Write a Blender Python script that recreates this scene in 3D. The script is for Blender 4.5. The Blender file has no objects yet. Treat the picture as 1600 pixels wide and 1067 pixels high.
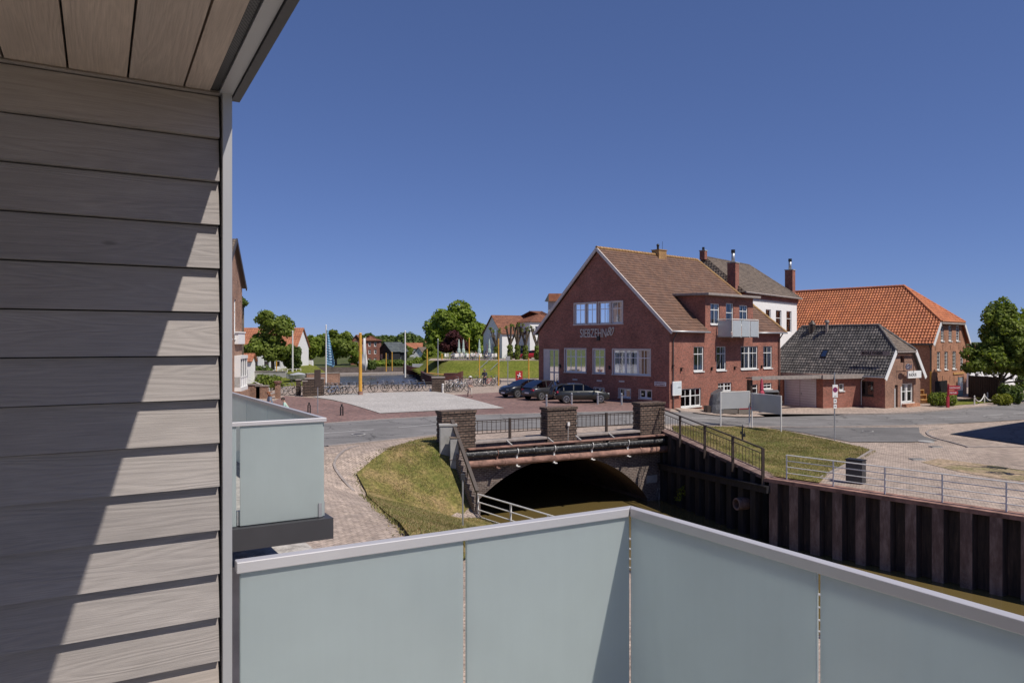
import bpy, bmesh, math, random
import numpy as np
from mathutils import Vector, Matrix
SC = bpy.context.scene
COL = SC.collection
R = math.radians
# ---------------------------------------------------------------- camera, sky, sun, exposure
F, CX, HY, EYE = 1150.0, 800.0, 533.0, 4.75      # focal length in photo pixels, principal point, eye height
cam_d = bpy.data.cameras.new("camera"); cam = bpy.data.objects.new("camera", cam_d); COL.objects.link(cam)
cam.location = (0, 0, EYE); cam.rotation_euler = (R(90), 0, 0)
cam_d.sensor_width = 36; cam_d.lens = 36 * F / 1600; cam_d.clip_start = 0.05; cam_d.clip_end = 6000
SC.camera = cam
SUN_AZ, SUN_EL = 125.5, 55.0                      # degrees clockwise from +Y
W = bpy.data.worlds.new("World"); SC.world = W; W.use_nodes = True
nt = W.node_tree; bg = nt.nodes['Background']
sky = nt.nodes.new('ShaderNodeTexSky'); sky.sky_type = 'NISHITA'; sky.sun_disc = False
sky.sun_elevation = R(SUN_EL); sky.sun_rotation = R(SUN_AZ); sky.altitude = 0; sky.air_density = 0.6; sky.dust_density = 0.0; sky.ozone_density = 3.0
gm = nt.nodes.new('ShaderNodeGamma'); gm.inputs[1].default_value = 0.62; nt.links.new(sky.outputs[0], gm.inputs[0])
vm = nt.nodes.new('ShaderNodeVectorMath'); vm.operation = 'MULTIPLY'; vm.inputs[1].default_value = (.80, .98, 1.58); nt.links.new(gm.outputs[0], vm.inputs[0])
nt.links.new(vm.outputs[0], bg.inputs[0]); bg.inputs[1].default_value = 0.1
sd = bpy.data.lights.new("sun", 'SUN'); sd.energy = 4.3; sd.angle = R(0.53); sd.color = (1, 0.935, 0.85)
sun = bpy.data.objects.new("sun", sd); COL.objects.link(sun)
sv = Vector((math.sin(R(SUN_AZ)) * math.cos(R(SUN_EL)), math.cos(R(SUN_AZ)) * math.cos(R(SUN_EL)), math.sin(R(SUN_EL))))
sun.rotation_euler = sv.to_track_quat('Z', 'Y').to_euler(); sun.location = (20, -20, 40)
SC.view_settings.view_transform = 'Standard'; SC.view_settings.look = 'None'; SC.view_settings.gamma = 1
SC.view_settings.exposure = 0.12
SC.render.engine = 'CYCLES'
# ---------------------------------------------------------------- terrain and measuring helpers
def clamp(v, a=0., b=1.): return max(a, min(b, v))
def sm(v): v = clamp(v); return v * v * (3 - 2 * v)
def lerp(a, b, t): return a + (b - a) * t
BO = Vector((-1.79, 34.3)); BD = Vector((.886, .463)).normalized(); BN = Vector((-BD.y, BD.x))   # bridge face line, its normal pointing away
def zg(x, y):
    t = clamp((y - 40) / 20); x0 = 7 + 1.5 * t
    w = 4 + 2.5 * clamp((y - 31) / 9) + 4.5 * t
    q = 17.2 - (.8 * x + .6 * y)
    z = -0.97 * sm((x - x0) / w) * (0 if y < 31 and q > -3 else 1)
    if q > -1.6:
        m = -((x - BO.x) * BN.x + (y - BO.y) * BN.y)
        z += -2.57 * (1 - clamp((q - .9) / 7.2)) * clamp((m - .1) / 3.4)
    return z
def ray(px): return (px - CX) / F
def G(px, py, dz=0.0):                               # photo point -> point on the terrain
    lo, hi = 2.0, 600.0
    for _ in range(60):
        d = (lo + hi) / 2; x = ray(px) * d; z = EYE - (py - HY) / F * d
        if z > zg(x, d) + dz: lo = d
        else: hi = d
    return Vector((ray(px) * d, d, zg(ray(px) * d, d)))
def at(px, py, d): return Vector((ray(px) * d, d, EYE - (py - HY) / F * d))
def on(px, py, P, D):                                # photo point -> (distance along a vertical plane, height)
    r = ray(px); s = (r * P[1] - P[0]) / (D[0] - r * D[1]); d = P[1] + s * D[1]
    return s, EYE - (py - HY) / F * d
# ---------------------------------------------------------------- materials
def MAT(name): m = bpy.data.materials.new(name); m.use_nodes = True; return m, m.node_tree, m.node_tree.nodes['Principled BSDF']
def N(nt, t, **k):
    n = nt.nodes.new('ShaderNode' + t)
    for a, v in k.items():
        if a.startswith('i_'): n.inputs[a[2:].replace('_', ' ')].default_value = v
        else: setattr(n, a, v)
    return n
def ramp(nt, fac, stops):
    r = N(nt, 'ValToRGB'); e = r.color_ramp.elements
    while len(e) < len(stops): e.new(0.5)
    for k, (p, c) in enumerate(stops): e[k].position = p; e[k].color = (*c, 1)
    nt.links.new(fac, r.inputs[0]); return r.outputs[0]
def mapping(nt, coord='Object', scale=(1, 1, 1), rot=0):
    tc = N(nt, 'TexCoord'); mp = N(nt, 'Mapping'); mp.inputs['Scale'].default_value = scale; mp.inputs['Rotation'].default_value = (0, 0, rot)
    nt.links.new(tc.outputs[coord], mp.inputs[0]); return mp.outputs[0]
def noise(nt, vec, scale, detail=4, rough=.55, dist=0):
    n = N(nt, 'TexNoise'); n.inputs['Scale'].default_value = scale; n.inputs['Detail'].default_value = detail
    n.inputs['Roughness'].default_value = rough; n.inputs['Distortion'].default_value = dist
    nt.links.new(vec, n.inputs['Vector']); return n.outputs[0]
def mixc(nt, fac, a, b, mode='MIX'):
    m = N(nt, 'Mix', data_type='RGBA', blend_type=mode)
    for s, v in ((m.inputs[0], fac), (m.inputs[6], a), (m.inputs[7], b)):
        if isinstance(v, (int, float)): s.default_value = v
        elif isinstance(v, tuple): s.default_value = (*v, 1)
        else: nt.links.new(v, s)
    return m.outputs[2]
def bump(nt, p, h, strength=.4, dist=.01):
    b = N(nt, 'Bump'); b.inputs['Strength'].default_value = strength; b.inputs['Distance'].default_value = dist
    nt.links.new(h, b.inputs['Height']); nt.links.new(b.outputs[0], p.inputs['Normal'])
def plain(name, c, rough=.6, metal=0., var=.12, scale=3., bmp=.0, coat=0., spec=.5):
    m, nt, p = MAT(name); v = mapping(nt); n = noise(nt, v, scale, 5)
    lo = tuple(x * (1 - var) for x in c); hi = tuple(min(1, x * (1 + var)) for x in c)
    nt.links.new(ramp(nt, n, [(.3, lo), (.7, hi)]), p.inputs['Base Color'])
    p.inputs['Roughness'].default_value = rough; p.inputs['Metallic'].default_value = metal
    p.inputs['Coat Weight'].default_value = coat; p.inputs['Specular IOR Level'].default_value = spec
    if bmp: bump(nt, p, noise(nt, v, scale * 12, 3), bmp, .01)
    return m
def brick(name, c1, c2, mortar, bw=.24, bh=.075, ms=.012, rough=.85, coord='UV', rot=0, stain=.35, sc=1.0):
    m, nt, p = MAT(name); v = mapping(nt, coord, rot=rot)
    b = N(nt, 'TexBrick'); nt.links.new(v, b.inputs['Vector']); b.inputs['Scale'].default_value = 1
    b.inputs['Brick Width'].default_value = bw; b.inputs['Row Height'].default_value = bh; b.inputs['Mortar Size'].default_value = ms
    b.inputs['Color1'].default_value = (*c1, 1); b.inputs['Color2'].default_value = (*c2, 1); b.inputs['Mortar'].default_value = (*mortar, 1)
    n = noise(nt, v, .7 * sc, 6, .65); n2 = noise(nt, v, 7 * sc, 4, .75)
    d = ramp(nt, n, [(.3, (1 - stain,) * 3), (.7, (1 + stain * .4,) * 3)])
    c = mixc(nt, 1.0, b.outputs[0], d, 'MULTIPLY')
    c = mixc(nt, .85, c, ramp(nt, n2, [(.3, (.5, .5, .52)), (.7, (1.4, 1.35, 1.3))]), 'MULTIPLY')
    nt.links.new(c, p.inputs['Base Color']); p.inputs['Roughness'].default_value = rough; p.inputs['Specular IOR Level'].default_value = .25
    bump(nt, p, b.outputs[1], -.5, .006); return m
def tilemat(name, cols, tw, th, moss=None, rough=.75):
    m, nt, p = MAT(name); tc = N(nt, 'TexCoord')
    dv = N(nt, 'VectorMath', operation='DIVIDE'); dv.inputs[1].default_value = (tw, th, 1); nt.links.new(tc.outputs['UV'], dv.inputs[0])
    fl = N(nt, 'VectorMath', operation='FLOOR'); nt.links.new(dv.outputs[0], fl.inputs[0])
    wn = N(nt, 'TexWhiteNoise', noise_dimensions='2D'); nt.links.new(fl.outputs[0], wn.inputs['Vector'])
    k = len(cols); c = ramp(nt, wn.outputs[0], [((i + .5) / k, cc) for i, cc in enumerate(cols)])
    n = noise(nt, tc.outputs['UV'], .5, 6, .7)
    c = mixc(nt, 1.0, c, ramp(nt, n, [(.3, (.72,) * 3), (.7, (1.15,) * 3)]), 'MULTIPLY')
    n3 = noise(nt, tc.outputs['UV'], 6, 4, .7)
    c = mixc(nt, .6, c, ramp(nt, n3, [(.35, (.7,) * 3), (.65, (1.2,) * 3)]), 'MULTIPLY')
    if moss:
        n2 = noise(nt, tc.outputs['UV'], 1.6, 8, .75)
        c = mixc(nt, ramp(nt, n2, [(moss[1], (0,) * 3), (moss[1] + .1, (1,) * 3)]), c, moss[0])
    nt.links.new(c, p.inputs['Base Color']); p.inputs['Roughness'].default_value = rough; return m
def grassmat(name, cols, sc=1.0):
    m, nt, p = MAT(name); v = mapping(nt)
    n1 = noise(nt, v, .55 * sc, 6, .7); n2 = noise(nt, v, 7 * sc, 6, .75)
    c = ramp(nt, n1, [(.32, cols[0]), (.5, cols[1]), (.68, cols[2])])
    c = mixc(nt, .9, c, ramp(nt, n2, [(.34, (.4, .42, .4)), (.66, (1.6, 1.5, 1.45))]), 'MULTIPLY')
    nt.links.new(c, p.inputs['Base Color']); p.inputs['Roughness'].default_value = .95; p.inputs['Specular IOR Level'].default_value = .1
    bump(nt, p, n2, .8, .06); return m
def leafmat(name, c1, c2, trans=.38):
    m, nt, p = MAT(name); g = N(nt, 'NewGeometry'); v = mapping(nt)
    c = ramp(nt, g.outputs['Random Per Island'], [(.0, c1), (1., c2)])
    c = mixc(nt, .7, c, ramp(nt, noise(nt, v, .45, 4), [(.3, (.6,) * 3), (.7, (1.35,) * 3)]), 'MULTIPLY')
    nt.links.new(c, p.inputs['Base Color']); p.inputs['Roughness'].default_value = .65; p.inputs['Specular IOR Level'].default_value = .25
    t = N(nt, 'BsdfTranslucent'); nt.links.new(mixc(nt, 1., c, (1.2, 1.3, .5), 'MULTIPLY'), t.inputs[0])
    mx = N(nt, 'MixShader'); mx.inputs[0].default_value = trans; nt.links.new(p.outputs[0], mx.inputs[1]); nt.links.new(t.outputs[0], mx.inputs[2])
    nt.links.new(mx.outputs[0], nt.nodes['Material Output'].inputs[0]); return m
def woodmat(name, c1, c2, rough=.7, knots=True, ring=1.0):
    m, nt, p = MAT(name); g = N(nt, 'NewGeometry'); tc = N(nt, 'TexCoord')
    ad = N(nt, 'VectorMath', operation='MULTIPLY_ADD'); cm = N(nt, 'CombineXYZ')
    for k in range(3): nt.links.new(g.outputs['Random Per Island'], cm.inputs[k])
    nt.links.new(cm.outputs[0], ad.inputs[0]); ad.inputs[1].default_value = (37, 19, 11); nt.links.new(tc.outputs['UV'], ad.inputs[2])
    def mp(s):
        q = N(nt, 'Mapping'); q.inputs['Scale'].default_value = s; nt.links.new(ad.outputs[0], q.inputs[0]); return q.outputs[0]
    ctr0 = noise(nt, mp((.75, 8.0, 1)), 1.0, 2, .5, .25)                     # broad contour field -> cathedral grain by banding
    vo = N(nt, 'TexVoronoi'); nt.links.new(mp((1.5, 4.6, 1)), vo.inputs['Vector']); vo.inputs['Scale'].default_value = 1.
    kb = N(nt, 'MapRange'); kb.interpolation_type = 'SMOOTHSTEP'; nt.links.new(vo.outputs['Distance'], kb.inputs[0]); kb.inputs[1].default_value = 0; kb.inputs[2].default_value = .42; kb.inputs[3].default_value = .09; kb.inputs[4].default_value = 0
    ca = N(nt, 'Math', operation='ADD'); nt.links.new(ctr0, ca.inputs[0]); nt.links.new(kb.outputs[0], ca.inputs[1]); ctr = ca.outputs[0]
    mu = N(nt, 'Math', operation='MULTIPLY'); mu.inputs[1].default_value = 110; nt.links.new(ctr, mu.inputs[0])
    sn = N(nt, 'Math', operation='SINE'); nt.links.new(mu.outputs[0], sn.inputs[0])
    fine = noise(nt, mp((9, 300, 1)), 1.0, 5, .7)
    blot = noise(nt, mp((1.3, 4, 1)), 1.0, 4, .6)
    c = ramp(nt, blot, [(.3, c1), (.7, c2)])
    c = mixc(nt, .34 * ring, c, ramp(nt, sn.outputs[0], [(0, (.8,) * 3), (1, (1.1,) * 3)]), 'MULTIPLY')
    c = mixc(nt, .8, c, ramp(nt, fine, [(.3, (.80,) * 3), (.7, (1.14,) * 3)]), 'MULTIPLY')
    c = mixc(nt, .8, c, ramp(nt, g.outputs['Random Per Island'], [(0, (.86, .87, .89)), (.5, (1.0, 1.0, 1.0)), (1, (1.12, 1.07, 1.0))]), 'MULTIPLY')
    if knots:
        c = mixc(nt, ramp(nt, vo.outputs['Distance'], [(.018, (.7,) * 3), (.04, (0,) * 3)]), c, tuple(x * .45 for x in c1))
    nt.links.new(c, p.inputs['Base Color']); p.inputs['Roughness'].default_value = rough
    sm_ = N(nt, 'Math', operation='MULTIPLY_ADD'); nt.links.new(fine, sm_.inputs[0]); sm_.inputs[1].default_value = 3.5; nt.links.new(sn.outputs[0], sm_.inputs[2])
    bump(nt, p, sm_.outputs[0], .3, .0012); return m
M = {}
M['brick_dark'] = brick('red brick', (.41, .13, .09), (.25, .085, .065), (.32, .215, .17), stain=.3)
M['brick_bright'] = M['brick_dark']
M['brick_orange'] = brick('orange brick', (.50, .215, .12), (.36, .14, .085), (.44, .31, .22))
M['brick_brown'] = brick('brown brick', (.36, .18, .125), (.26, .13, .095), (.34, .26, .2))
M['brick_bridge'] = brick('weathered bridge brick', (.19, .135, .115), (.10, .072, .062), (.27, .235, .21), bw=.24, bh=.085, ms=.018, stain=.5)
M['brick_vault'] = brick('dark vault brick', (.15, .09, .07), (.09, .06, .05), (.15, .12, .10), stain=.5)  # vault brick, darker than the brick of the bridge face
M['brick_pillar'] = brick('rough pillar brick', (.25, .175, .135), (.15, .105, .085), (.08, .065, .055), bw=.30, bh=.12, ms=.03, stain=.45)
M['paver'] = brick('beige clinker paving', (.50, .41, .345), (.40, .325, .27), (.22, .18, .15), bw=.22, bh=.11, ms=.012, coord='Object', rot=R(28), stain=.25, sc=.5)
M['paver_red'] = brick('red clinker paving', (.29, .17, .148), (.21, .135, .122), (.18, .145, .135), bw=.22, bh=.11, ms=.01, coord='Object', rot=R(60), stain=.3, sc=.4)
M['paver_walk'] = brick('pale pavement slabs', (.48, .39, .33), (.40, .325, .27), (.24, .2, .17), bw=.3, bh=.3, ms=.012, coord='Object', rot=R(49), stain=.25, sc=.5)
M['white_render'] = plain('white render', (.80, .79, .77), .9, var=.05)
M['white_paint'] = plain('white paint', (.78, .78, .76), .45, var=.04)
M['grey_render'] = plain('grey white render', (.5, .5, .49), .9, var=.06)
M['trim'] = plain('cream window surround', (.60, .54, .50), .7, var=.08)
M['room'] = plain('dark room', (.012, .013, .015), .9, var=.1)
M['curtain'] = plain('net curtain', (.82, .82, .80), .9, var=.1, scale=8)
def asphaltmat(name, c):
    m, nt, p = MAT(name); v = mapping(nt); n = noise(nt, v, .35, 5, .6); f = noise(nt, v, 25, 4, .8); sv_ = noise(nt, mapping(nt, 'Object', (.12, 1.6, 1), R(20)), 1.2, 4, .6)
    b = mixc(nt, 1., c, ramp(nt, n, [(.35, (.80,) * 3), (.5, (1.0,) * 3), (.66, (1.16,) * 3)]), 'MULTIPLY'); b = mixc(nt, .8, b, ramp(nt, f, [(.3, (.65,) * 3), (.7, (1.35,) * 3)]), 'MULTIPLY'); b = mixc(nt, .7, b, ramp(nt, sv_, [(.35, (.82,) * 3), (.65, (1.1,) * 3)]), 'MULTIPLY')
    dn = N(nt, 'TexNoise'); dn.inputs['Scale'].default_value = 1.5; nt.links.new(v, dn.inputs['Vector']); ad = N(nt, 'VectorMath', operation='ADD'); nt.links.new(v, ad.inputs[0]); nt.links.new(dn.outputs[1], ad.inputs[1])
    vo = N(nt, 'TexVoronoi', feature='DISTANCE_TO_EDGE'); vo.inputs['Scale'].default_value = .22; nt.links.new(ad.outputs[0], vo.inputs['Vector'])
    b = mixc(nt, ramp(nt, vo.outputs[0], [(.004, (.75,) * 3), (.012, (0,) * 3)]), b, (.045, .043, .042))
    nt.links.new(b, p.inputs['Base Color']); p.inputs['Roughness'].default_value = .92; bump(nt, p, f, .4, .01); return m
M['asphalt'] = asphaltmat('asphalt', (.185, .176, .170)); M['asphalt_old_and_shadow'] = asphaltmat('darker asphalt patch and painted shadow', (.155, .148, .143))
M['paint_line'] = plain('road marking', (.46, .45, .43), .7, var=.2, scale=6)
M['kerb'] = plain('concrete kerb', (.29, .25, .225), .9, var=.2, scale=4)
M['concrete'] = plain('concrete', (.36, .35, .33), .9, var=.2, scale=2.5, bmp=.3)
M['alu'] = plain('brushed aluminium', (.62, .60, .60), .42, metal=.4, var=.04)
M['alu_side'] = plain('grey anodised aluminium', (.44, .44, .445), .45, metal=.3, var=.04)
M['steel'] = plain('galvanised steel', (.45, .46, .47), .45, metal=.6, var=.1, scale=8)
M['white_steel'] = plain('white painted tube', (.72, .70, .66), .5, var=.08, scale=5)
M['charcoal'] = plain('charcoal sheet metal', (.045, .045, .05), .5, var=.1)
M['black'] = plain('black paint', (.015, .015, .016), .5, var=.2)
M['brown_paint'] = plain('dark brown painted steel', (.055, .038, .03), .55, var=.25, scale=8)
M['rust'] = plain('rusty red pipe', (.27, .15, .115), .85, var=.5, scale=3, bmp=.3)
M['rubber'] = plain('rubber', (.02, .02, .02), .8, var=.2)
M['rim'] = plain('wheel rim alloy', (.5, .5, .51), .3, metal=.8, var=.05)
M['yellow'] = plain('yellow timber pole', (.62, .33, .045), .6, var=.15)
M['red'] = plain('red paint', (.45, .04, .035), .5, var=.1)
M['wood_bench'] = plain('yellow brown wood', (.50, .27, .09), .6, var=.2, scale=5)
M['bark'] = plain('bark', (.11, .085, .06), .9, var=.4, scale=4, bmp=.5)
M['grass'] = grassmat('dry grass', [(.085, .115, .025), (.19, .17, .06), (.32, .23, .125)])
M['grass_green'] = grassmat('green grass', [(.10, .125, .02), (.14, .16, .03), (.17, .17, .045)], .6)
M['far_ground'] = grassmat('far meadow', [(.06, .08, .03), (.08, .10, .035), (.12, .12, .06)], .1)
M['leaf'] = leafmat('green leaves', (.11, .155, .028), (.25, .30, .06))
M['leaf_light'] = leafmat('light green leaves', (.14, .20, .022), (.27, .33, .06))
M['leaf_dark'] = leafmat('dark leaves', (.07, .11, .03), (.16, .21, .055))
M['leaf_red'] = leafmat('copper leaves', (.05, .012, .016), (.09, .03, .028), .2)
M['leaf_yellow'] = leafmat('yellow green leaves', (.16, .18, .02), (.27, .28, .04))
def watermat(name, c, rough, bs, bst):
    m, nt, p = MAT(name); v = mapping(nt); p.inputs['Base Color'].default_value = (*c, 1); p.inputs['Roughness'].default_value = rough
    p.inputs['Specular IOR Level'].default_value = .5; bump(nt, p, noise(nt, v, bs, 4, .6), bst, .05); return m
M['water'] = watermat('murky canal water', (.13, .095, .035), .1, 1.2, .25)
M['water_far'] = watermat('rippled harbour water', (.06, .065, .075), .25, 2.5, .9)
def glassmat(name, tint, fac, mul=.95):
    m, nt, p = MAT(name); t = N(nt, 'BsdfTransparent'); t.inputs[0].default_value = (*tint, 1)
    g = N(nt, 'BsdfGlossy'); g.inputs['Roughness'].default_value = .03; g.inputs[0].default_value = (.9, .93, 1, 1)
    mx = N(nt, 'MixShader'); fr = N(nt, 'Fresnel'); fr.inputs[0].default_value = 1.5
    a = N(nt, 'Math', operation='MULTIPLY_ADD'); nt.links.new(fr.outputs[0], a.inputs[0]); a.inputs[1].default_value = mul; a.inputs[2].default_value = fac
    nt.links.new(a.outputs[0], mx.inputs[0]); nt.links.new(t.outputs[0], mx.inputs[1]); nt.links.new(g.outputs[0], mx.inputs[2])
    nt.links.new(mx.outputs[0], nt.nodes['Material Output'].inputs[0]); return m
M['pane'] = glassmat('window glass', (.75, .8, .8), .06)
M['car_glass'] = glassmat('tinted car glass', (.12, .13, .14), .03, .30)
def frosted(name, c, tr, rough=.045):
    m, nt, p = MAT(name); v = mapping(nt); n = noise(nt, v, 2.2, 5, .6); st = noise(nt, mapping(nt, 'Object', (14, 14, .7)), 1.5, 4, .65)   # dust film and faint run marks
    cc = mixc(nt, 1., c, ramp(nt, n, [(.3, (.96,) * 3), (.7, (1.03,) * 3)]), 'MULTIPLY'); cc = mixc(nt, 1., cc, ramp(nt, st, [(.35, (.99,) * 3), (.7, (1.01,) * 3)]), 'MULTIPLY')
    nt.links.new(cc, p.inputs['Base Color']); nt.links.new(ramp(nt, st, [(.3, (rough * .6,) * 3), (.75, (rough * 3,) * 3)]), p.inputs['Roughness']); p.inputs['Specular IOR Level'].default_value = .75
    t = N(nt, 'BsdfTranslucent'); nt.links.new(cc, t.inputs[0])
    mx = N(nt, 'MixShader'); mx.inputs[0].default_value = tr; nt.links.new(p.outputs[0], mx.inputs[1]); nt.links.new(t.outputs[0], mx.inputs[2])
    nt.links.new(mx.outputs[0], nt.nodes['Material Output'].inputs[0]); return m
M['frost'] = frosted('frosted balcony glass', (.68, .75, .74), .62)
M['frost_grey'] = frosted('milky grey glass', (.62, .66, .68), .4)
M['siding'] = woodmat('grey weathered siding', (.30, .27, .25), (.385, .347, .322), ring=.6)
M['soffit'] = woodmat('brown soffit boards', (.44, .36, .30), (.56, .47, .40), ring=.8)
def gravelmat():
    m, nt, p = MAT('pale gravel'); v = mapping(nt); n = noise(nt, v, 9, 5, .8); n2 = noise(nt, v, .4, 4)
    c = ramp(nt, n, [(.35, (.24, .22, .205)), (.5, (.41, .385, .36)), (.65, (.56, .53, .50))])
    c = mixc(nt, 1., c, ramp(nt, n2, [(.3, (.9,) * 3), (.7, (1.08,) * 3)]), 'MULTIPLY')
    nt.links.new(c, p.inputs['Base Color']); p.inputs['Roughness'].default_value = .95; bump(nt, p, n, .8, .02); return m
M['gravel'] = gravelmat()
def pilemat():
    m, nt, p = MAT('rusty sheet piling'); v = mapping(nt, 'Object', (1, 1, .25)); n = noise(nt, v, 3.5, 6, .7); w = mapping(nt)
    c = ramp(nt, n, [(.3, (.08, .05, .042)), (.5, (.165, .105, .088)), (.68, (.30, .215, .185))])
    sx = N(nt, 'SeparateXYZ'); nt.links.new(w, sx.inputs[0])
    hh = N(nt, 'MapRange'); hh.inputs['From Min'].default_value = -3.55; hh.inputs['From Max'].default_value = -2.5; hh.inputs['To Min'].default_value = .75; hh.inputs['To Max'].default_value = 0
    nt.links.new(sx.outputs[2], hh.inputs[0])                            # pale limescale and mud above the waterline
    n2 = noise(nt, w, 7, 5, .8); mu = N(nt, 'Math', operation='MULTIPLY'); nt.links.new(hh.outputs[0], mu.inputs[0]); nt.links.new(ramp(nt, n2, [(.42, (0,) * 3), (.62, (1,) * 3)]), mu.inputs[1])
    c = mixc(nt, mu.outputs[0], c, (.22, .18, .16))
    nt.links.new(c, p.inputs['Base Color']); p.inputs['Roughness'].default_value = .8; bump(nt, p, n, .4, .02); return m
M['pile'] = pilemat()
def pilemat2():
    m, nt, p = MAT('tarred sheet piling'); v = mapping(nt, 'Object', (1, 1, .15)); n = noise(nt, v, 5, 6, .75)
    c = ramp(nt, n, [(.4, (.012, .011, .013)), (.6, (.028, .025, .027)), (.78, (.11, .095, .09))])
    nt.links.new(c, p.inputs['Base Color']); p.inputs['Roughness'].default_value = .6; return m
M['pile_black'] = pilemat2()
def panshademat():  # pans coloured darker than the flats to imitate shade in the recesses
    m, nt, p = MAT('rusty pile pans with painted recess shade'); v = mapping(nt, 'Object', (1, 1, .12)); n = noise(nt, v, 6, 6, .75)
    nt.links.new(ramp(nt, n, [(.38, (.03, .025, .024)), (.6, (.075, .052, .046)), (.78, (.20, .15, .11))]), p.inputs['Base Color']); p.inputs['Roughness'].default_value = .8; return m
M['pile_pan_shade'] = panshademat()
def peelmat():
    m, nt, p = MAT('peeling black pipe coating'); v = mapping(nt); n = noise(nt, v, 7, 6, .8)
    nt.links.new(ramp(nt, n, [(.5, (.02, .02, .022)), (.57, (.06, .06, .06)), (.63, (.32, .31, .30))]), p.inputs['Base Color'])
    p.inputs['Roughness'].default_value = .5; bump(nt, p, n, .5, .02); return m
M['peel'] = peelmat()
M['tile_orange'] = tilemat('orange pantiles', [(.50, .16, .06), (.60, .21, .08), (.42, .13, .055), (.56, .19, .08)], .26, .34)
M['tile_grey'] = tilemat('dark grey pantiles', [(.10, .092, .088), (.145, .133, .125), (.07, .065, .063), (.19, .17, .155)], .28, .30, ((.22, .2, .17), .66))
M['tile_brown'] = tilemat('brown roof tiles', [(.15, .076, .047), (.185, .098, .06), (.125, .066, .043), (.165, .092, .062)], .3, .33, ((.33, .19, .07), .62))
M['tile_old'] = tilemat('old grey brown tiles', [(.15, .115, .09), (.19, .145, .11), (.12, .09, .07)], .28, .3, ((.26, .2, .12), .6))
M['tile_rust'] = tilemat('rust brown tiles', [(.22, .085, .045), (.27, .11, .06), (.18, .07, .04)], .3, .33)
M['tile_far'] = tilemat('orange red tiles', [(.36, .135, .07), (.43, .17, .085)], .3, .33)
M['slate'] = tilemat('blue grey slates', [(.07, .085, .095), (.10, .115, .12)], .3, .3)
M['car_black'] = plain('black car paint', (.012, .013, .018), .25, var=.05, coat=.45)
M['car_grey'] = plain('dark grey car paint', (.055, .055, .06), .28, metal=.5, var=.05, coat=.45)
M['car_green'] = plain('grey green car paint', (.05, .052, .048), .28, metal=.5, var=.05, coat=.45)
M['car_red'] = plain('red car paint', (.4, .02, .03), .3, var=.05, coat=.45)
M['skin'] = plain('skin', (.5, .3, .22), .6, var=.05)
def fab(n, c): return plain(n, c, .9, var=.12, scale=6)
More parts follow.
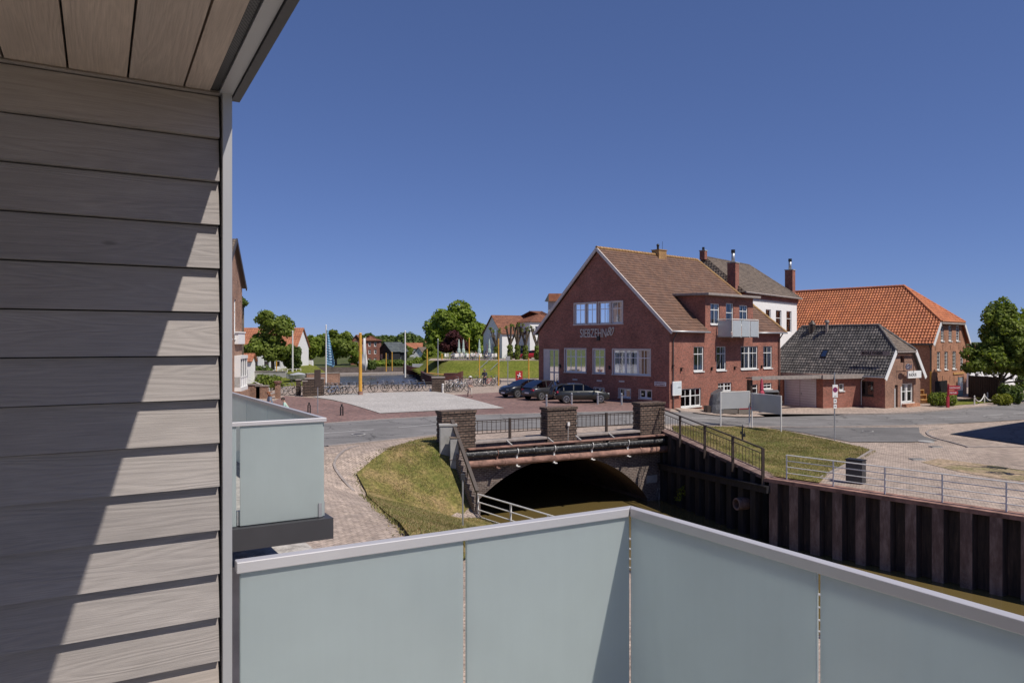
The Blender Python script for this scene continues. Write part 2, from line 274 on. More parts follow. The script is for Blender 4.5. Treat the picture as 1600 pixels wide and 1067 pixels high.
# ---------------------------------------------------------------- mesh building helpers
ABSZ = {}
def V(*a): return Vector(a)
class MB:
    def __init__(s): s.v = []; s.f = []; s.m = []
    def face(s, pts, m=0):
        b = len(s.v); s.v += [tuple(p) for p in pts]; s.f.append(tuple(range(b, b + len(pts)))); s.m.append(m)
    def hexa(s, p, m=0):      # 8 points: bottom loop 0-3 ccw, top loop 4-7
        b = len(s.v); s.v += [tuple(q) for q in p]
        for f in ((3, 2, 1, 0), (4, 5, 6, 7), (0, 1, 5, 4), (1, 2, 6, 5), (2, 3, 7, 6), (3, 0, 4, 7)):
            s.f.append(tuple(b + i for i in f)); s.m.append(m)
    def box(s, x0, y0, z0, x1, y1, z1, m=0, fr=None):
        p = [(x0, y0, z0), (x1, y0, z0), (x1, y1, z0), (x0, y1, z0), (x0, y0, z1), (x1, y0, z1), (x1, y1, z1), (x0, y1, z1)]
        if fr: p = [fr(*q) for q in p]
        s.hexa(p, m)
    def bar(s, a, b, w, h, m=0, up=V(0, 0, 1)):           # box section bar along a line
        a = Vector(a); b = Vector(b); t = (b - a).normalized(); sd_ = t.cross(up)
        if sd_.length < 1e-4: sd_ = t.cross(V(0, 1, 0))
        sd_ = sd_.normalized() * w / 2; u = sd_.cross(t).normalized() * h / 2
        s.hexa([a - sd_ - u, a + sd_ - u, a + sd_ + u, a - sd_ + u, b - sd_ - u, b + sd_ - u, b + sd_ + u, b - sd_ + u], m)
    def tube(s, pts, r, n=8, m=0, cap=True, closed=False):
        pts = [Vector(p) for p in pts]; k = len(pts)
        rr = r if isinstance(r, (list, tuple)) else [r] * k
        b = len(s.v); prev = None
        for i, p in enumerate(pts):
            if closed: t = pts[(i + 1) % k] - pts[i - 1]
            else: t = pts[min(i + 1, k - 1)] - pts[max(i - 1, 0)]
            t.normalize()
            if prev is None:
                a = t.cross(V(0, 0, 1))
                if a.length < .1: a = t.cross(V(0, 1, 0))
            else: a = prev - t * prev.dot(t)
            a.normalize(); prev = a; c = t.cross(a)
            for j in range(n):
                th = 2 * math.pi * j / n; s.v.append(tuple(p + (a * math.cos(th) + c * math.sin(th)) * rr[i]))
        for i in range(k if closed else k - 1):
            i2 = (i + 1) % k
            for j in range(n):
                j2 = (j + 1) % n; s.f.append((b + i * n + j, b + i * n + j2, b + i2 * n + j2, b + i2 * n + j)); s.m.append(m)
        if cap and not closed:
            s.f.append(tuple(b + j for j in range(n))[::-1]); s.m.append(m)
            s.f.append(tuple(b + (k - 1) * n + j for j in range(n))); s.m.append(m)
    def prism(s, poly, z0, z1, m=0, fr=None):             # poly in xy, extruded in z
        f = fr or (lambda x, y, z: (x, y, z)); n = len(poly); b = len(s.v)
        s.v += [tuple(f(x, y, z0)) for x, y in poly] + [tuple(f(x, y, z1)) for x, y in poly]
        s.f.append(tuple(b + i for i in range(n))[::-1]); s.m.append(m); s.f.append(tuple(b + n + i for i in range(n))); s.m.append(m)
        for i in range(n): j = (i + 1) % n; s.f.append((b + i, b + j, b + n + j, b + n + i)); s.m.append(m)
    def loft(s, rings, m=0, cap=True, closed=True):
        b = len(s.v); n = len(rings[0])
        for r in rings: s.v += [tuple(p) for p in r]
        for i in range(len(rings) - 1):
            for j in range(n if closed else n - 1):
                j2 = (j + 1) % n; s.f.append((b + i * n + j, b + i * n + j2, b + (i + 1) * n + j2, b + (i + 1) * n + j)); s.m.append(m)
        if cap:
            s.f.append(tuple(b + j for j in range(n))[::-1]); s.m.append(m); s.f.append(tuple(b + (len(rings) - 1) * n + j for j in range(n))); s.m.append(m)
    def sphere(s, c, r, m=0, nu=10, nv=7):
        c = Vector(c); r = r if isinstance(r, (tuple, list)) else (r, r, r)
        rings = []
        for i in range(nv + 1):
            ph = math.pi * (i / nv) ; sr = max(math.sin(ph), .02)
            rings.append([c + V(r[0] * sr * math.cos(2 * math.pi * j / nu), r[1] * sr * math.sin(2 * math.pi * j / nu), -r[2] * math.cos(ph)) for j in range(nu)])
        s.loft(rings, m)
    def build(s, name, mats, parent=None, smooth=False, loc=None, bevel=0, sub=0, uvdir=None):
        me = bpy.data.meshes.new(name); me.from_pydata(s.v, [], s.f)
        if not isinstance(mats, (list, tuple)): mats = [mats]
        for m in mats: me.materials.append(M[m] if isinstance(m, str) else m)
        me.polygons.foreach_set('material_index', s.m)
        uvl = me.uv_layers.new(name='UVMap'); uv = np.zeros((len(me.loops), 2))
        for p in me.polygons:
            n = p.normal
            if abs(n.z) > .98: t = uvdir or V(1, 0, 0)
            else: t = V(-n.y, n.x, 0).normalized()
            bb = n.cross(t)
            for li in p.loop_indices:
                co = me.vertices[me.loops[li].vertex_index].co; uv[li] = (co.dot(t), co.dot(bb))
        uvl.data.foreach_set('uv', uv.ravel().astype(np.float32))
        if smooth: me.polygons.foreach_set('use_smooth', [True] * len(me.polygons))
        o = bpy.data.objects.new(name, me); COL.objects.link(o)
        return finish(o, parent, loc, bevel, sub)
def finish(o, parent, loc=None, bevel=0, sub=0):
    if parent is not None:
        o.parent = parent
        if parent.name in ABSZ: o.location.z = -ABSZ[parent.name]
    if loc is not None: o.location = loc
    if bevel:
        b = o.modifiers.new('bevel', 'BEVEL'); b.width = bevel; b.segments = 2; b.limit_method = 'ANGLE'
    if sub:
        b = o.modifiers.new('sub', 'SUBSURF'); b.levels = sub; b.render_levels = sub
    return o
def tag(o, label=None, cat=None, group=None, kind=None):
    if label: o['label'] = label
    if cat: o['category'] = cat
    if group: o['group'] = group
    if kind: o['kind'] = kind
    return o
def thing(name, label, cat, loc=(0, 0, 0), rz=0, group=None, absz=False):
    o = bpy.data.objects.new(name, None); COL.objects.link(o); o.location = loc; o.rotation_euler = (0, 0, rz); o.empty_display_size = .3
    if absz: ABSZ[o.name] = loc[2]
    return tag(o, label, cat, group)
def dup(root, loc, rz, label=None, group=None, scale=None):
    r = root.copy(); COL.objects.link(r); r.location = loc; r.rotation_euler = (0, 0, rz)
    if scale: r.scale = (scale,) * 3 if isinstance(scale, (int, float)) else scale
    if label: r['label'] = label
    if group: r['group'] = group
    for ch in list(root.children):
        c = ch.copy(); COL.objects.link(c); c.parent = r
        for g in ch.children: d = g.copy(); COL.objects.link(d); d.parent = c
    return r
def clip_poly(poly, conv):                                # Sutherland-Hodgman, conv is ccw
    out = poly
    for i in range(len(conv)):
        a = conv[i]; b = conv[(i + 1) % len(conv)]; inp = out; out = []
        if not inp: break
        def side(p): return (b[0] - a[0]) * (p[1] - a[1]) - (b[1] - a[1]) * (p[0] - a[0])
        for j in range(len(inp)):
            p = inp[j]; q = inp[(j + 1) % len(inp)]; sp, sq = side(p), side(q)
            if sp >= -1e-9: out.append(p)
            if (sp > 1e-9 and sq < -1e-9) or (sp < -1e-9 and sq > 1e-9):
                t = sp / (sp - sq); out.append((p[0] + (q[0] - p[0]) * t, p[1] + (q[1] - p[1]) * t))
    return out
def wall_mesh(mb, poly, holes, fr, m=0, reveal=.14, rm=None):
    """flat wall in (s,z), fr(s,o,z) -> point, o is the distance outwards; real openings with reveals"""
    xs = sorted({p[0] for p in poly} | {h[0] for h in holes} | {h[2] for h in holes})
    zs = sorted({p[1] for p in poly} | {h[1] for h in holes} | {h[3] for h in holes})
    for i in range(len(xs) - 1):
        for j in range(len(zs) - 1):
            cx, cz = (xs[i] + xs[i + 1]) / 2, (zs[j] + zs[j + 1]) / 2
            if any(h[0] < cx < h[2] and h[1] < cz < h[3] for h in holes): continue
            c = clip_poly([(xs[i], zs[j]), (xs[i + 1], zs[j]), (xs[i + 1], zs[j + 1]), (xs[i], zs[j + 1])], poly)
            if len(c) > 2: mb.face([fr(a, 0, b) for a, b in c], m)
    rm = m if rm is None else rm
    for (a, b, c, d) in holes:
        q = [(a, b), (c, b), (c, d), (a, d)]
        for k in range(4):
            p0, p1 = q[k], q[(k + 1) % 4]
            mb.face([fr(p0[0], 0, p0[1]), fr(p0[0], -reveal, p0[1]), fr(p1[0], -reveal, p1[1]), fr(p1[0], 0, p1[1])], rm)
def window(parent, fr, h, sash=1, transom=.3, bars=True, dep=.07, surround=0, sill=True, curtain=True, fm='white_paint', name='window', muntins=0, fw=.055, seed=0, dark=False):
    a, b, c, d = h; mb = MB(); f = lambda s, o, z: fr(s, o, z)
    def bx(s0, z0, s1, z1, o0, o1, m=0): mb.box(s0, o0, z0, s1, o1, z1, m, fr=lambda x, y, z: f(x, y, z))
    o0, o1 = -dep - .06, -dep
    bx(a, b, a + fw, d, o0, o1); bx(c - fw, b, c, d, o0, o1); bx(a + fw, b, c - fw, b + fw, o0, o1); bx(a + fw, d - fw, c - fw, d, o0, o1)
    sw = (c - a) / sash
    for k in range(1, sash): x = a + k * sw; bx(x - fw * .8, b + fw, x + fw * .8, d - fw, o0, o1 + .004)
    zt = d - (d - b) * transom
    for k in range(sash):
        x0, x1 = a + k * sw + fw, a + (k + 1) * sw - fw
        iw = .035
        bx(x0, b + fw, x0 + iw, d - fw, o0 + .01, o1 - .012); bx(x1 - iw, b + fw, x1, d - fw, o0 + .01, o1 - .012)
        bx(x0 + iw, b + fw, x1 - iw, b + fw + .05, o0 + .01, o1 - .012)
        if transom: bx(x0 + iw, zt - .03, x1 - iw, zt + .03, o0 + .01, o1 - .008)
        if bars: xm = (x0 + x1) / 2; bx(xm - .02, b + fw + .05, xm + .02, d - fw, o0 + .012, o1 - .014)
        for q in range(muntins):
            zz = b + (d - b) * (q + 1) / (muntins + 1); bx(x0 + iw, zz - .015, x1 - iw, zz + .015, o0 + .013, o1 - .016)
    if surround:
        e = surround
        bx(a - e, d, c + e, d + e, -.02, .035, 1); bx(a - e, b, a, d, -.02, .035, 1); bx(c, b, c + e, d, -.02, .035, 1)
    if sill: bx(a - surround - .03, b - .07, c + surround + .03, b, -dep, .08, 1 if surround else 0)
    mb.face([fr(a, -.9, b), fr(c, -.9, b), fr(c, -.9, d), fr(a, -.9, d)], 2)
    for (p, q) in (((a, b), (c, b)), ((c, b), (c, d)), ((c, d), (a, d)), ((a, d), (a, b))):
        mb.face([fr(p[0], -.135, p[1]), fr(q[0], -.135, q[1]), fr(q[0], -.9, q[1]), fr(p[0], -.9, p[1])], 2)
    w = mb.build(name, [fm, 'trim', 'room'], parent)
    g = MB(); g.face([fr(a + fw, -dep - .035, b + fw), fr(c - fw, -dep - .035, b + fw), fr(c - fw, -dep - .035, d - fw), fr(a + fw, -dep - .035, d - fw)])
    g.build('pane', 'pane', w)
    if curtain:
        rnd = random.Random(int(a * 131 + b * 77 + seed)); cm = MB()
        for k in range(sash):
            x0, x1 = a + k * sw + .06, a + (k + 1) * sw - .06
            for sd_ in (0, 1):
                ww = (x1 - x0) * rnd.uniform(.22, .42); s0 = x0 if sd_ == 0 else x1 - ww; n = 7
                for j in range(n):
                    u0, u1 = j / n, (j + 1) / n; oz = -.15 - .03 * (j % 2); oz1 = -.15 - .03 * ((j + 1) % 2)
                    def nar(u): return s0 + ww * u
                    cm.face([fr(nar(u0), oz, b + .03), fr(nar(u1), oz1, b + .03), fr(nar(u1), oz1, d - .03), fr(nar(u0), oz, d - .03)])
        cm.build('curtain', 'curtain', w)
    return w
def roof_plane(name, poly, parent, mat, tw=.3, th=.33, amp=.03, step=.03, ns=4):
    """tiled slope: poly planar convex, first edge is the eave; real corrugation and overlaps, clipped to the polygon"""
    p = [Vector(q) for q in poly]; u = (p[1] - p[0]).normalized(); n = u.cross(p[2] - p[1]).normalized()
    if n.z < 0: n = -n
    v = n.cross(u)
    if v.z < 0: v = -v
    o = p[0]; uv = [((q - o).dot(u), (q - o).dot(v)) for q in p]
    u0, u1 = min(a for a, b in uv), max(a for a, b in uv); v0, v1 = min(b for a, b in uv), max(b for a, b in uv)
    nc = int((u1 - u0) / tw * ns) + 2; nr = int((v1 - v0) / th) + 1
    bm = bmesh.new(); L = bm.loops.layers.uv.new('UVMap'); prof = [0, .35, 1., .55] if ns == 4 else [0, 0, 0, 1., .7, 0][:ns]
    def P(a, b, h): return o + u * a + v * b + n * h
    for r in range(nr):
        va, vb = v0 + r * th, v0 + (r + 1) * th; lo = []; hi = []; dn = []
        for c in range(nc):
            uu = u0 + c * tw / ns; h = amp * prof[c % ns]
            lo.append((bm.verts.new(P(uu, va, h + step)), uu, va)); hi.append((bm.verts.new(P(uu, vb, h)), uu, vb)); dn.append((bm.verts.new(P(uu, va, h - .01)), uu, va + .01))
        for c in range(nc - 1):
            for A, B in ((lo, hi), (dn, lo)):
                f = bm.faces.new((A[c][0], A[c + 1][0], B[c + 1][0], B[c][0]))
                us = (A[c], A[c + 1], B[c + 1], B[c])
                for l, q in zip(f.loops, us): l[L].uv = (q[1] + .001, min(q[2], vb - .001) if q is B[c] or q is B[c + 1] else q[2] + .002)
    ctr = sum(p, V(0, 0, 0)) / len(p)
    for i in range(len(p)):
        a, b = p[i], p[(i + 1) % len(p)]
        pn = (b - a).cross(n).normalized()
        if pn.dot(ctr - a) > 0: pn = -pn
        bmesh.ops.bisect_plane(bm, geom=bm.verts[:] + bm.edges[:] + bm.faces[:], plane_co=a, plane_no=pn, clear_outer=True)
    bm.normal_update()
    me = bpy.data.meshes.new(name)
    # underside board
    vs = [bm.verts.new(q - n * .05) for q in p]; f = bm.faces.new(vs)
    for i in range(len(p)):
        j = (i + 1) % len(p); t0 = bm.verts.new(p[i] + n * .01); t1 = bm.verts.new(p[j] + n * .01); bm.faces.new((vs[i], vs[j], t1, t0))
    bm.to_mesh(me); bm.free(); me.materials.append(M[mat])
    ob = bpy.data.objects.new(name, me); COL.objects.link(ob); return finish(ob, parent)
def ridge(parent, a, b, mat, r=.11, name='ridge_tiles'):
    a = Vector(a); b = Vector(b); L = (b - a).length; n = max(2, int(L / .38)); mb = MB()
    for i in range(n):
        p = a.lerp(b, i / n); q = a.lerp(b, (i + 1.08) / n); mb.tube([p, q], [r * 1.1, r * .92], 8)
    return mb.build(name, mat, parent)
def gutter(mb, a, b, r=.07, m=0): mb.tube([a, b], r, 6, m)
def text_part(name, s, parent, fr_mat, size, mat, ext=.01, align='CENTER', shear=0., off=0.):
    cu = bpy.data.curves.new(name, 'FONT'); cu.body = s; cu.size = size; cu.extrude = ext; cu.align_x = align; cu.shear = shear; cu.offset = off
    to = bpy.data.objects.new(name + '_t', cu); COL.objects.link(to)
    bpy.context.view_layer.update(); me = bpy.data.meshes.new_from_object(to.evaluated_get(bpy.context.evaluated_depsgraph_get()))
    bpy.data.objects.remove(to); me.name = name; me.materials.clear(); me.materials.append(M[mat])
    o = bpy.data.objects.new(name, me); COL.objects.link(o); me.transform(fr_mat); return finish(o, parent)
def face_mat(origin, xdir, out):                         # matrix: text x along xdir, y up, z outwards
    x = Vector(xdir).normalized(); z = Vector(out).normalized(); y = z.cross(x)
    m = Matrix((x, y, z)).transposed().to_4x4(); m.translation = Vector(origin); return m
# ---------------------------------------------------------------- vegetation
def leaf_mesh(name, blobs, n, size, seed, mat, parent=None, up=.25, shell=.35, aspect=1.0, loc=None):
    rg = np.random.default_rng(seed); vol = np.array([b[3] * b[4] * b[5] for b in blobs]) ** .67; pr = vol / vol.sum()
    ix = rg.choice(len(blobs), n, p=pr); B = np.array(blobs)[ix]
    d = rg.normal(size=(n, 3)); d /= np.linalg.norm(d, axis=1)[:, None]
    rad = 1 - shell * rg.random(n) ** 1.5 + rg.normal(0, .06, n)
    c = B[:, :3] + d * B[:, 3:6] * rad[:, None]
    nn = d * .9 + rg.normal(size=(n, 3)) * .55 + np.array([0, 0, up]); nn /= np.linalg.norm(nn, axis=1)[:, None]
    a = np.cross(nn, rg.normal(size=(n, 3))); a /= np.linalg.norm(a, axis=1)[:, None]; b = np.cross(nn, a)
    s = size * rg.uniform(.6, 1.3, n)[:, None]; a *= s * aspect; b *= s * .7
    co = np.stack([c - a, c - b * .8 + a * .1, c + a, c + b], 1).reshape(-1, 3)
    me = bpy.data.meshes.new(name); me.vertices.add(4 * n); me.vertices.foreach_set('co', co.ravel())
    me.loops.add(4 * n); me.loops.foreach_set('vertex_index', np.arange(4 * n)); me.polygons.add(n)
    me.polygons.foreach_set('loop_start', np.arange(0, 4 * n, 4)); me.polygons.foreach_set('loop_total', np.full(n, 4)); me.update()
    me.materials.append(M[mat]); o = bpy.data.objects.new(name, me); COL.objects.link(o); return finish(o, parent, loc)
def crown_blobs(c, rx, ry, rz, k, rnd, frac=.38, low=-.5):
    bl = [(c[0], c[1], c[2], rx * .7, ry * .7, rz * .7)]
    while len(bl) < k:
        v = Vector((rnd.gauss(0, 1), rnd.gauss(0, 1), rnd.gauss(0, 1))).normalized()
        if v.z < low: continue
        q = rnd.uniform(.55, .85); f = frac * rnd.uniform(.65, 1.2)
        bl.append((c[0] + v.x * rx * q, c[1] + v.y * ry * q, c[2] + v.z * rz * q, rx * f, ry * f, rz * f * .8))
    return bl
def tree(name, label, cat, base, h, crowns, n, size, mat, seed, trunk_r=.25, trunk_h=None, group=None, frac=.34, k=22):
    """crowns: list of (dx,dy,z,rx,ry,rz) measured from the base"""
    rnd = random.Random(seed); t = thing(name, label, cat, base, 0, group); bl = []
    for (x, y, z, rx, ry, rz) in crowns: bl += crown_blobs((x, y, z), rx, ry, rz, k, rnd, frac)
    leaf_mesh('crown', bl, n, size, seed, mat, t)
    mb = MB(); th = trunk_h or h * .45; top = V(rnd.uniform(-.2, .2), rnd.uniform(-.2, .2), th)
    mb.tube([V(0, 0, -.3), V(.03, 0, th * .3), top * .7 + V(0, 0, 0), top], [trunk_r * 1.25, trunk_r, trunk_r * .85, trunk_r * .7], 9)
    for b in rnd.sample(bl, min(len(bl), 12)):
        e = V(b[0], b[1], b[2]); s0 = top * rnd.uniform(.7, 1.); mid = s0.lerp(e, .5) + V(rnd.uniform(-.3, .3), rnd.uniform(-.3, .3), -.1 * (e - s0).length * .5)
        mb.tube([s0, mid, e], [trunk_r * .5, trunk_r * .3, trunk_r * .1], 6)
    mb.build('trunk', 'bark', t, smooth=True); return t
# ---------------------------------------------------------------- ground, roads, water
def inpoly(x, y, P):
    c = False; j = len(P) - 1
    for i in range(len(P)):
        if (P[i][1] > y) != (P[j][1] > y) and x < (P[j][0] - P[i][0]) * (y - P[i][1]) / (P[j][1] - P[i][1]) + P[i][0]: c = not c
        j = i
    return c
CANAL = [(-2.68, 33.84), (8.22, 39.53), (10.95, 30.85), (41, -2.7), (22.6, -1.5), (-1.41, 30.5)]
BASIN = [(-20.5, 79), (-7.6, 79), (-10, 92), (-14, 120), (-18, 136), (-36, 136), (-27, 104)]
def gridcut(bm, x0, x1, y0, y1, cell=1.0):
    for ax, a, b in ((0, x0, x1), (1, y0, y1)):
        k = math.floor(a / cell) + 1
        while k * cell < b:
            co = [0, 0, 0]; no = [0, 0, 0]; co[ax] = k * cell; no[ax] = 1
            bmesh.ops.bisect_plane(bm, geom=bm.verts[:] + bm.edges[:] + bm.faces[:], plane_co=co, plane_no=no, dist=1e-5); k += 1
def drape(name, poly, off, mat, kind='structure', cell=1.0, parent=None):
    P = [(p[0], p[1]) for p in poly]; bm = bmesh.new(); f = bm.faces.new([bm.verts.new((x, y, 0)) for x, y in P])
    bmesh.ops.triangulate(bm, faces=[f])
    gridcut(bm, min(p[0] for p in P), max(p[0] for p in P), min(p[1] for p in P), max(p[1] for p in P), cell)
    for v in bm.verts: v.co.z = zg(v.co.x, v.co.y) + off
    bmesh.ops.recalc_face_normals(bm, faces=bm.faces[:])
    bm.normal_update()
    if sum(f.normal.z for f in bm.faces) < 0: bmesh.ops.reverse_faces(bm, faces=bm.faces[:])
    me = bpy.data.meshes.new(name); bm.to_mesh(me); bm.free(); me.materials.append(M[mat])
    o = bpy.data.objects.new(name, me); COL.objects.link(o)
    if kind: o['kind'] = kind
    return finish(o, parent)
def base_ground():
    bm = bmesh.new(); x0, x1, y0, y1 = -70, 110, -16, 190
    n = x1 - x0; m = y1 - y0
    vs = [[bm.verts.new((x0 + i, y0 + j, zg(x0 + i, y0 + j))) for i in range(n + 1)] for j in range(m + 1)]
    for j in range(m):
        for i in range(n): bm.faces.new((vs[j][i], vs[j][i + 1], vs[j + 1][i + 1], vs[j + 1][i]))
    for P in (CANAL, BASIN):
        for i in range(len(P)):
            a, b = P[i], P[(i + 1) % len(P)]; co = V(a[0], a[1], 0); no = V(b[1] - a[1], a[0] - b[0], 0)
            lo = (min(a[0], b[0]) - 1.5, min(a[1], b[1]) - 1.5); hi = (max(a[0], b[0]) + 1.5, max(a[1], b[1]) + 1.5)
            fs = [f for f in bm.faces if lo[0] < f.calc_center_median().x < hi[0] and lo[1] < f.calc_center_median().y < hi[1]]
            g = set(fs)
            for f in fs: g.update(f.edges); g.update(f.verts)
            bmesh.ops.bisect_plane(bm, geom=list(g), plane_co=co, plane_no=no, dist=1e-5)
        bmesh.ops.delete(bm, geom=[f for f in bm.faces if inpoly(f.calc_center_median().x, f.calc_center_median().y, P)], context='FACES')
    # outer ring to the horizon
    def q(a, b, c, d, za, zb): bm.faces.new([bm.verts.new((x, y, z)) for x, y, z in ((a, b, za), (c, b, za), (c, d, zb), (a, d, zb))])
    me = bpy.data.meshes.new('ground'); bm.to_mesh(me); bm.free(); me.materials.append(M['paver'])
    o = bpy.data.objects.new('ground', me); COL.objects.link(o); o['kind'] = 'structure'
    mb = MB(); B = 5000
    for a, b, c, d in ((-B, 190, B, B), (-B, -B, B, -16), (-B, -16, -70, 190), (110, -16, B, 190)): mb.face([(a, b, -.05 if b != 190 else -.05), (c, b, -.05), (c, d, -.05), (a, d, -.05)])
    tag(mb.build('meadow', 'far_ground'), kind='structure')
base_ground()
tag(drape('meadow', [(-69, 92), (-27, 104), (-36, 136), (-18, 136), (-14.6, 122), (60, 122), (60, 189), (-69, 189)], .03, 'far_ground', cell=4), kind='structure')
def Gs(*pts): return [G(*p) for p in pts]
far_edge = [(330, 672), (512, 661), (600, 655), (690, 650), (740, 648.5), (847, 645.8), (1000, 642.5), (1062, 644), (1150, 647), (1230, 648.5), (1300, 648.5), (1380, 647.5), (1430, 645.5), (1500, 639.5), (1560, 633.5), (1600, 630), (1700, 622)]
near_edge = [(1700, 652), (1600, 655.5), (1560, 658), (1500, 661), (1440, 664), (1260, 667), (1177, 665.5), (1125, 664), (1060, 663), (1000, 663.5), (847, 668.5), (740, 673.5), (690, 679), (600, 688.5), (512, 697), (330, 716)]
drape('road', Gs(*far_edge, *near_edge), .03, 'asphalt')
drape('side_road', Gs((1200, 667.8), (1436, 667.5), (1437, 676), (1444, 682), (1466, 688), (1418, 691), (1330, 690.5), (1300, 685), (1260, 677), (1225, 671.5)), .034, 'asphalt_old_and_shadow')
drape('side_road', Gs((1484, 678), (1545, 667), (1600, 659), (1700, 650), (1800, 700), (1700, 705), (1600, 694), (1540, 686)), .036, 'asphalt_old_and_shadow')  # shadow area also painted darker, along the outline of the warehouse shadow
red_poly = Gs((512, 660.6), (600, 654.6), (690, 649.6), (847, 645.4), (1000, 642.1), (1047, 642.5), (1050, 634), (960, 622), (841, 607), (790, 612), (740, 615), (700, 617), (640, 632), (560, 632), (495, 622), (445, 618), (400, 640), (420, 666))
drape('red_paving', red_poly, .018, 'paver_red')
grav = Gs((488, 620), (535, 615.5), (600, 613.5), (676, 611.5), (700, 615), (745, 626), (788, 637.8), (700, 641), (594, 646), (570, 638.5), (545, 631), (520, 625), (500, 622))
drape('gravel_square', grav, .05, 'gravel')
walk = Gs((1064, 643.3), (1150, 646.3), (1230, 647.8), (1300, 647.8), (1380, 646.8), (1430, 644.8), (1500, 638.8), (1560, 632.8), (1600, 629.3), (1700, 621), (1700, 612), (1580, 622), (1500, 625), (1430, 629), (1340, 629), (1225, 625), (1150, 628), (1054, 639))
drape('pavement', walk, .10, 'paver_walk')
def marking(a, b, w=.14, name='road_marking'):
    A, B = G(*a), G(*b); d = (B - A).xy.normalized(); n = V(-d.y, d.x) * w / 2
    return [A.xy - n, B.xy - n, B.xy + n, A.xy + n]
def markings():
    bm_all = []
    segs = [((500, 678), (584, 671.5)), ((622, 668.3), (684, 663)), ((740, 660), (800, 656.8)), ((860, 654.5), (920, 652.8)), ((975, 652), (1035, 652.3)), ((1080, 652.6), (1150, 653.3)), ((1186, 654), (1262, 654.6)), ((1290, 654.6), (1357, 654.4)), ((1387, 654.2), (1443, 653.6)), ((1468, 652.6), (1512, 650.8)), ((1536, 650), (1567, 647.6)), ((1583, 646.5), (1625, 643.5))]
    mb = MB()
    for a, b in segs:
        q = marking(a, b); n = 4
        for i in range(n):
            p0, p1 = q[0].lerp(q[1], i / n), q[0].lerp(q[1], (i + 1) / n); r1, r0 = q[3].lerp(q[2], (i + 1) / n), q[3].lerp(q[2], i / n)
            mb.face([(p.x, p.y, zg(p.x, p.y) + .042) for p in (p0, p1, r1, r0)])
    tag(mb.build('road_markings', 'paint_line'), kind='structure')
markings()
def strip(mb, pts, w, z0, z1):
    P = [Vector((p[0], p[1])) for p in pts]; rings = []
    for i, p in enumerate(P):
        t = (P[min(i + 1, len(P) - 1)] - P[max(i - 1, 0)]).normalized(); n = V(-t.y, t.x) * w / 2; g = zg(p.x, p.y)
        rings.append([V(p.x - n.x, p.y - n.y, g + z0), V(p.x + n.x, p.y + n.y, g + z0), V(p.x + n.x, p.y + n.y, g + z1), V(p.x - n.x, p.y - n.y, g + z1)])
    mb.loft(rings)
def dense(pts, step=1.0):
    out = []
    for a, b in zip(pts[:-1], pts[1:]):
        a = Vector((a[0], a[1])); b = Vector((b[0], b[1])); n = max(1, int((b - a).length / step))
        out += [a.lerp(b, i / n) for i in range(n)]
    return out + [Vector((pts[-1][0], pts[-1][1]))]
def kerb(pts, w, z0, z1, name='kerb', mat='kerb'):
    mb = MB(); strip(mb, dense(Gs(*pts)), w, z0, z1); tag(mb.build(name, mat), kind='structure')
kerb(far_edge[7:], .16, -.1, .13)
kerb(far_edge[:7], .25, -.1, .045)
kerb([(1480, 661.8), (1425, 664.3), (1260, 667.3), (1177, 665.8), (1125, 664.3)], .28, -.1, .05)
kerb([(512, 697), (600, 688.5), (690, 679)], .2, -.1, .05)
kerb([(1100, 663.8), (1060, 663), (1036, 663.2)], .2, -.1, .05)
kerb([(560, 697), (547, 700), (537, 705), (529, 711.5), (524, 719), (522, 726), (524, 733), (529, 741), (536, 750), (544, 759), (553, 768)], .10, -.1, .06, 'gutter', 'kerb')
kerb([(1472, 668.8), (1461, 670), (1452, 672.5), (1448, 675.5), (1451, 679.5), (1458, 682.8), (1468, 686), (1480, 689), (1513, 698)], .13, -.1, .05, 'gutter', 'kerb')
kerb([(1510, 698.5), (1540, 698), (1600, 698)], .2, -.1, .045, 'gutter', 'kerb')
kerb([(1362, 704), (1340, 718), (1302, 737), (1282, 747)], .12, -.1, .08)
# left grass bank and right grass triangle
gl_poly = Gs((692, 683), (655, 688), (625, 697), (600, 708), (580, 722), (557, 742), (572, 770), (605, 806), (636, 836), (690, 905)) + [V(1.2, 22.6), V(3.2, 24.4), V(-1.43, 30.45), V(-2.72, 33.3), V(-3.4, 34.1)]
drape('grass', gl_poly, .09, 'grass', cell=1.0)
gr_poly = Gs((1050, 666.8), (1100, 667), (1150, 667.3), (1190, 669.5), (1230, 675), (1300, 689.5), (1345, 699.5), (1360, 705), (1335, 719), (1297, 738)) + [V(12.35, 29.55), V(11.05, 30.95), V(8.35, 39.5), V(8.9, 40.3)]
drape('grass', gr_poly, .07, 'grass', cell=1.0)
M['soil'] = grassmat('sandy soil with weeds', [(.20, .19, .09), (.36, .28, .20), (.44, .34, .27)])
drape('soil_patch', Gs((1440, 722), (1466, 716), (1560, 728), (1640, 742), (1640, 756), (1560, 747), (1500, 737)), .015, 'soil')
drape('grass', Gs((1482, 635.5), (1500, 626), (1530, 622), (1575, 621), (1590, 624), (1560, 629), (1510, 633.5)), .12, 'grass_green', cell=.5)
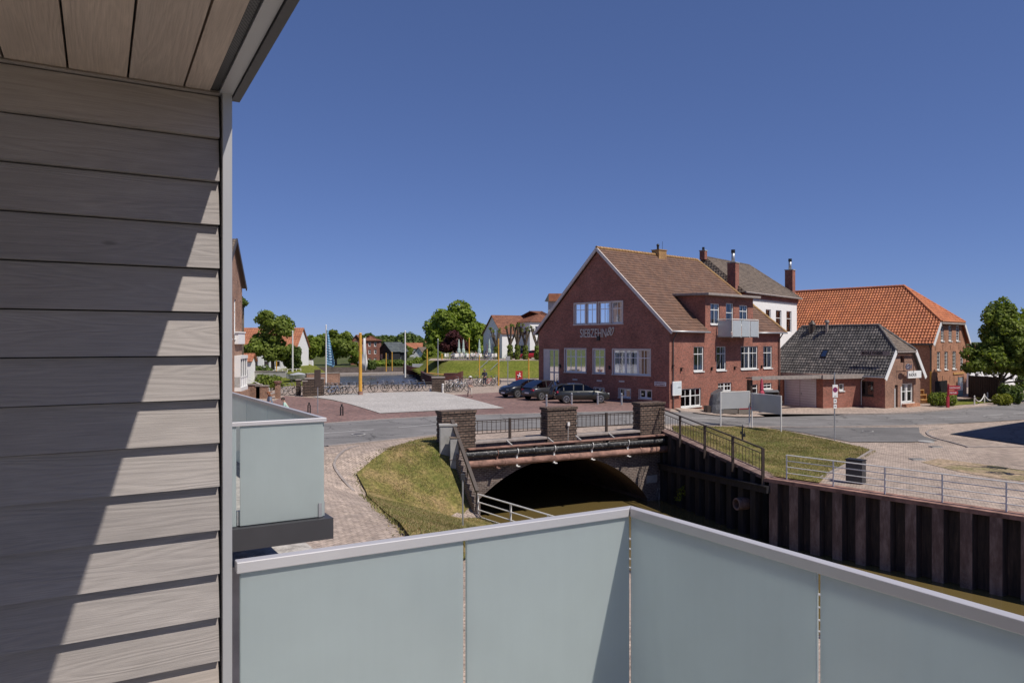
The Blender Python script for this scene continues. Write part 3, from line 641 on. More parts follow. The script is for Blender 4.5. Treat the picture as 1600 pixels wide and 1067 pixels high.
def tufts(name, poly, n, h, w, seed, mat, off=.05):
    rg = random.Random(seed); P = [(p[0], p[1]) for p in poly]; xs = [p[0] for p in P]; ys = [p[1] for p in P]; co = []; cnt = 0
    ctr = [(rg.uniform(min(xs), max(xs)), rg.uniform(min(ys), max(ys)), rg.uniform(.25, .9)) for _ in range(70)]
    while cnt < n:
        if rg.random() < .55: c = rg.choice(ctr); x = rg.gauss(c[0], c[2]); y = rg.gauss(c[1], c[2])
        else: x = rg.uniform(min(xs), max(xs)); y = rg.uniform(min(ys), max(ys))
        if not inpoly(x, y, P): continue
        z = zg(x, y) + off - .01; a = rg.uniform(0, 6.28); hh = h * rg.uniform(.4, 1.5); dx, dy = math.cos(a) * w, math.sin(a) * w; lx, ly = rg.gauss(0, hh * .5), rg.gauss(0, hh * .5)
        co += [(x - dx, y - dy, z), (x + dx, y + dy, z), (x + lx, y + ly, z + hh)]; cnt += 1
    me = bpy.data.meshes.new(name); me.from_pydata(co, [], [(3 * i, 3 * i + 1, 3 * i + 2) for i in range(cnt)]); me.materials.append(M[mat])
    o = bpy.data.objects.new(name, me); COL.objects.link(o); tag(o, 'short dry grass blades growing on the verge', 'grass', kind='stuff'); return o
M['blade'] = leafmat('dry grass blades', (.12, .16, .035), (.40, .31, .16), .25)
M['blade_green'] = leafmat('green grass blades', (.07, .12, .015), (.16, .20, .04), .25)
tag(tufts('grass_blades', gl_poly, 60000, .05, .013, 3, 'blade', .09), 'short patchy grass blades on the bank left of the bridge')
tag(tufts('grass_blades', gr_poly, 45000, .06, .016, 4, 'blade', .07), 'short patchy grass blades on the triangle beside the brown railing')
M['blade_dry'] = leafmat('straw coloured blades', (.30, .20, .10), (.46, .34, .20), .2)
tag(tufts('dry_grass', gl_poly, 22000, .035, .016, 13, 'blade_dry', .09), 'straw coloured dry tufts on the bank left of the bridge')
tag(tufts('dry_grass', gr_poly, 16000, .04, .02, 14, 'blade_dry', .07), 'straw coloured dry tufts on the triangle beside the brown railing')
# tufts over the edges so that the turf does not end in a clean line
edge = dense(gl_poly[:9], .1); rg = random.Random(9); co = []
for e in edge + dense(gr_poly[:9], .1):
    for _ in range(9):
        x = e.x + rg.gauss(0, .13); y = e.y + rg.gauss(0, .13); z = zg(x, y) + .01; a = rg.uniform(0, 6.28); h = rg.uniform(.03, .10)
        co.append((x, y, z, math.cos(a) * .022, math.sin(a) * .022, h, rg.gauss(0, .03), rg.gauss(0, .03)))
me = bpy.data.meshes.new('grass_blades'); me.from_pydata([q for c in co for q in ((c[0] - c[3], c[1] - c[4], c[2]), (c[0] + c[3], c[1] + c[4], c[2]), (c[0] + c[6], c[1] + c[7], c[2] + c[5]))], [], [(3 * i, 3 * i + 1, 3 * i + 2) for i in range(len(co))])
me.materials.append(M['blade']); o = bpy.data.objects.new('grass_blades', me); COL.objects.link(o); tag(o, 'ragged turf edge creeping over the paving', 'grass', kind='stuff')
# water
def flat(name, poly, z, mat):
    mb = MB(); mb.face([(x, y, z) for x, y in poly]); return tag(mb.build(name, mat), kind='structure')
bb = lambda t, o: (BO.x + BD.x * t + BN.x * o, BO.y + BD.y * t + BN.y * o)
flat('water', [(23, -9), (47, -9), (46, -2), (13, 36), (8, 38.8), (9.5, 42), (2, 76), (-12, 76), (-6, 36), (-2.7, 30)][::1], -3.7, 'water')
flat('water', [(-40, 76), (0, 76), (0, 140), (-40, 140)], -1.2, 'water_far')
mb = MB(); mb.face([(-60, -12, -4.6), (60, -12, -4.6), (60, 150, -4.6), (-60, 150, -4.6)]); tag(mb.build('canal_bed', 'pile_black'), kind='structure')
# basin walls
mb = MB()
for i in range(len(BASIN)):
    a, b = BASIN[i], BASIN[(i + 1) % len(BASIN)]
    mb.face([(a[0], a[1], -1.6), (b[0], b[1], -1.6), (b[0], b[1], zg(*b) + .02), (a[0], a[1], zg(*a) + .02)])
o = mb.build('quay_wall', 'brick_bridge'); tag(o, 'low brown brick quay wall round the harbour basin', 'wall')
mb = MB(); strip(mb, dense([BASIN[0], BASIN[1], BASIN[2]], 2), .4, 0, .10); tag(mb.build('quay_edge', 'kerb'), kind='structure')
# left canal wall
mb = MB(); a, b = V(-1.41, 30.5), V(22.6, -1.5); n = 40
for i in range(n):
    p, q = a.lerp(b, i / n), a.lerp(b, (i + 1) / n)
    mb.face([(p.x, p.y, -4.6), (q.x, q.y, -4.6), (q.x, q.y, zg(q.x - .05, q.y - .05)), (p.x, p.y, zg(p.x - .05, p.y - .05))])
mb.face([(-1.41, 30.5, -4.6), (-2.68, 33.84, -4.6), (-2.68, 33.84, -.02), (-1.41, 30.5, -2.5)])
tag(mb.build('quay_wall', 'brick_bridge'), 'brick canal wall below the white railing', 'wall')
# ---------------------------------------------------------------- sheet pile wall, right bank
def sheet(mb, a, b, ztop, zbot, per=.886, dep=.34, pan=0):
    a = Vector(a); b = Vector(b); L = (b - a).length; t = (b - a) / L; nrm = V(t.y, -t.x)      # towards the water
    if nrm.dot(V(-1, -1)) < 0: nrm = -nrm
    n = int(L / per) + 1; pr = [(0, 0), (.42, 0), (.5, 1), (.92, 1), (1, 0)]; pts = []
    for i in range(n):
        for u, d in pr[:-1]:
            s = (i + u) * per
            if s > L: break
            p = a + t * s + nrm * (0 if d else dep); pts.append((p, s / L))
    for k_, ((p, u), (q, w)) in enumerate(zip(pts[:-1], pts[1:])):
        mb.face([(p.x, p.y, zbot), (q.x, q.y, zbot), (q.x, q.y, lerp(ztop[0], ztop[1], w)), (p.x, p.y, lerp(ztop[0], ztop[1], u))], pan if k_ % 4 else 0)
QA, QD = V(10.95, 30.85), V(.667, -.745).normalized()
pw = thing('sheet_pile_wall', 'tall rusty sheet pile wall of the right canal bank under the white railing', 'retaining wall', (10.95, 30.85, -.97), absz=True)
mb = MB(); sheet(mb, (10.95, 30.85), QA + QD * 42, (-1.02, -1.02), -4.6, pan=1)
mb.build('piles', ['pile', 'pile_pan_shade'], pw)  # webs and pans take the colour with the recess shade in it
mb = MB(); nq = V(-.745, -.667)
def qp(s, o, z): p = QA + QD * s + V(-.745, -.667).normalized() * o; return V(p.x, p.y, z)
mb.hexa([qp(-.25, -.35, -1.1), qp(42, -.35, -1.1), qp(42, .36, -1.1), qp(-.25, .36, -1.1), qp(-.25, -.35, -.95), qp(42, -.35, -.95), qp(42, .36, -.95), qp(-.25, .36, -.95)])
mb.build('capping_beam', 'rust', pw)
pb = thing('sheet_pile_wall', 'black tarred sheet pile wing wall beside the bridge with sloping top', 'retaining wall', (8.3, 39.4, 0), absz=True)
mb = MB(); SA, SB = V(8.22, 39.53), V(10.95, 30.85); sheet(mb, SA, SB, (-.05, -1.0), -4.6)
mb.build('piles', 'pile_black', pb)
SD = (SB - SA).normalized(); SN = V(SD.y, -SD.x)
if SN.x > 0: SN = -SN
SL = (SB - SA).length
def sp(s, o, z): p = SA + SD * s + SN * o; return V(p.x, p.y, z)
mb = MB(); mb.hexa([sp(0, -.3, -.12), sp(SL, -.3, -1.07), sp(SL, .33, -1.07), sp(0, .33, -.12), sp(0, -.3, .03), sp(SL, -.3, -.93), sp(SL, .33, -.93), sp(0, .33, .03)])
mb.build('capping_beam', 'pile', pb)
mb = MB(); mb.hexa([sp(.2, .3, -2.05), sp(SL + .2, .3, -1.55), sp(SL + .2, .48, -1.55), sp(.2, .48, -2.05), sp(.2, .3, -1.72), sp(SL + .2, .3, -1.24), sp(SL + .2, .48, -1.24), sp(.2, .48, -1.72)])
mb.hexa([sp(.2, .48, -1.76), sp(SL + .2, .48, -1.28), sp(SL + .2, .58, -1.28), sp(.2, .58, -1.76), sp(.2, .48, -1.72), sp(SL + .2, .48, -1.24), sp(SL + .2, .58, -1.24), sp(.2, .58, -1.72)])
mb.build('waling_beam', 'pile_black', pb)
pc = sp(7.45, .42, -2.36); mb = MB()
ring = lambda r, o: [pc + V(SD.x, SD.y, 0) * r * math.cos(k / 16 * 2 * math.pi) + V(0, 0, 1) * r * math.sin(k / 16 * 2 * math.pi) + V(SN.x, SN.y, 0) * o for k in range(16)]
mb.loft([ring(.27, -.3), ring(.27, .25), ring(.20, .25), ring(.20, -.2)]); mb.build('drain_pipe', 'pile', pb, smooth=False)
for c_ in list(pw.children) + list(pb.children): c_.location = -c_.parent.location
t = thing('weed', 'small yellow flowering weed growing out of the black wing wall', 'plant', sp(2.3, .36, -2.9))
leaf_mesh('leaves', [(0, 0, 0, .25, .2, .3), (-.2, -.1, -.25, .2, .15, .15), (.15, 0, .2, .15, .1, .2)], 120, .06, 5, 'leaf_yellow', t)
mb = MB(); mb.tube([V(0, .15, -.4), V(0, .05, 0), V(0, 0, .3)], [.02, .015, .008], 5); mb.build('stem', 'leaf', t)
# railings
def railing(name, label, posts, zt, ztop, mat, rails, r=.025, pr=.03, bars=0, cat='railing', flat=False, group=None):
    """posts: list of base points; zt: rail heights above base; vertical bars between the lower two rails"""
    t = thing(name, label, cat, posts[0], group=group); o = posts[0]; P = [p - o for p in posts]
    for p in P:
        mb = MB()
        if flat: mb.bar(p + V(0, 0, -.35), p + V(0, 0, ztop), pr * 2, pr * 2)
        else: mb.tube([p + V(0, 0, -.15), p + V(0, 0, ztop)], pr, 8)
        mb.build('post', mat, t)
    for k, h in enumerate(rails):
        mb = MB()
        for a, b in zip(P[:-1], P[1:]):
            if flat: mb.bar(a + V(0, 0, h), b + V(0, 0, h), .06 if k == 0 else .035, .05 if k == 0 else .03)
            else: mb.tube([a + V(0, 0, h), b + V(0, 0, h)], r if k == 0 else r * .8, 6)
        mb.build('rail', mat, t)
    if bars:
        mb = MB(); h0, h1 = rails[-1], rails[1]
        for a, b in zip(P[:-1], P[1:]):
            for i in range(1, bars):
                p = a.lerp(b, i / bars); mb.tube([p + V(0, 0, h0), p + V(0, 0, h1)], .011, 5, cap=False)
        mb.build('balusters', mat, t)
    return t
q = [qp(.55 + 1.95 * k, -.08, -.95) for k in range(17)]
railing('white_railing', 'white tubular railing with four rails along the right canal bank', q, 0, 1.0, 'white_steel', [1.0, .76, .51, .26])
bp = [sp(SL * k / 4 + (.1 if k == 0 else (-.12 if k == 4 else 0)), .42, lerp(.0, -.95, k / 4)) for k in range(5)]
railing('brown_railing', 'dark brown steel railing stepping down from the bridge along the black wing wall', bp, 0, 1.22, 'brown_paint', [1.22, 1.0, .28], pr=.055, bars=9, flat=True)
lq = [V(-1.41 + 1.36 * k, 30.5 - 1.81 * k, -2.57) for k in range(9)]
for p in lq: p.z = zg(p.x - .1, p.y - .1) + .02
railing('white_railing', 'white tubular railing at the foot of the grass bank on the left canal side', lq, 0, .98, 'white_steel', [.98, .66, .34, .06], pr=.04, r=.03)
# dark metal bin box against the railing
t = thing('waste_bin', 'dark slate grey box bin behind the white canal railing', 'bin', at(1334, 756, 29.6) * 1.0)
t.location.z = -.95
mb = MB(); mb.box(-.33, 0, .02, .33, .38, .92); mb.build('body', 'charcoal', t, bevel=.01, ).rotation_euler = (0, 0, R(-48))
mb = MB(); mb.box(-.35, -.02, .92, .35, .40, .96); mb.build('lid', 'black', t, bevel=.01).rotation_euler = (0, 0, R(-48))
# ---------------------------------------------------------------- the bridge
BA = math.atan2(BD.y, BD.x)
br = thing('bridge', 'weathered brick arch bridge with three parapet pillars and two pipes across its face', 'bridge', (BO.x, BO.y, 0), BA)
ACX, AR, AZ = 4.75, 6.84, -7.79                           # arch centre along the face, radius, centre height
def arch_z(t): return AZ + math.sqrt(max(AR * AR - (t - ACX) ** 2, 0))
mb = MB(); hw = 5.35; n = 36; face = lambda t, z, y=0: (t, y, z)
mb.face([face(-1.6, -4.6), face(ACX - hw, -4.6), face(ACX - hw, -.02), face(-1.6, -.02)]); mb.face([face(ACX + hw, -4.6), face(11.6, -4.6), face(11.6, -.02), face(ACX + hw, -.02)])
for i in range(n):
    a, b = ACX - hw + 2 * hw * i / n, ACX - hw + 2 * hw * (i + 1) / n
    za, zb = (arch_z(a), arch_z(b)); mb.face([face(a, za), face(b, zb), face(b, -.02), face(a, -.02)])
mb.face([face(-1.6, -.02), face(11.6, -.02), face(11.6, -.02, .35), face(-1.6, -.02, .35)])
mb.build('arch_wall', 'brick_bridge', br)
mb = MB(); mb2 = MB()                                      # voussoir ring, standing 3 cm proud
for i in range(n):
    a, b = math.pi / 2 + .85 * (1 - 2 * i / n), math.pi / 2 + .85 * (1 - 2 * (i + 1) / n)
    def pt(th, r): return (ACX + math.cos(th) * r, AZ + math.sin(th) * r)
    (x0, z0), (x1, z1), (x2, z2), (x3, z3) = pt(a, AR), pt(b, AR), pt(b, AR + .38), pt(a, AR + .38)
    mb.face([(x0, -.04, z0), (x1, -.04, z1), (x2, -.04, z2), (x3, -.04, z3)]); mb.face([(x3, -.04, z3), (x2, -.04, z2), (x2, 0, z2), (x3, 0, z3)]); mb.face([(x0, -.04, z0), (x0, 0, z0), (x1, 0, z1), (x1, -.04, z1)])
mb.build('arch_ring', 'brick_bridge', br)
mb = MB(); L = 40
for i in range(n):
    a, b = ACX - hw + 2 * hw * i / n, ACX - hw + 2 * hw * (i + 1) / n
    mb.face([(a, 0, arch_z(a)), (a, L, arch_z(a)), (b, L, arch_z(b)), (b, 0, arch_z(b))])
for s in (-1, 1): x = ACX + s * hw; mb.face([(x, 0, -4.6), (x, L, -4.6), (x, L, arch_z(x)), (x, 0, arch_z(x))])
mb.face([(ACX - hw, L, -4.6), (ACX + hw, L, -4.6), (ACX + hw, L, -.5), (ACX - hw, L, -.5)])
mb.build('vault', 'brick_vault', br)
mb = MB(); mb.box(.0, -.14, -.02, 3.9, .42, .10); mb.box(5.6, -.14, -.02, 9.55, .42, .10); mb.build('ledge', 'kerb', br, bevel=.02)
for x0, x1, zt in ((-1.62, .03, 1.57), (3.92, 5.59, 1.5), (9.57, 11.15, 1.52)):
    mb = MB(); z = -.02; rw = .125; k = 0; rnd = random.Random(int(x0 * 7 + 40))
    while z < zt - .14:                                     # rough projecting courses
        j = .022 if k % 2 else 0; mb.box(x0 - j, -.12 - j, z, x1 + j, .52 + j, min(z + rw, zt - .12)); z += rw; k += 1
    mb.box(x0 - .06, -.18, zt - .12, x1 + .06, .58, zt); mb.box(x0 - .02, -.145, -.32, x1 + .02, -.002, -.03)
    mb.build('pillar', 'brick_pillar', br)
for a, b in ((.03, 3.92), (5.59, 9.57)):
    mb = MB(); yy = .14
    mb.bar((a, yy, 1.02), (b, yy, 1.02), .06, .045); mb.bar((a, yy, .42), (b, yy, .42), .05, .035); mb.bar((a, yy, .94), (b, yy, .94), .035, .025)
    for q_ in range(1, 16):
        x = a + (b - a) * q_ / 16
        if abs(q_ - 8) < .1: mb.box(x - .05, yy - .06, .1, x + .05, yy + .06, 1.08)
        else: mb.box(x - .011, yy - .011, .42, x + .011, yy + .011, 1.0)
    mb.build('railing', 'brown_paint', br)
mb = MB(); pts = [V(-.6, -.42, -.43), V(4, -.42, -.46), V(10.6, -.42, -.50), V(11.45, -.42, -.52)]; mb.tube(pts, .15, 14)
for x in (3.0, 7.2): mb.tube([V(x, -.42, -.455), V(x + .12, -.42, -.457)], .18, 14)
mb.build('pipe', 'peel', br, smooth=False)
mb = MB(); mb.tube([V(-.6, -.36, -.90), V(11.3, -.36, -.95)], .17, 14)
for x in (1.4, 5.0, 9.3): mb.tube([V(x, -.36, -.91), V(x + .08, -.36, -.91)], .185, 14)
mb.build('pipe', 'rust', br, smooth=False)
mb = MB(); mb.box(-.5, -.60, -.20, 10.9, -.30, -.15); mb.box(-.5, -.32, -.30, 10.9, -.29, -.16); mb.build('cover_strip', 'rust', br)
for x in (1.0, 2.05, 4.1, 6.3, 8.5):
    mb = MB(); th = [i / 10 * math.pi * 1.1 - .3 for i in range(11)]
    mb.tube([V(x, -.42 - .175 * math.sin(a + .2), -.46 + .175 * math.cos(a)) for a in th], .025, 6)
    mb.box(x - .04, -.46, -1.15, x + .04, -.38, -.60); mb.box(x - .04, -.6, -1.16, x + .1, -.3, -1.13)
    mb.build('pipe_clamp', 'white_steel' if x != 1.0 else 'rust', br)
for x in (1.75, 4.0, 5.6, 7.6):
    mb = MB(); mb.bar((x, -.52, -.13), (x - .15, -.25, .07), .08, .05); mb.build('bracket', 'concrete', br)
mb = MB(); mb.box(5.0, -.26, .58, 5.12, -.18, .76); mb.tube([V(5.06, -.2, .58), V(5.06, -.17, -.3)], .012, 5); mb.build('lamp_box', 'white_steel', br)
mb = MB(); rnd = random.Random(5)                           # limescale and stone patches at the right abutment
for k in range(1): mb.box(10.05, -.012, -2.75, 10.75, .0, -2.35)
mb.build('stone_block', 'concrete', br)
def stainmat():
    m, nt, p = MAT('white limescale on brick'); v = mapping(nt, 'Object', (1, 1, .35)); n = noise(nt, v, 6, 6, .8)
    nt.links.new(ramp(nt, n, [(.45, (.10, .075, .065)), (.55, (.2, .18, .17)), (.62, (.5, .48, .46))]), p.inputs['Base Color']); p.inputs['Roughness'].default_value = .9; return m
M['stain'] = stainmat()
mb = MB(); mb.face([(10.6, -.006, -4.3), (11.25, -.006, -4.3), (11.3, -.006, -2.6), (11.1, -.006, -2.2), (10.9, -.006, -2.35), (10.7, -.006, -3.2)]); mb.face([(10.13, .02, -4.2), (10.13, 2.2, -4.2), (10.09, 2.0, -3.2), (10.09, .02, -3.0)])
mb.build('limescale', 'stain', br)
# wing wall with sloping timber handrail on the left
ww = thing('wing_wall', 'short brick wing wall with a steep brown handrail left of the arch', 'wall', (-2.7, 33.3, 0))
A0, A1 = V(0, 0, 0), V(1.26, -2.85, 0); d = (A1 - A0).normalized(); nn = V(-d.y, d.x, 0) * .14
mb = MB(); n = 12
for i in range(n):
    a, b = A0.lerp(A1, i / n), A0.lerp(A1, (i + 1) / n); z = lerp(.55, -2.05, (i + .5) / n)
    mb.hexa([a - nn + V(0, 0, -4.2), b - nn + V(0, 0, -4.2), b + nn + V(0, 0, -4.2), a + nn + V(0, 0, -4.2), a - nn + V(0, 0, z), b - nn + V(0, 0, z), b + nn + V(0, 0, z), a + nn + V(0, 0, z)])
mb.build('stepped_wall', 'brick_bridge', ww)
mb = MB(); mb.bar(A0 + V(-.02, .05, 1.18), A1 + V(0, 0, -1.45), .16, .12); mb.build('handrail', 'brown_paint', ww, bevel=.01)
mb = MB()
for f_ in (.3, .62, .97): p = A0.lerp(A1, f_); zt = lerp(1.18, -1.45, f_); mb.bar(p + V(0, 0, zt - .75), p + V(0, 0, zt - .05), .05, .05)
mb.build('handrail_posts', 'brown_paint', ww)
# utility cabinets on the bank
g0 = G(706, 727)
t = thing('utility_cabinet', 'tall pale grey concrete utility cabinet on the grass bank behind the smaller one', 'cabinet', (g0.x - .22, g0.y + .55, g0.z), R(8))
mb = MB(); mb.box(-.38, -.2, -.2, .38, .2, 1.7); mb.build('body', 'concrete', t, bevel=.02)
mb = MB(); mb.box(-.41, -.23, 1.7, .41, .23, 1.79); mb.build('lid', 'concrete', t, bevel=.015)
mb = MB(); mb.box(-.33, -.212, .12, .33, -.2, 1.6); mb.build('door', 'concrete', t)
t = thing('utility_cabinet', 'narrow lichen topped grey cabinet standing in front of the taller one', 'cabinet', (g0.x + .12, g0.y, g0.z), R(8))
mb = MB(); mb.box(-.2, -.2, -.3, .2, .2, 1.22); mb.build('body', 'concrete', t, bevel=.015)
mb = MB(); mb.box(-.22, -.22, .30, .22, .22, .33); mb.build('band', 'kerb', t)
mb = MB(); mb.box(-.215, -.215, 1.22, .215, .215, 1.27); mb.build('lid', 'tile_old', t, bevel=.01)
# marker pole with a small box on the bank
g0 = G(723, 820, 0); t = thing('marker_pole', 'thin grey pole with a small dark box on top on the grass bank', 'pole', at(723, 826, 25.5)); t.location.z = zg(t.location.x, t.location.y)
H = EYE - (745 - HY) / F * 25.5 - t.location.z
mb = MB(); mb.tube([V(0, 0, -.2), V(0, 0, H)], .028, 8); mb.build('pole', 'steel', t)
mb = MB(); mb.box(-.07, -.05, H - .1, .07, .05, H + .12); mb.build('box', 'charcoal', t, bevel=.01)

# manhole covers and gully grates in the paving
M['iron'] = plain('worn cast iron', (.12, .11, .105), .6, metal=.4, var=.3, scale=9)
def manhole(label, px, py, r, mat, rnd_=True):
    g = G(px, py); t = thing('manhole_cover' if rnd_ else 'gully_grate', label, 'manhole cover' if rnd_ else 'grate', (g.x, g.y, g.z + .045)); mb = MB()
    if rnd_: mb.tube([V(0, 0, -.05), V(0, 0, .006)], r, 20); mb.build('rim', 'concrete', t); mb = MB(); mb.tube([V(0, 0, -.04), V(0, 0, .012)], r * .78, 20); mb.build('cover', mat, t)
    else:
        mb.box(-r, -r * .7, -.05, r, r * .7, .006); mb.build('frame', 'concrete', t); mb = MB()
        for k in range(6): x = lerp(-r * .8, r * .8, k / 5); mb.box(x - .02, -r * .55, 0, x + .02, r * .55, .012)
        mb.build('bars', mat, t)
manhole('pale rimmed round manhole cover at the corner of the side road', 1447, 690, .42, 'concrete')
manhole('dark manhole cover in the middle of the road left of the bridge', 560, 679, .36, 'iron'); manhole('dark manhole cover in the side road', 1356, 674, .34, 'iron')
manhole('small drain grate at the kerb line of the side street corner', 1462, 698, .28, 'iron', False); manhole('small drain grate in the paving near the canal railing', 1433, 717.5, .3, 'iron', False)
# ---------------------------------------------------------------- the red brick house
def norm2(x, y): l = math.hypot(x, y); return (x / l, y / l)
HD = norm2(.756, .655); HN = (-HD[1], HD[0])
d0 = 5.05 * F / (638 - HY); HC = (ray(1046) * d0, d0)
house = thing('brick_house', 'large dark red brick house with brown tiled roof, gable lettering and flat dormer', 'house', (HC[0], HC[1], 0), math.atan2(HD[1], HD[0]))
Ff = lambda s, o, z: V(s, -o, z)
Gf = lambda s, o, z: V(-o, s, z)
def hF(x0, y0, x1, y1): ym = y0; s0, z1 = on(x0, y0, HC, HD); _, z0 = on(x0, y1, HC, HD); s1, _ = on(x1, y1, HC, HD); return (s0, z0, s1, z1)
def hG(x0, y0, x1, y1): s1, z1 = on(x0, y0, HC, HN); _, z0 = on(x0, y1, HC, HN); s0, _ = on(x1, y1, HC, HN); return (s0, z0, s1, z1)
HW, HL, ZE, ZR, RW = 14.4, 16.1, 5.62, 12.45, 7.2
gw = [hG(898, 475.5, 914, 507), hG(916.5, 474, 932, 506), hG(936, 472.5, 952.3, 505.2), hG(955.5, 471, 972.3, 504.2)]
gg = [(hG(883, 545, 915, 580.5), 2), (hG(927.5, 545, 944.5, 581.5), 1), (hG(958, 544.5, 1015.5, 583), 3)]
gb = [hG(928.5, 605, 944, 612.5), hG(967, 606.5, 985, 620), hG(999, 608.3, 1018, 621.5)]
gdoor = hG(849, 545.5, 873.5, 603)
zu = (gw[0][1] + gw[3][1]) / 2; zt = (gw[0][3] + gw[3][3]) / 2; gw = [(a, zu, c, zt) for a, _, c, _ in gw]
zu = gg[0][0][1]; zt = gg[0][0][3]; gg = [((a[0], zu, a[2], zt), n) for a, n in gg]
gdoor = (gdoor[0], .35, gdoor[2], zt)
holesG = gw + [a for a, _ in gg] + gb + [gdoor]
mb = MB(); wall_mesh(mb, [(0, -1.2), (HW, -1.2), (HW, ZE - .1), (RW, ZR - .25), (0, ZE - .1)], holesG, Gf, 0, .14, 0)
mb.build('wall', 'brick_dark', house)
fw_ = [(hF(1083.8, 541, 1099.6, 580.5), 1), (hF(1119.3, 541, 1134.5, 578.7), 1), (hF(1157.5, 540.5, 1184, 576.6), 2), (hF(1192.7, 540.5, 1206.5, 574.5), 1)]
zz = (sum(a[1] for a, _ in fw_) / 4, sum(a[3] for a, _ in fw_) / 4); fw_ = [((a[0], zz[0], a[2], zz[1]), n) for a, n in fw_]
fb = [(hF(1063.8, 607.5, 1095.4, 636.5), 2), (hF(1122, 598, 1143, 612), 2), (hF(1170, 600.5, 1184, 616), 1), (hF(1193, 598.3, 1206, 608), 1)]
dw = [hF(1110, 473.5, 1124.3, 506.3), hF(1134.3, 471, 1146, 505), hF(1155.3, 475.5, 1168.3, 505)]
zt = dw[0][3]; dw = [(dw[0][0], dw[0][1], dw[0][2], zt), (dw[1][0], 5.45, dw[1][2], zt + .1), (dw[2][0], dw[0][1], dw[2][2], zt)]
mb = MB(); holes = [a for a, _ in fw_ + fb]
wall_mesh(mb, [(0, -1.6), (HL, -1.6), (HL, ZE - .12), (0, ZE - .12)], holes, Ff, 0, .14, 0)
D0, D1, DZ = 4.62, 11.6, 8.42
wall_mesh(mb, [(D0, ZE - .12), (D1, ZE - .12), (D1, DZ), (D0, DZ)], dw, Ff, 0, .14, 0)
mb.build('wall', 'brick_bright', house)
SL_ = (ZR - 5.5) / (RW + .4)
rz = lambda y: 5.5 + (y + .4) * SL_
yb = (DZ - 5.5) / SL_ - .4
for x_ in (D0, D1): mb = MB(); mb.face([(x_, 0, ZE - .3), (x_, yb, DZ), (x_, 0, DZ)]); mb.build('dormer_side', 'brick_bright', house)
mb = MB(); mb.face([(HL, 0, -1.6), (HL, HW, -1.6), (HL, HW, ZE - .1), (HL, 0, ZE - .1)]); mb.face([(0, HW, -1.2), (0, HW, ZE - .1), (HL, HW, ZE - .1), (HL, HW, -1.2)]); mb.build('wall', 'brick_bright', house)
# roof
hx = HL + .35; RE = 13.8; x0 = -.22; yr = RW
def frp(*p): return [V(x, y, rz(y)) for x, y in p]
tkw = dict(tw=.3, th=.34, amp=.022, step=.035)
roof_plane('roof_slope', frp((x0, -.4), (D0, -.4), (D0, yr), (x0, yr)), house, 'tile_brown', **tkw)
roof_plane('roof_slope', frp((D0, yb + .02), (D1, yb + .02), (D1, yr), (D0, yr)), house, 'tile_brown', **tkw)
roof_plane('roof_slope', frp((D1, -.4), (hx, -.4), (RE, yr), (D1, yr)), house, 'tile_brown', **tkw)
roof_plane('roof_slope', [V(hx, -.4, 5.5), V(hx, HW + .4, 5.5), V(RE, yr, ZR)], house, 'tile_brown', **tkw)
roof_plane('roof_slope', [V(hx, HW + .4, 5.5), V(x0, HW + .4, 5.5), V(x0, yr, ZR), V(RE, yr, ZR)], house, 'tile_brown', **tkw)
M['tile_ochre'] = tilemat('lichen yellow ridge tiles', [(.40, .24, .09), (.32, .17, .075), (.45, .27, .10)], .3, .3)
ridge(house, (x0, yr, ZR + .02), (RE, yr, ZR + .02), 'tile_ochre', .14)
ridge(house, (RE, yr, ZR + .02), (hx, -.4, 5.56), 'tile_ochre', .12)
for ya, yz_ in ((-.42, yr), (HW + .42, yr)):               # pale verge boards on both rakes
    mb = MB(); za = 5.5; mb.bar((x0 + .0, ya, za - .10), (x0 + .0, yz_, ZR - .08), .10, .24); mb.build('verge_board', 'trim', house)
mb = MB(); yf = -.55                                        # dormer flat roof with grey fascia
mb.hexa([V(D0 - .35, yf, DZ - .02), V(D1 + .35, yf, DZ - .02), V(D1 + .35, yb + .4, DZ + .06), V(D0 - .35, yb + .4, DZ + .06), V(D0 - .35, yf, DZ + .17), V(D1 + .35, yf, DZ + .17), V(D1 + .35, yb + .4, DZ + .25), V(D0 - .35, yb + .4, DZ + .25)])
mb.build('dormer_roof', 'kerb', house, bevel=.02)
mb = MB(); gutter(mb, V(x0, -.47, 5.5), V(D0 - .02, -.47, 5.47), .075); gutter(mb, V(D1 + .02, -.47, 5.47), V(hx, -.47, 5.5), .075); mb.build('gutter', 'steel', house, smooth=True)
M['pipe_dark'] = plain('dark zinc', (.07, .06, .058), .6, metal=.3, var=.15)
for x, za, zb in ((.35, 5.45, -.35), (HL - .35, 5.45, .3)):
    mb = MB(); mb.tube([V(x, -.45, za), V(x, -.15, za - .45), V(x, -.09, za - .7), V(x, -.09, zb)], .05, 7); mb.build('drain_pipe', 'pipe_dark', house)
# windows
for i, h in enumerate(gw): window(house, Gf, h, 1, .3, True, surround=.10, fm='grey_render' if 0 else 'white_paint', sill=False, seed=i)
mb = MB(); mb.box(gw[3][0] - .14, -.14, gw[0][1] - .1, gw[0][2] + .14, .08, gw[0][1] - .012, fr=lambda x, y, z: Gf(x, y, z)); mb.build('sill', 'trim', house)
for h, n in gg: window(house, Gf, h, n, .32, True, surround=.10, seed=n)
for h in gb: window(house, Gf, h, 2, 0, False, surround=.05, curtain=False)
d = gdoor; mb = MB(); fx = lambda a, b, c, e, o0, o1, m=0: mb.box(a, o0, b, c, o1, e, m, fr=lambda x, y, z: Gf(x, y, z))
w4 = (d[2] - d[0]); fx(d[0], d[1], d[0] + .1, d[3], -.1, -.02); fx(d[2] - .1, d[1], d[2], d[3], -.1, -.02); fx(d[0] + .1, d[3] - .1, d[2] - .1, d[3], -.1, -.02)
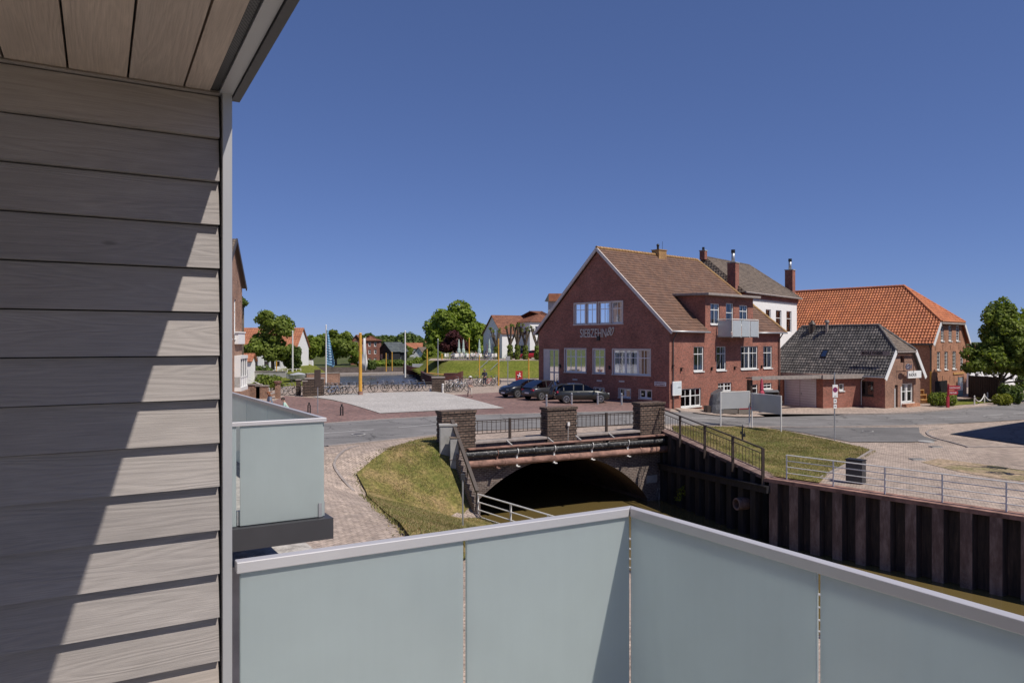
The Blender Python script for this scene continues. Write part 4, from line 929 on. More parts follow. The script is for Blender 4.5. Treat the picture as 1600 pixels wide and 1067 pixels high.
fx(d[0] + .1, d[1], d[0] + .4 * w4, d[3] - .1, -.09, -.05) if 0 else None
for q_ in (.34, .64): fx(d[0] + w4 * q_ - .05, d[1], d[0] + w4 * q_ + .05, d[3] - .1, -.1, -.03)
fx(d[2] - .34 * w4, d[1], d[2] - .1, d[3] - .1, -.1, -.03)
zc = lerp(d[1], d[3], .45); fx(d[0] + .1, zc - .06, d[2] - .4 * w4, zc + .06, -.1, -.035); fx(d[0] + .1, d[1], d[2] - .3 * w4, d[1] + .35, -.1, -.04)
mb.face([Gf(d[0], -.5, d[1]), Gf(d[2], -.5, d[1]), Gf(d[2], -.5, d[3]), Gf(d[0], -.5, d[3])], 1)
dr = mb.build('door', ['trim', 'room'], house); g = MB(); g.face([Gf(d[0] + .1, -.07, d[1]), Gf(d[2] - .1, -.07, d[1]), Gf(d[2] - .1, -.07, d[3] - .1), Gf(d[0] + .1, -.07, d[3] - .1)]); g.build('pane', 'pane', dr)
for h, n in fw_: window(house, Ff, h, n, .3, True, surround=0, seed=3 + n)
for k, h in enumerate(dw): window(house, Ff, h, 1, .3 if k != 1 else .32, k != 1, surround=0, sill=k != 1, name='window' if k != 1 else 'balcony_door', seed=k)
for h, n in fb: window(house, Ff, h, n, .4, True, surround=0, curtain=False)
# balcony
b0, b1, bo, bz0, bz1 = 6.3, 10.2, 1.33, 5.08, 6.52
mb = MB(); mb.box(b0, -bo, bz0, b1, -.003, bz0 + .16); mb.build('balcony_slab', 'concrete', house)
mb = MB(); mb.tube([V(b0, 0, bz1), V(b0, -bo, bz1), V(b1, -bo, bz1), V(b1, 0, bz1)], .035, 8); mb.tube([V(b0, 0, bz0 + .22), V(b0, -bo, bz0 + .22), V(b1, -bo, bz0 + .22), V(b1, 0, bz0 + .22)], .025, 6)
for k in range(4):
    x = b0 + (b1 - b0) * k / 3; mb.tube([V(x, -bo, bz0 - .02), V(x, -bo, bz1)], .03, 8)
bal = mb.build('balcony_frame', 'white_steel', house)
for k in range(3):
    g = MB(); a, c = b0 + (b1 - b0) * k / 3 + .06, b0 + (b1 - b0) * (k + 1) / 3 - .06; g.box(a, -bo - .045, bz0 + .06, c, -bo - .033, bz1 - .1); g.build('glass_panel', 'frost_grey', bal)
for x in (b0 - .045, b1 + .035): g = MB(); g.box(x, -bo + .06, bz0 + .06, x + .01, -.06, bz1 - .1); g.build('glass_panel', 'frost_grey', bal)
# chimneys, aerials
def chimney(parent, x, y, z0, z1, w, mat, flue=None, cap='concrete', wd=None):
    wd = wd or w; mb = MB(); mb.box(x - w / 2, y - wd / 2, z0, x + w / 2, y + wd / 2, z1)
    c = mb.build('chimney', mat, parent); mb = MB(); mb.box(x - w / 2 - .05, y - wd / 2 - .05, z1, x + w / 2 + .05, y + wd / 2 + .05, z1 + .08); mb.build('chimney_cap', cap, c)
    if flue:
        mb = MB(); mb.tube([V(x, y, z1 + .05), V(x, y, z1 + flue * .78)], .16, 10); mb.build('flue', 'steel', c, smooth=True)
        mb = MB(); mb.tube([V(x, y, z1 + flue * .76), V(x, y, z1 + flue)], .19, 10); mb.build('flue_cowl', 'black', c)
def ridge_t(px): r = ray(px); P = (HC[0] + HN[0] * RW, HC[1] + HN[1] * RW); return (r * P[1] - P[0]) / (HD[0] - r * HD[1])
chimney(house, ridge_t(1030), yr, ZR - .5, ZR + .42, 1.1, 'tile_ochre', cap='tile_ochre', wd=.8)
mb = MB(); mb.tube([V(ridge_t(1028), yr, ZR + .45), V(ridge_t(1028), yr, ZR + .8)], .10, 8); mb.sphere((ridge_t(1028), yr, ZR + .9), .14); mb.build('cowl', 'black', house)
mb = MB(); mb.tube([V(ridge_t(1035), yr, ZR + .45), V(ridge_t(1035), yr, ZR + 1.3)], .015, 5); mb.build('aerial', 'black', house)
# small wall details
for px, py, fn, P, D in ((1063.5, 577, Ff, HC, HD), (1111, 576, Ff, HC, HD), (1147, 575, Ff, HC, HD), (1189, 573, Ff, HC, HD), (876, 572, Gf, HC, HN), (953, 574, Gf, HC, HN), (1050, 573, Ff, HC, HD)):
    s, z = on(px, py, P, D); mb = MB(); mb.box(s - .05, .0, z - .12, s + .05, .12, z + .16, fr=lambda a, b, c: fn(a, b, c)); mb.box(s - .02, .1, z + .1, s + .02, .26, z + .15, fr=lambda a, b, c: fn(a, b, c)); mb.build('wall_lamp', 'black', house)
s, z = on(935.5, 528.5, HC, HN); mb = MB(); mb.box(s - .14, .0, z - .15, s + .14, .12, z + .2, fr=lambda a, b, c: Gf(a, b, c)); mb.build('alarm_box', 'black', house)
for px, py in ((898.5, 592.4), (936.5, 594.3), (971.5, 595.2)):
    s, z = on(px, py, HC, HN); mb = MB(); mb.box(s - .28, 0, z - .06, s + .28, .02, z + .06, fr=lambda a, b, c: Gf(a, b, c)); mb.build('air_brick', 'trim', house)
for a0, a1, y in ((870, 1010, 533.5),):
    s1, z = on(a0, y, HC, HN); s0, _ = on(a1, y, HC, HN); mb = MB(); mb.box(s0, 0, z - .03, s1, .012, z + .03, fr=lambda a, b, c: Gf(a, b, c)); mb.build('brick_band', 'brick_dark', house)
Rz = Matrix.Rotation
s0, zc = on(907, 520.5, HC, HN); s1, _ = on(948, 517, HC, HN)
M['letter'] = plain('pale metal letters', (.55, .50, .45), .4, metal=.2, var=.05)
tx = text_part('lettering', 'SIEBZEHN', house, face_mat(Gf(s0, .05, zc - .33), (0, -1, 0), (-1, 0, 0)), 1.02, 'letter', .03, 'LEFT', off=.004)
wtx = max(v.co.y for v in tx.data.vertices) - min(v.co.y for v in tx.data.vertices); kx = abs(s0 - s1) / wtx
for v in tx.data.vertices: v.co.y = s0 + (v.co.y - s0) * kx
s2, z2 = on(949, 518.5, HC, HN)
tx = text_part('lettering', '80', house, face_mat(Gf(s2 + .1, .05, z2 - .28), (0, -1, 0), (-1, 0, 0)), 1.0, 'letter', .03, 'LEFT', shear=.55, off=.003)
wtx = max(v.co.y for v in tx.data.vertices) - min(v.co.y for v in tx.data.vertices); s3, _ = on(960, 518, HC, HN)
ymax = max(v.co.y for v in tx.data.vertices)
for v in tx.data.vertices: v.co.y = ymax + (v.co.y - ymax) * abs(s2 - s3) / wtx
h = hG(1023.3, 595.5, 1041, 602)
mb = MB(); mb.box(h[0], .0, h[1], h[2], .05, h[3], fr=lambda a, b, c: Gf(a, b, c)); sg = mb.build('street_sign', 'white_paint', house)
hh = (h[3] - h[1])
M['brownred'] = plain('brown red print', (.16, .03, .03), .6)
for k, (s_, a_) in enumerate((('HINTER DEN LÜCHTEN 1-3', .60), ('HAFEN  WITTMUNDER STR.', .14))):
    t_ = text_part('lettering', s_, sg, face_mat(Gf(h[2] - .06, .054, h[1] + hh * a_), (0, -1, 0), (-1, 0, 0)), hh * .36, 'brownred', .002, 'LEFT', off=.006)
    ys = [v.co.y for v in t_.data.vertices]; kk = (h[2] - h[0] - .12) / (max(ys) - min(ys)); ym = max(ys)
    for v in t_.data.vertices: v.co.y = ym + (v.co.y - ym) * kk
h = hF(1048, 595.5, 1061.5, 617.5)
mb = MB(); mb.box(h[0], .12, h[1], h[2], .2, h[3], fr=lambda a, b, c: Ff(a, b, c)); sg = mb.build('info_board', 'white_paint', house)
mb = MB(); mb.box(h[0] + .05, .2, h[1] + .08, h[2] - .05, .206, h[3] - .06, fr=lambda a, b, c: Ff(a, b, c)); mb.build('poster', plain('pale poster', (.6, .66, .68), .5, var=.1), sg)
mb = MB(); zz = lerp(h[1], h[3], .53); mb.box(lerp(h[0], h[2], .55), .206, zz, h[2] - .07, .21, zz + .05, fr=lambda a, b, c: Ff(a, b, c)); mb.build('printed_line', 'charcoal', sg)
# ---------------------------------------------------------------- white house behind
WD = norm2(.656, .755); wr = (ray(1245) * 80.8, 80.8); WL = 14.0; WC = (wr[0] - WD[0] * WL, wr[1] - WD[1] * WL)
wh = thing('white_house', 'tall white rendered house with old hipped roof and dark red cornice behind the brick house', 'house', (WC[0], WC[1], 0), math.atan2(WD[1], WD[0]))
def hW(x0, y0, x1, y1): s0, z1 = on(x0, y0, WC, WD); s1, z0 = on(x1, y1, WC, WD); return (s0, z0, s1, z1)
ws = [hW(1196.5, 483, 1204.5, 501), hW(1212.3, 484, 1221, 508), hW(1228.8, 485.5, 1236.8, 519)]
ws = [(a, 4.75 + .95, c, ws[1][3]) for a, _, c, _ in ws]; ws = ws + [(ws[0][0] - 3.1, ws[0][1], ws[0][0] - 2.1, ws[0][3])]
mb = MB(); wall_mesh(mb, [(0, -1.5), (WL, -1.5), (WL, 8.75), (0, 8.75)], ws, Ff); WB = 9.1
mb.face([(WL, 0, -1.5), (WL, WB, -1.5), (WL, WB, 8.75), (WL, 0, 8.75)]); mb.face([(0, 0, -1.5), (0, 0, 8.75), (0, WB, 8.75), (0, WB, -1.5)]); mb.face([(0, WB, -1.5), (0, WB, 8.75), (WL, WB, 8.75), (WL, WB, -1.5)])
mb.build('wall', 'white_render', wh)
mb = MB(); mb.box(-.05, -.05, 8.75, WL + .05, WB + .05, 8.95); mb.build('cornice', 'grey_render', wh); mb = MB(); mb.box(-.12, -.12, 8.95, WL + .12, WB + .12, 9.38); mb.build('cornice', 'brick_dark', wh)
mb = MB(); e = .4; mb.tube([V(-e, -e, 9.42), V(WL + e, -e, 9.42), V(WL + e, WB + e, 9.42)], .1, 6); mb.build('gutter', 'kerb', wh)
e = .35; r0, r1 = 1.2, WL - 2.1; ym = WB / 2; zr = 13.25
roof_plane('roof_slope', [V(-e, -e, 9.42), V(WL + e, -e, 9.42), V(r1, ym, zr), V(r0, ym, zr)], wh, 'tile_old', th=.3)
roof_plane('roof_slope', [V(WL + e, -e, 9.42), V(WL + e, WB + e, 9.42), V(r1, ym, zr)], wh, 'tile_old', th=.3)
roof_plane('roof_slope', [V(WL + e, WB + e, 9.42), V(-e, WB + e, 9.42), V(r0, ym, zr), V(r1, ym, zr)], wh, 'tile_old', th=.3)
roof_plane('roof_slope', [V(-e, WB + e, 9.42), V(-e, -e, 9.42), V(r0, ym, zr)], wh, 'tile_old', th=.3)
ridge(wh, (r0, ym, zr), (r1, ym, zr), 'tile_old'); ridge(wh, (r1, ym, zr), (WL + e, -e, 9.45), 'tile_old')
for i, h in enumerate(ws): window(wh, Ff, h, 1, .35, False, curtain=False, seed=i, sill=False)
def wt(px, y): r = ray(px); P = (WC[0] - WD[1] * y, WC[1] + WD[0] * y); return (r * P[1] - P[0]) / (WD[0] - r * WD[1])
chimney(wh, wt(1145.5, .9), .9, 9.4, 4.75 + (533 - 409) / F * 69.5, .82, 'brick_bright', 1.3)
chimney(wh, wt(1234.5, 1.0), 1.0, 9.4, 4.75 + (533 - 421.5) / F * 81.5, .85, 'brick_bright', 1.3)
chimney(wh, wt(1099, ym), ym, zr - .3, zr + .55, .55, 'brick_bright'); mb = MB(); mb.tube([V(wt(1099, ym), ym, zr + .6), V(wt(1099, ym), ym, zr + .95)], .13, 8); mb.build('cowl', 'black', wh)
# ---------------------------------------------------------------- orange roofed gulf house
OC = (ray(1456) * 72.4, 72.4); OD = HD; ON = HN; OW, OL = 9.75, 17.0
oh = thing('brick_house', 'big orange brick barn house with bright orange pantile half hipped roof', 'house', (OC[0], OC[1], 0), math.atan2(OD[1], OD[0]))
def hO(x0, y0, x1, y1): s0, z1 = on(x0, y0, OC, OD); s1, z0 = on(x1, y1, OC, OD); return (s0, z0, s1, z1)
up = [hO(x0, 506.5, x1, 534) for x0, x1 in ((1470, 1475), (1482.3, 1487.5), (1494, 1499))]; up = [(a, up[0][1] + .1, c, up[0][3] - .05) for a, b, c, d_ in up]
lo = [hO(x0, 549, x1, 577.5) for x0, x1 in ((1464, 1469.3), (1475.8, 1481), (1488.3, 1493.8), (1500.5, 1505.3))]; lo = [(a, lo[0][1], c, lo[0][3]) for a, b, c, d_ in lo]
dr = [hO(1461, 597, 1479.5, 619), hO(1496.5, 593, 1505, 620)]; dr = [(dr[0][0], -1.3, dr[0][2], .8), (dr[1][0], -1.3, dr[1][2], 1.0)]
mb = MB(); wall_mesh(mb, [(0, -1.8), (OW, -1.8), (OW, 4.6), (8.2, 6.5), (1.54, 6.5), (0, 4.6)], up + lo + dr, Ff); mb.build('wall', 'brick_orange', oh)
mb = MB(); mb.face([(0, 0, -1.8), (0, 0, 4.6), (0, OL, 4.6), (0, OL, -1.8)]); mb.build('wall', 'brick_orange', oh); mb = MB(); mb.face([(OW, 0, -1.8), (OW, OL, -1.8), (OW, OL, 4.6), (OW, 0, 4.6)])
mb.face([(0, OL, -1.8), (0, OL, 4.6), (OW / 2, OL, 10.4), (OW, OL, 4.6), (OW, OL, -1.8)]); mb.build('wall', 'brick_orange', oh)
sl = (10.65 - 4.52) / (OW / 2 + .3); oz = lambda x: 4.52 + (min(x, OW - x) + .3) * sl; xh = (6.73 - 4.52) / sl - .3
tk = dict(tw=.30, th=.38, amp=.08, step=.06)
roof_plane('roof_slope', [V(-.3, -.3, 4.52), V(-.3, OL + .2, 4.52), V(OW / 2, OL + .2, 10.65), V(OW / 2, 4.45, 10.65), V(xh, -.3, 6.73)], oh, 'tile_orange', **tk)
roof_plane('roof_slope', [V(OW + .3, OL + .2, 4.52), V(OW + .3, -.3, 4.52), V(OW - xh, -.3, 6.73), V(OW / 2, 4.45, 10.65), V(OW / 2, OL + .2, 10.65)], oh, 'tile_orange', **tk)
roof_plane('roof_slope', [V(xh, -.35, 6.70), V(OW - xh, -.35, 6.70), V(OW / 2, 4.45, 10.65)], oh, 'tile_orange', **tk)
ridge(oh, (OW / 2, 4.45, 10.7), (OW / 2, OL, 10.7), 'tile_orange', .15); ridge(oh, (OW / 2, 4.45, 10.7), (xh, -.35, 6.78), 'tile_orange', .13); ridge(oh, (OW / 2, 4.45, 10.7), (OW - xh, -.35, 6.78), 'tile_orange', .13)
for a, b in ((-.35, xh), (OW + .35, OW - xh)): mb = MB(); mb.bar((a, -.32, 4.36), (b, -.32, 6.58), .07, .3); mb.build('verge_board', 'white_paint', oh)
mb = MB(); mb.box(xh, -.42, 6.5, OW - xh, -.3, 6.68); mb.build('fascia', 'kerb', oh)
for i, h in enumerate(up + lo): window(oh, Ff, h, 1, 0, True, curtain=False, muntins=4, seed=i, fw=.08)
mb = MB(); h = dr[0]; mb.box(h[0], -.03, h[1], h[2], .05, h[3])
for k in range(8): x = lerp(h[0], h[2], (k + .5) / 8); mb.box(x - .015, -.045, h[1], x + .015, -.03, h[3])
mb.build('barn_door', 'black', oh)
M['green_door'] = plain('green grey door', (.12, .17, .165), .5)
mb = MB(); h = dr[1]; mb.box(h[0], .02, h[1], h[2], .08, h[3]); mb.box(h[0] + .1, .0, h[1] + .9, h[2] - .1, .02, h[3] - .1, 1); mb.build('door', ['green_door', 'steel'], oh)
mb = MB(); gutter(mb, V(-.38, -.2, 4.45), V(-.38, OL, 4.45), .08); mb.tube([V(-.38, .1, 4.4), V(-.08, .08, 4.0), V(-.08, .08, 1.8)], .06, 6, 0); mb.build('gutter', 'pipe_dark', oh)
mb = MB(); mb.box(-.13, .02, -1.3, -.03, .14, 1.8); mb.build('drain_pipe_sleeve', 'yellow', oh)
for px in (1463, 1472.5, 1484, 1490.5, 1497.5, 1504):
    s, z = on(px, 592, OC, OD); mb = MB(); mb.box(s - .03, -.02, z - .35, s + .03, -.002, z + .35); mb.build('wall_anchor', 'black', oh)
for px in (1461, 1473, 1484.5, 1498, 1509):
    s, z = on(px, 542, OC, OD); mb = MB(); mb.box(s - .025, -.02, z - .3, s + .025, -.002, z + .3); mb.build('wall_anchor', 'black', oh)
s, z = on(1489, 583, OC, OD); s1_, _ = on(1505.5, 583, OC, OD); mb = MB(); mb.box(s, -.08, z - .12, s1_, -.002, z + .1); mb.build('name_board', 'wood_bench', oh)
# ---------------------------------------------------------------- small shop house with grey roof
SD2 = norm2(.83, .56); SN2 = (-SD2[1], SD2[0]); SCo = (ray(1383) * 61.8, 61.8); SW, SLn = 5.7, 12.0
sh = thing('shop_house', 'small brown brick shop house with steep dark grey pantile roof and white rake boards', 'house', (SCo[0], SCo[1], 0), math.atan2(SD2[1], SD2[0]))
def hS(x0, y0, x1, y1): s0, z1 = on(x0, y0, SCo, SD2); s1, z0 = on(x1, y1, SCo, SD2); return (s0, z0, s1, z1)
wv = hS(1409, 599, 1427.5, 627.5); dv = hS(1398, 601, 1402.8, 638); uv_ = hS(1407, 555.5, 1413, 566)
mb = MB(); wall_mesh(mb, [(0, -1.3), (SW, -1.3), (SW, 1.75), (SW - 1.35, 3.85), (1.35, 3.85), (0, 1.75)], [wv, (dv[0], -1.05, dv[2], dv[3]), (uv_[0], uv_[1], uv_[2], min(uv_[3], 3.8))], Ff, 0, .25)
mb.build('wall', 'brick_brown', sh)
h = hS(1383, 0, 1384, 1); lw = [(1.0, .1, 2.4, 1.35), (3.0, .1, 3.9, 1.35)]
mb = MB(); wall_mesh(mb, [(0, -1.3), (SLn, -1.3), (SLn, 1.75), (0, 1.75)], lw, Gf); mb.face([(SW, 0, -1.3), (SW, SLn, -1.3), (SW, SLn, 1.75), (SW, 0, 1.75)]); mb.face([(0, SLn, -1.3), (0, SLn, 1.75), (SW, SLn, 1.75), (SW, SLn, -1.3)]); mb.build('wall', 'brick_dark', sh)
for h in lw: window(sh, Gf, h, 2, 0, False, fm='brown_paint', curtain=False, muntins=1)
sl = (6.17 - 1.8) / (SW / 2 + .3); xh = (4.0 - 1.8) / sl - .3
tk = dict(tw=.27, th=.3, amp=.045, step=.045)
roof_plane('roof_slope', [V(-.3, -.2, 1.8), V(-.3, SLn + .3, 1.8), V(SW / 2, 9.8, 6.17), V(SW / 2, 2.16, 6.17), V(xh, -.2, 4.0)], sh, 'tile_grey', **tk)
roof_plane('roof_slope', [V(SW + .3, SLn + .3, 1.8), V(SW + .3, -.2, 1.8), V(SW - xh, -.2, 4.0), V(SW / 2, 2.16, 6.17), V(SW / 2, 9.8, 6.17)], sh, 'tile_grey', **tk)
roof_plane('roof_slope', [V(xh, -.25, 3.97), V(SW - xh, -.25, 3.97), V(SW / 2, 2.16, 6.17)], sh, 'tile_old', tw=.28, th=.3, amp=.02, step=.02)
roof_plane('roof_slope', [V(-.3, SLn + .3, 1.8), V(SW + .3, SLn + .3, 1.8), V(SW / 2, 9.8, 6.17)], sh, 'tile_grey', **tk)
ridge(sh, (SW / 2, 2.16, 6.2), (SW / 2, 9.8, 6.2), 'tile_grey', .12); ridge(sh, (SW / 2, 2.16, 6.2), (xh, -.25, 4.05), 'tile_grey', .11); ridge(sh, (SW / 2, 2.16, 6.2), (SW - xh, -.25, 4.05), 'tile_grey', .11); ridge(sh, (SW / 2, 9.8, 6.2), (-.3, SLn + .3, 1.85), 'tile_grey', .11)
for a, b in ((-.42, xh), (SW + .42, SW - xh)): mb = MB(); mb.bar((a, -.28, 1.55), (b, -.28, 3.93), .06, .34); mb.build('verge_board', 'white_paint', sh)
mb = MB(); mb.box(xh, -.36, 3.8, SW - xh, -.26, 3.95); mb.build('fascia', 'kerb', sh); mb = MB(); gutter(mb, V(-.4, -.1, 1.74), V(-.4, SLn, 1.74), .07); mb.build('gutter', 'steel', sh)
window(sh, Ff, wv, 2, .42, False, dep=.12, fw=.09)
mb = MB(); mb.box(dv[0], .1, -1.05, dv[2], .16, dv[3], 1); mb.box(dv[0] - .09, -.05, -1.05, dv[0], .05, dv[3] - .3, 0); mb.box(wv[0] - .2, -.03, -1.05, wv[0] - .04, .05, wv[3] - .25, 0); mb.build('door', ['white_paint', 'brown_paint'], sh)
h = hS(1411.5, 579, 1432, 589.8); mb = MB(); h = (h[0], h[3] - .62, h[2], h[3]); mb.box(h[0], -.42, h[1], h[2], -.3, h[3]); mb.box(h[0] + .2, -.3, h[1] + .2, h[0] + .25, 0, h[1] + .25); mb.box(h[2] - .25, -.3, h[1] + .2, h[2] - .2, 0, h[1] + .25); sg = mb.build('shop_sign', 'white_paint', sh)
t_ = text_part('lettering', 'RADIUS', sg, face_mat(V(h[0] + .12, -.424, h[1] + .17), (1, 0, 0), (0, -1, 0)), .36, 'charcoal', .003, 'LEFT', off=.008)
xs_ = [v.co.x for v in t_.data.vertices]; kk = (h[2] - h[0]) * .55 / (max(xs_) - min(xs_)); xm = min(xs_)
for v in t_.data.vertices: v.co.x = xm + (v.co.x - xm) * kk
h = hS(1402.3, 565.5, 1415.5, 578.7); xc, zc_ = (h[0] + h[2]) / 2, (h[1] + h[3]) / 2
mb = MB(); mb.box(h[0], -.55, h[3] + .02, h[2] + .25, -.52, h[3] + .05); mb.box(h[2] + .22, -.55, h[1] - .15, h[2] + .25, -.52, h[3] + .1)
mb.box(h[0], -.56, h[1], h[0] + .03, -.52, h[3]); mb.build('sign_bracket', 'black', sh)
mb = MB(); rr = .34; pl = [(xc + rr * 1.25 * math.cos(a) , zc_ + rr * math.sin(a) * .8) for a in [k / 14 * 2 * math.pi for k in range(14)]]
mb.prism([(x, z) for x, z in pl], -.56, -.53, fr=lambda x, y, z: (x, z, y)); mb.face([(xc + .3, -.545, zc_), (xc + .65, -.545, zc_ + .28), (xc + .58, -.545, zc_ - .25)])
sg = mb.build('fish_sign', plain('dull violet metal', (.10, .085, .12), .5), sh)
mb = MB()
for a in (.15, -.1): mb.tube([V(xc - .25, -.57, zc_ + a), V(xc + .1, -.57, zc_ + a + .08), V(xc + .3, -.57, zc_ + a - .05)], .02, 5)
mb.build('fish_scales', 'steel', sg)
mb = MB(); mb.box(wv[0] - .1, -.45, -1.0, wv[2] + .25, -.05, -.62); pb_ = mb.build('window_planter', 'brick_orange', sh)
# shop name board standing off the roof
def on_roofpx(px, py):                                     # plane x = .35 (local), i.e. parallel to the long wall
    P = (SCo[0] + SD2[0] * .45, SCo[1] + SD2[1] * .45); return on(px, py, P, SN2)
a0, z0_ = on_roofpx(1345, 550.5); a1, z1_ = on_roofpx(1391, 550.5)
z0_ = 2.95 + .6 - .35; mb = MB(); zb_ = EYE - (554.6 - HY) / F * 63; zt_ = EYE - (547.8 - HY) / F * 63
mb.box(.42, a1, zb_, .45, a0, zt_); sg = mb.build('name_board', 'kerb', sh)
mb = MB()
for u in (.15, .8): y = lerp(a1, a0, u); mb.tube([V(.46, y, zb_), V(.52, y, zb_ - .75)], .02, 5); mb.tube([V(.46, y, zt_ - .1), V(1.25, y, zt_ - .1)], .015, 5)
mb.build('stay', 'steel', sg)
t_ = text_part('lettering', 'MANLE WASSER', sg, face_mat(V(.414, a0 - .12, zb_ + .07), (0, -1, 0), (-1, 0, 0)), .36, 'black', .003, 'LEFT', off=.012)
ys = [v.co.y for v in t_.data.vertices]; kk = (a0 - a1) * .72 / (max(ys) - min(ys)); ym_ = max(ys)
for v in t_.data.vertices: v.co.y = ym_ + (v.co.y - ym_) * kk
# chimney stack, vent pipe and skylight on the slope
def roofpt(px, py):                                        # photo point on the left slope
    n = Vector((SD2[0] * -sl, SD2[1] * -sl, 1)); P0 = Vector((SCo[0] - SD2[0] * .3, SCo[1] - SD2[1] * .3, 1.8)); r = V(ray(px), 1, -(py - HY) / F)
    d_ = (P0 - V(0, 0, EYE)).dot(n) / r.dot(n); w = V(0, 0, EYE) + r * d_; q_ = w - Vector((SCo[0], SCo[1], 0)); return V(q_.x * SD2[0] + q_.y * SD2[1], q_.x * SN2[0] + q_.y * SN2[1], w.z)
p = roofpt(1292, 518); mb = MB(); mb.tube([V(p.x, p.y, p.z - .3), V(p.x, p.y, p.z + .85)], .14, 10); mb.tube([V(p.x, p.y, p.z + .85), V(p.x, p.y, p.z + .95), V(p.x, p.y, p.z + 1.1)], [.22, .22, .15], 10); mb.build('vent_pipe', 'kerb', sh)
p = roofpt(1269, 516); mb = MB(); mb.tube([V(p.x, p.y, p.z - .3), V(p.x, p.y, p.z + .6)], .3, 8); mb.tube([V(p.x, p.y, p.z + .6), V(p.x, p.y, p.z + .95)], [.33, .1], 8); mb.build('vent_cowl', 'brown_paint', sh)
p = roofpt(1289, 553); mb = MB(); u = V(0, 1, 0); vv = V(1, 0, sl).normalized(); nn = V(-sl, 0, 1).normalized()
def sk(a, b, c): return p + u * a + vv * b + nn * c
mb.hexa([sk(-.3, -.4, 0), sk(.3, -.4, 0), sk(.3, .4, 0), sk(-.3, .4, 0), sk(-.3, -.4, .12), sk(.3, -.4, .12), sk(.3, .4, .12), sk(-.3, .4, .12)])
mb.hexa([sk(-.22, -.32, .12), sk(.22, -.32, .12), sk(.22, .32, .12), sk(-.22, .32, .12), sk(-.22, -.32, .14), sk(.22, -.32, .14), sk(.22, .32, .14), sk(-.22, .32, .14)], 1); mb.build('skylight', ['black', 'car_glass'], sh)
# ---------------------------------------------------------------- garage and flat canopy
GDx = norm2(.93, .37); GNx = (-GDx[1], GDx[0]); GC = (ray(1286) * 61.9, 61.9)
ga = thing('garage', 'low flat roofed brick garage with wide grey white door between the two brick houses', 'garage', (GC[0], GC[1], 0), math.atan2(GDx[1], GDx[0]))
gs0, _ = on(1274, 600, GC, GNx); gs1, _ = on(1226, 600, GC, GNx)
gd = (gs0, -1.1, min(gs1, 4.4), 1.55)
mb = MB(); wall_mesh(mb, [(0, -1.3), (4.7, -1.3), (4.7, 1.75), (0, 1.75)], [gd], Gf); mb.build('wall', 'brick_dark', ga)
s0_, z1 = on(1311, 599, GC, GDx); s1_, z0 = on(1319.3, 610, GC, GDx)
mb = MB(); wall_mesh(mb, [(0, -1.3), (4.35, -1.3), (4.35, 1.75), (0, 1.75)], [(s0_, z0, s1_, z1)], Ff); mb.face([(0, 4.7, -1.3), (0, 4.7, 1.75), (4.3, 4.7, 1.75), (4.3, 4.7, -1.3)]); mb.build('wall', 'brick_bright', ga)
window(ga, Ff, (s0_, z0, s1_, z1), 1, 0, False, curtain=False, fw=.09)
mb = MB(); mb.box(-.02, gd[0], gd[1], .06, gd[2], gd[3])
for k in range(1, 12): z = lerp(gd[1], gd[3], k / 12); mb.box(-.026, gd[0], z - .012, -.02, gd[2], z + .012, 1)
ym = (gd[0] + gd[2]) / 2; mb.box(-.03, ym - .03, gd[1], -.02, ym + .03, gd[3], 1); mb.box(-.07, ym - .2, .1, -.03, ym - .16, .3, 1)
M['garage_white'] = plain('off white garage door', (.60, .60, .62), .5, var=.04)
gdo = mb.build('garage_door', ['garage_white', 'concrete'], ga)
mb = MB(); mb.box(-.05, gd[0] - .1, -1.1, .03, gd[0], 1.6); mb.box(-.05, gd[2], -1.1, .03, gd[2] + .1, 1.6); mb.build('door_frame', 'garage_white', ga)
mb = MB(); mb.box(-.35, -.35, 1.75, 4.45, 5.0, 1.82); mb.build('roof', 'rust', ga)
mb = MB(); mb.box(-.4, -.4, 1.6, 4.5, -.33, 1.98); mb.box(-.4, -.33, 1.6, -.33, 5.0, 1.98); mb.build('fascia', 'kerb', ga)
mb = MB(); mb.tube([V(4.3, -.4, 1.7), V(4.15, -.15, 1.45), V(4.15, -.1, 1.3), V(4.15, -.1, -.7)], .045, 6); mb.build('drain_pipe', 'steel', ga)
mb = MB(); mb.box(.0, -.0, 0, .0, .0, 0) if 0 else None
ca = thing('canopy', 'long flat brown grey canopy reaching from the garage across the brick house front', 'canopy', (GC[0], GC[1], 0), math.atan2(GDx[1], GDx[0]))
mb = MB(); mb.box(-7.6, -.2, 1.76, -.42, .5, 1.84); mb.build('roof', 'charcoal', ca); mb = MB(); mb.box(-7.6, -.28, 1.66, -.42, -.2, 1.96); mb.build('fascia', 'kerb', ca)
for x in (-7.45,): mb = MB(); mb.box(x - .08, 0, -1.2, x + .12, .25, 1.66); mb.build('post', 'brown_paint', ca)
for x in (-7.45,): mb = MB(); mb.box(x - .08, .3, -1.2, x + .08, .45, 1.66); mb.build('post', 'brown_paint', ca)
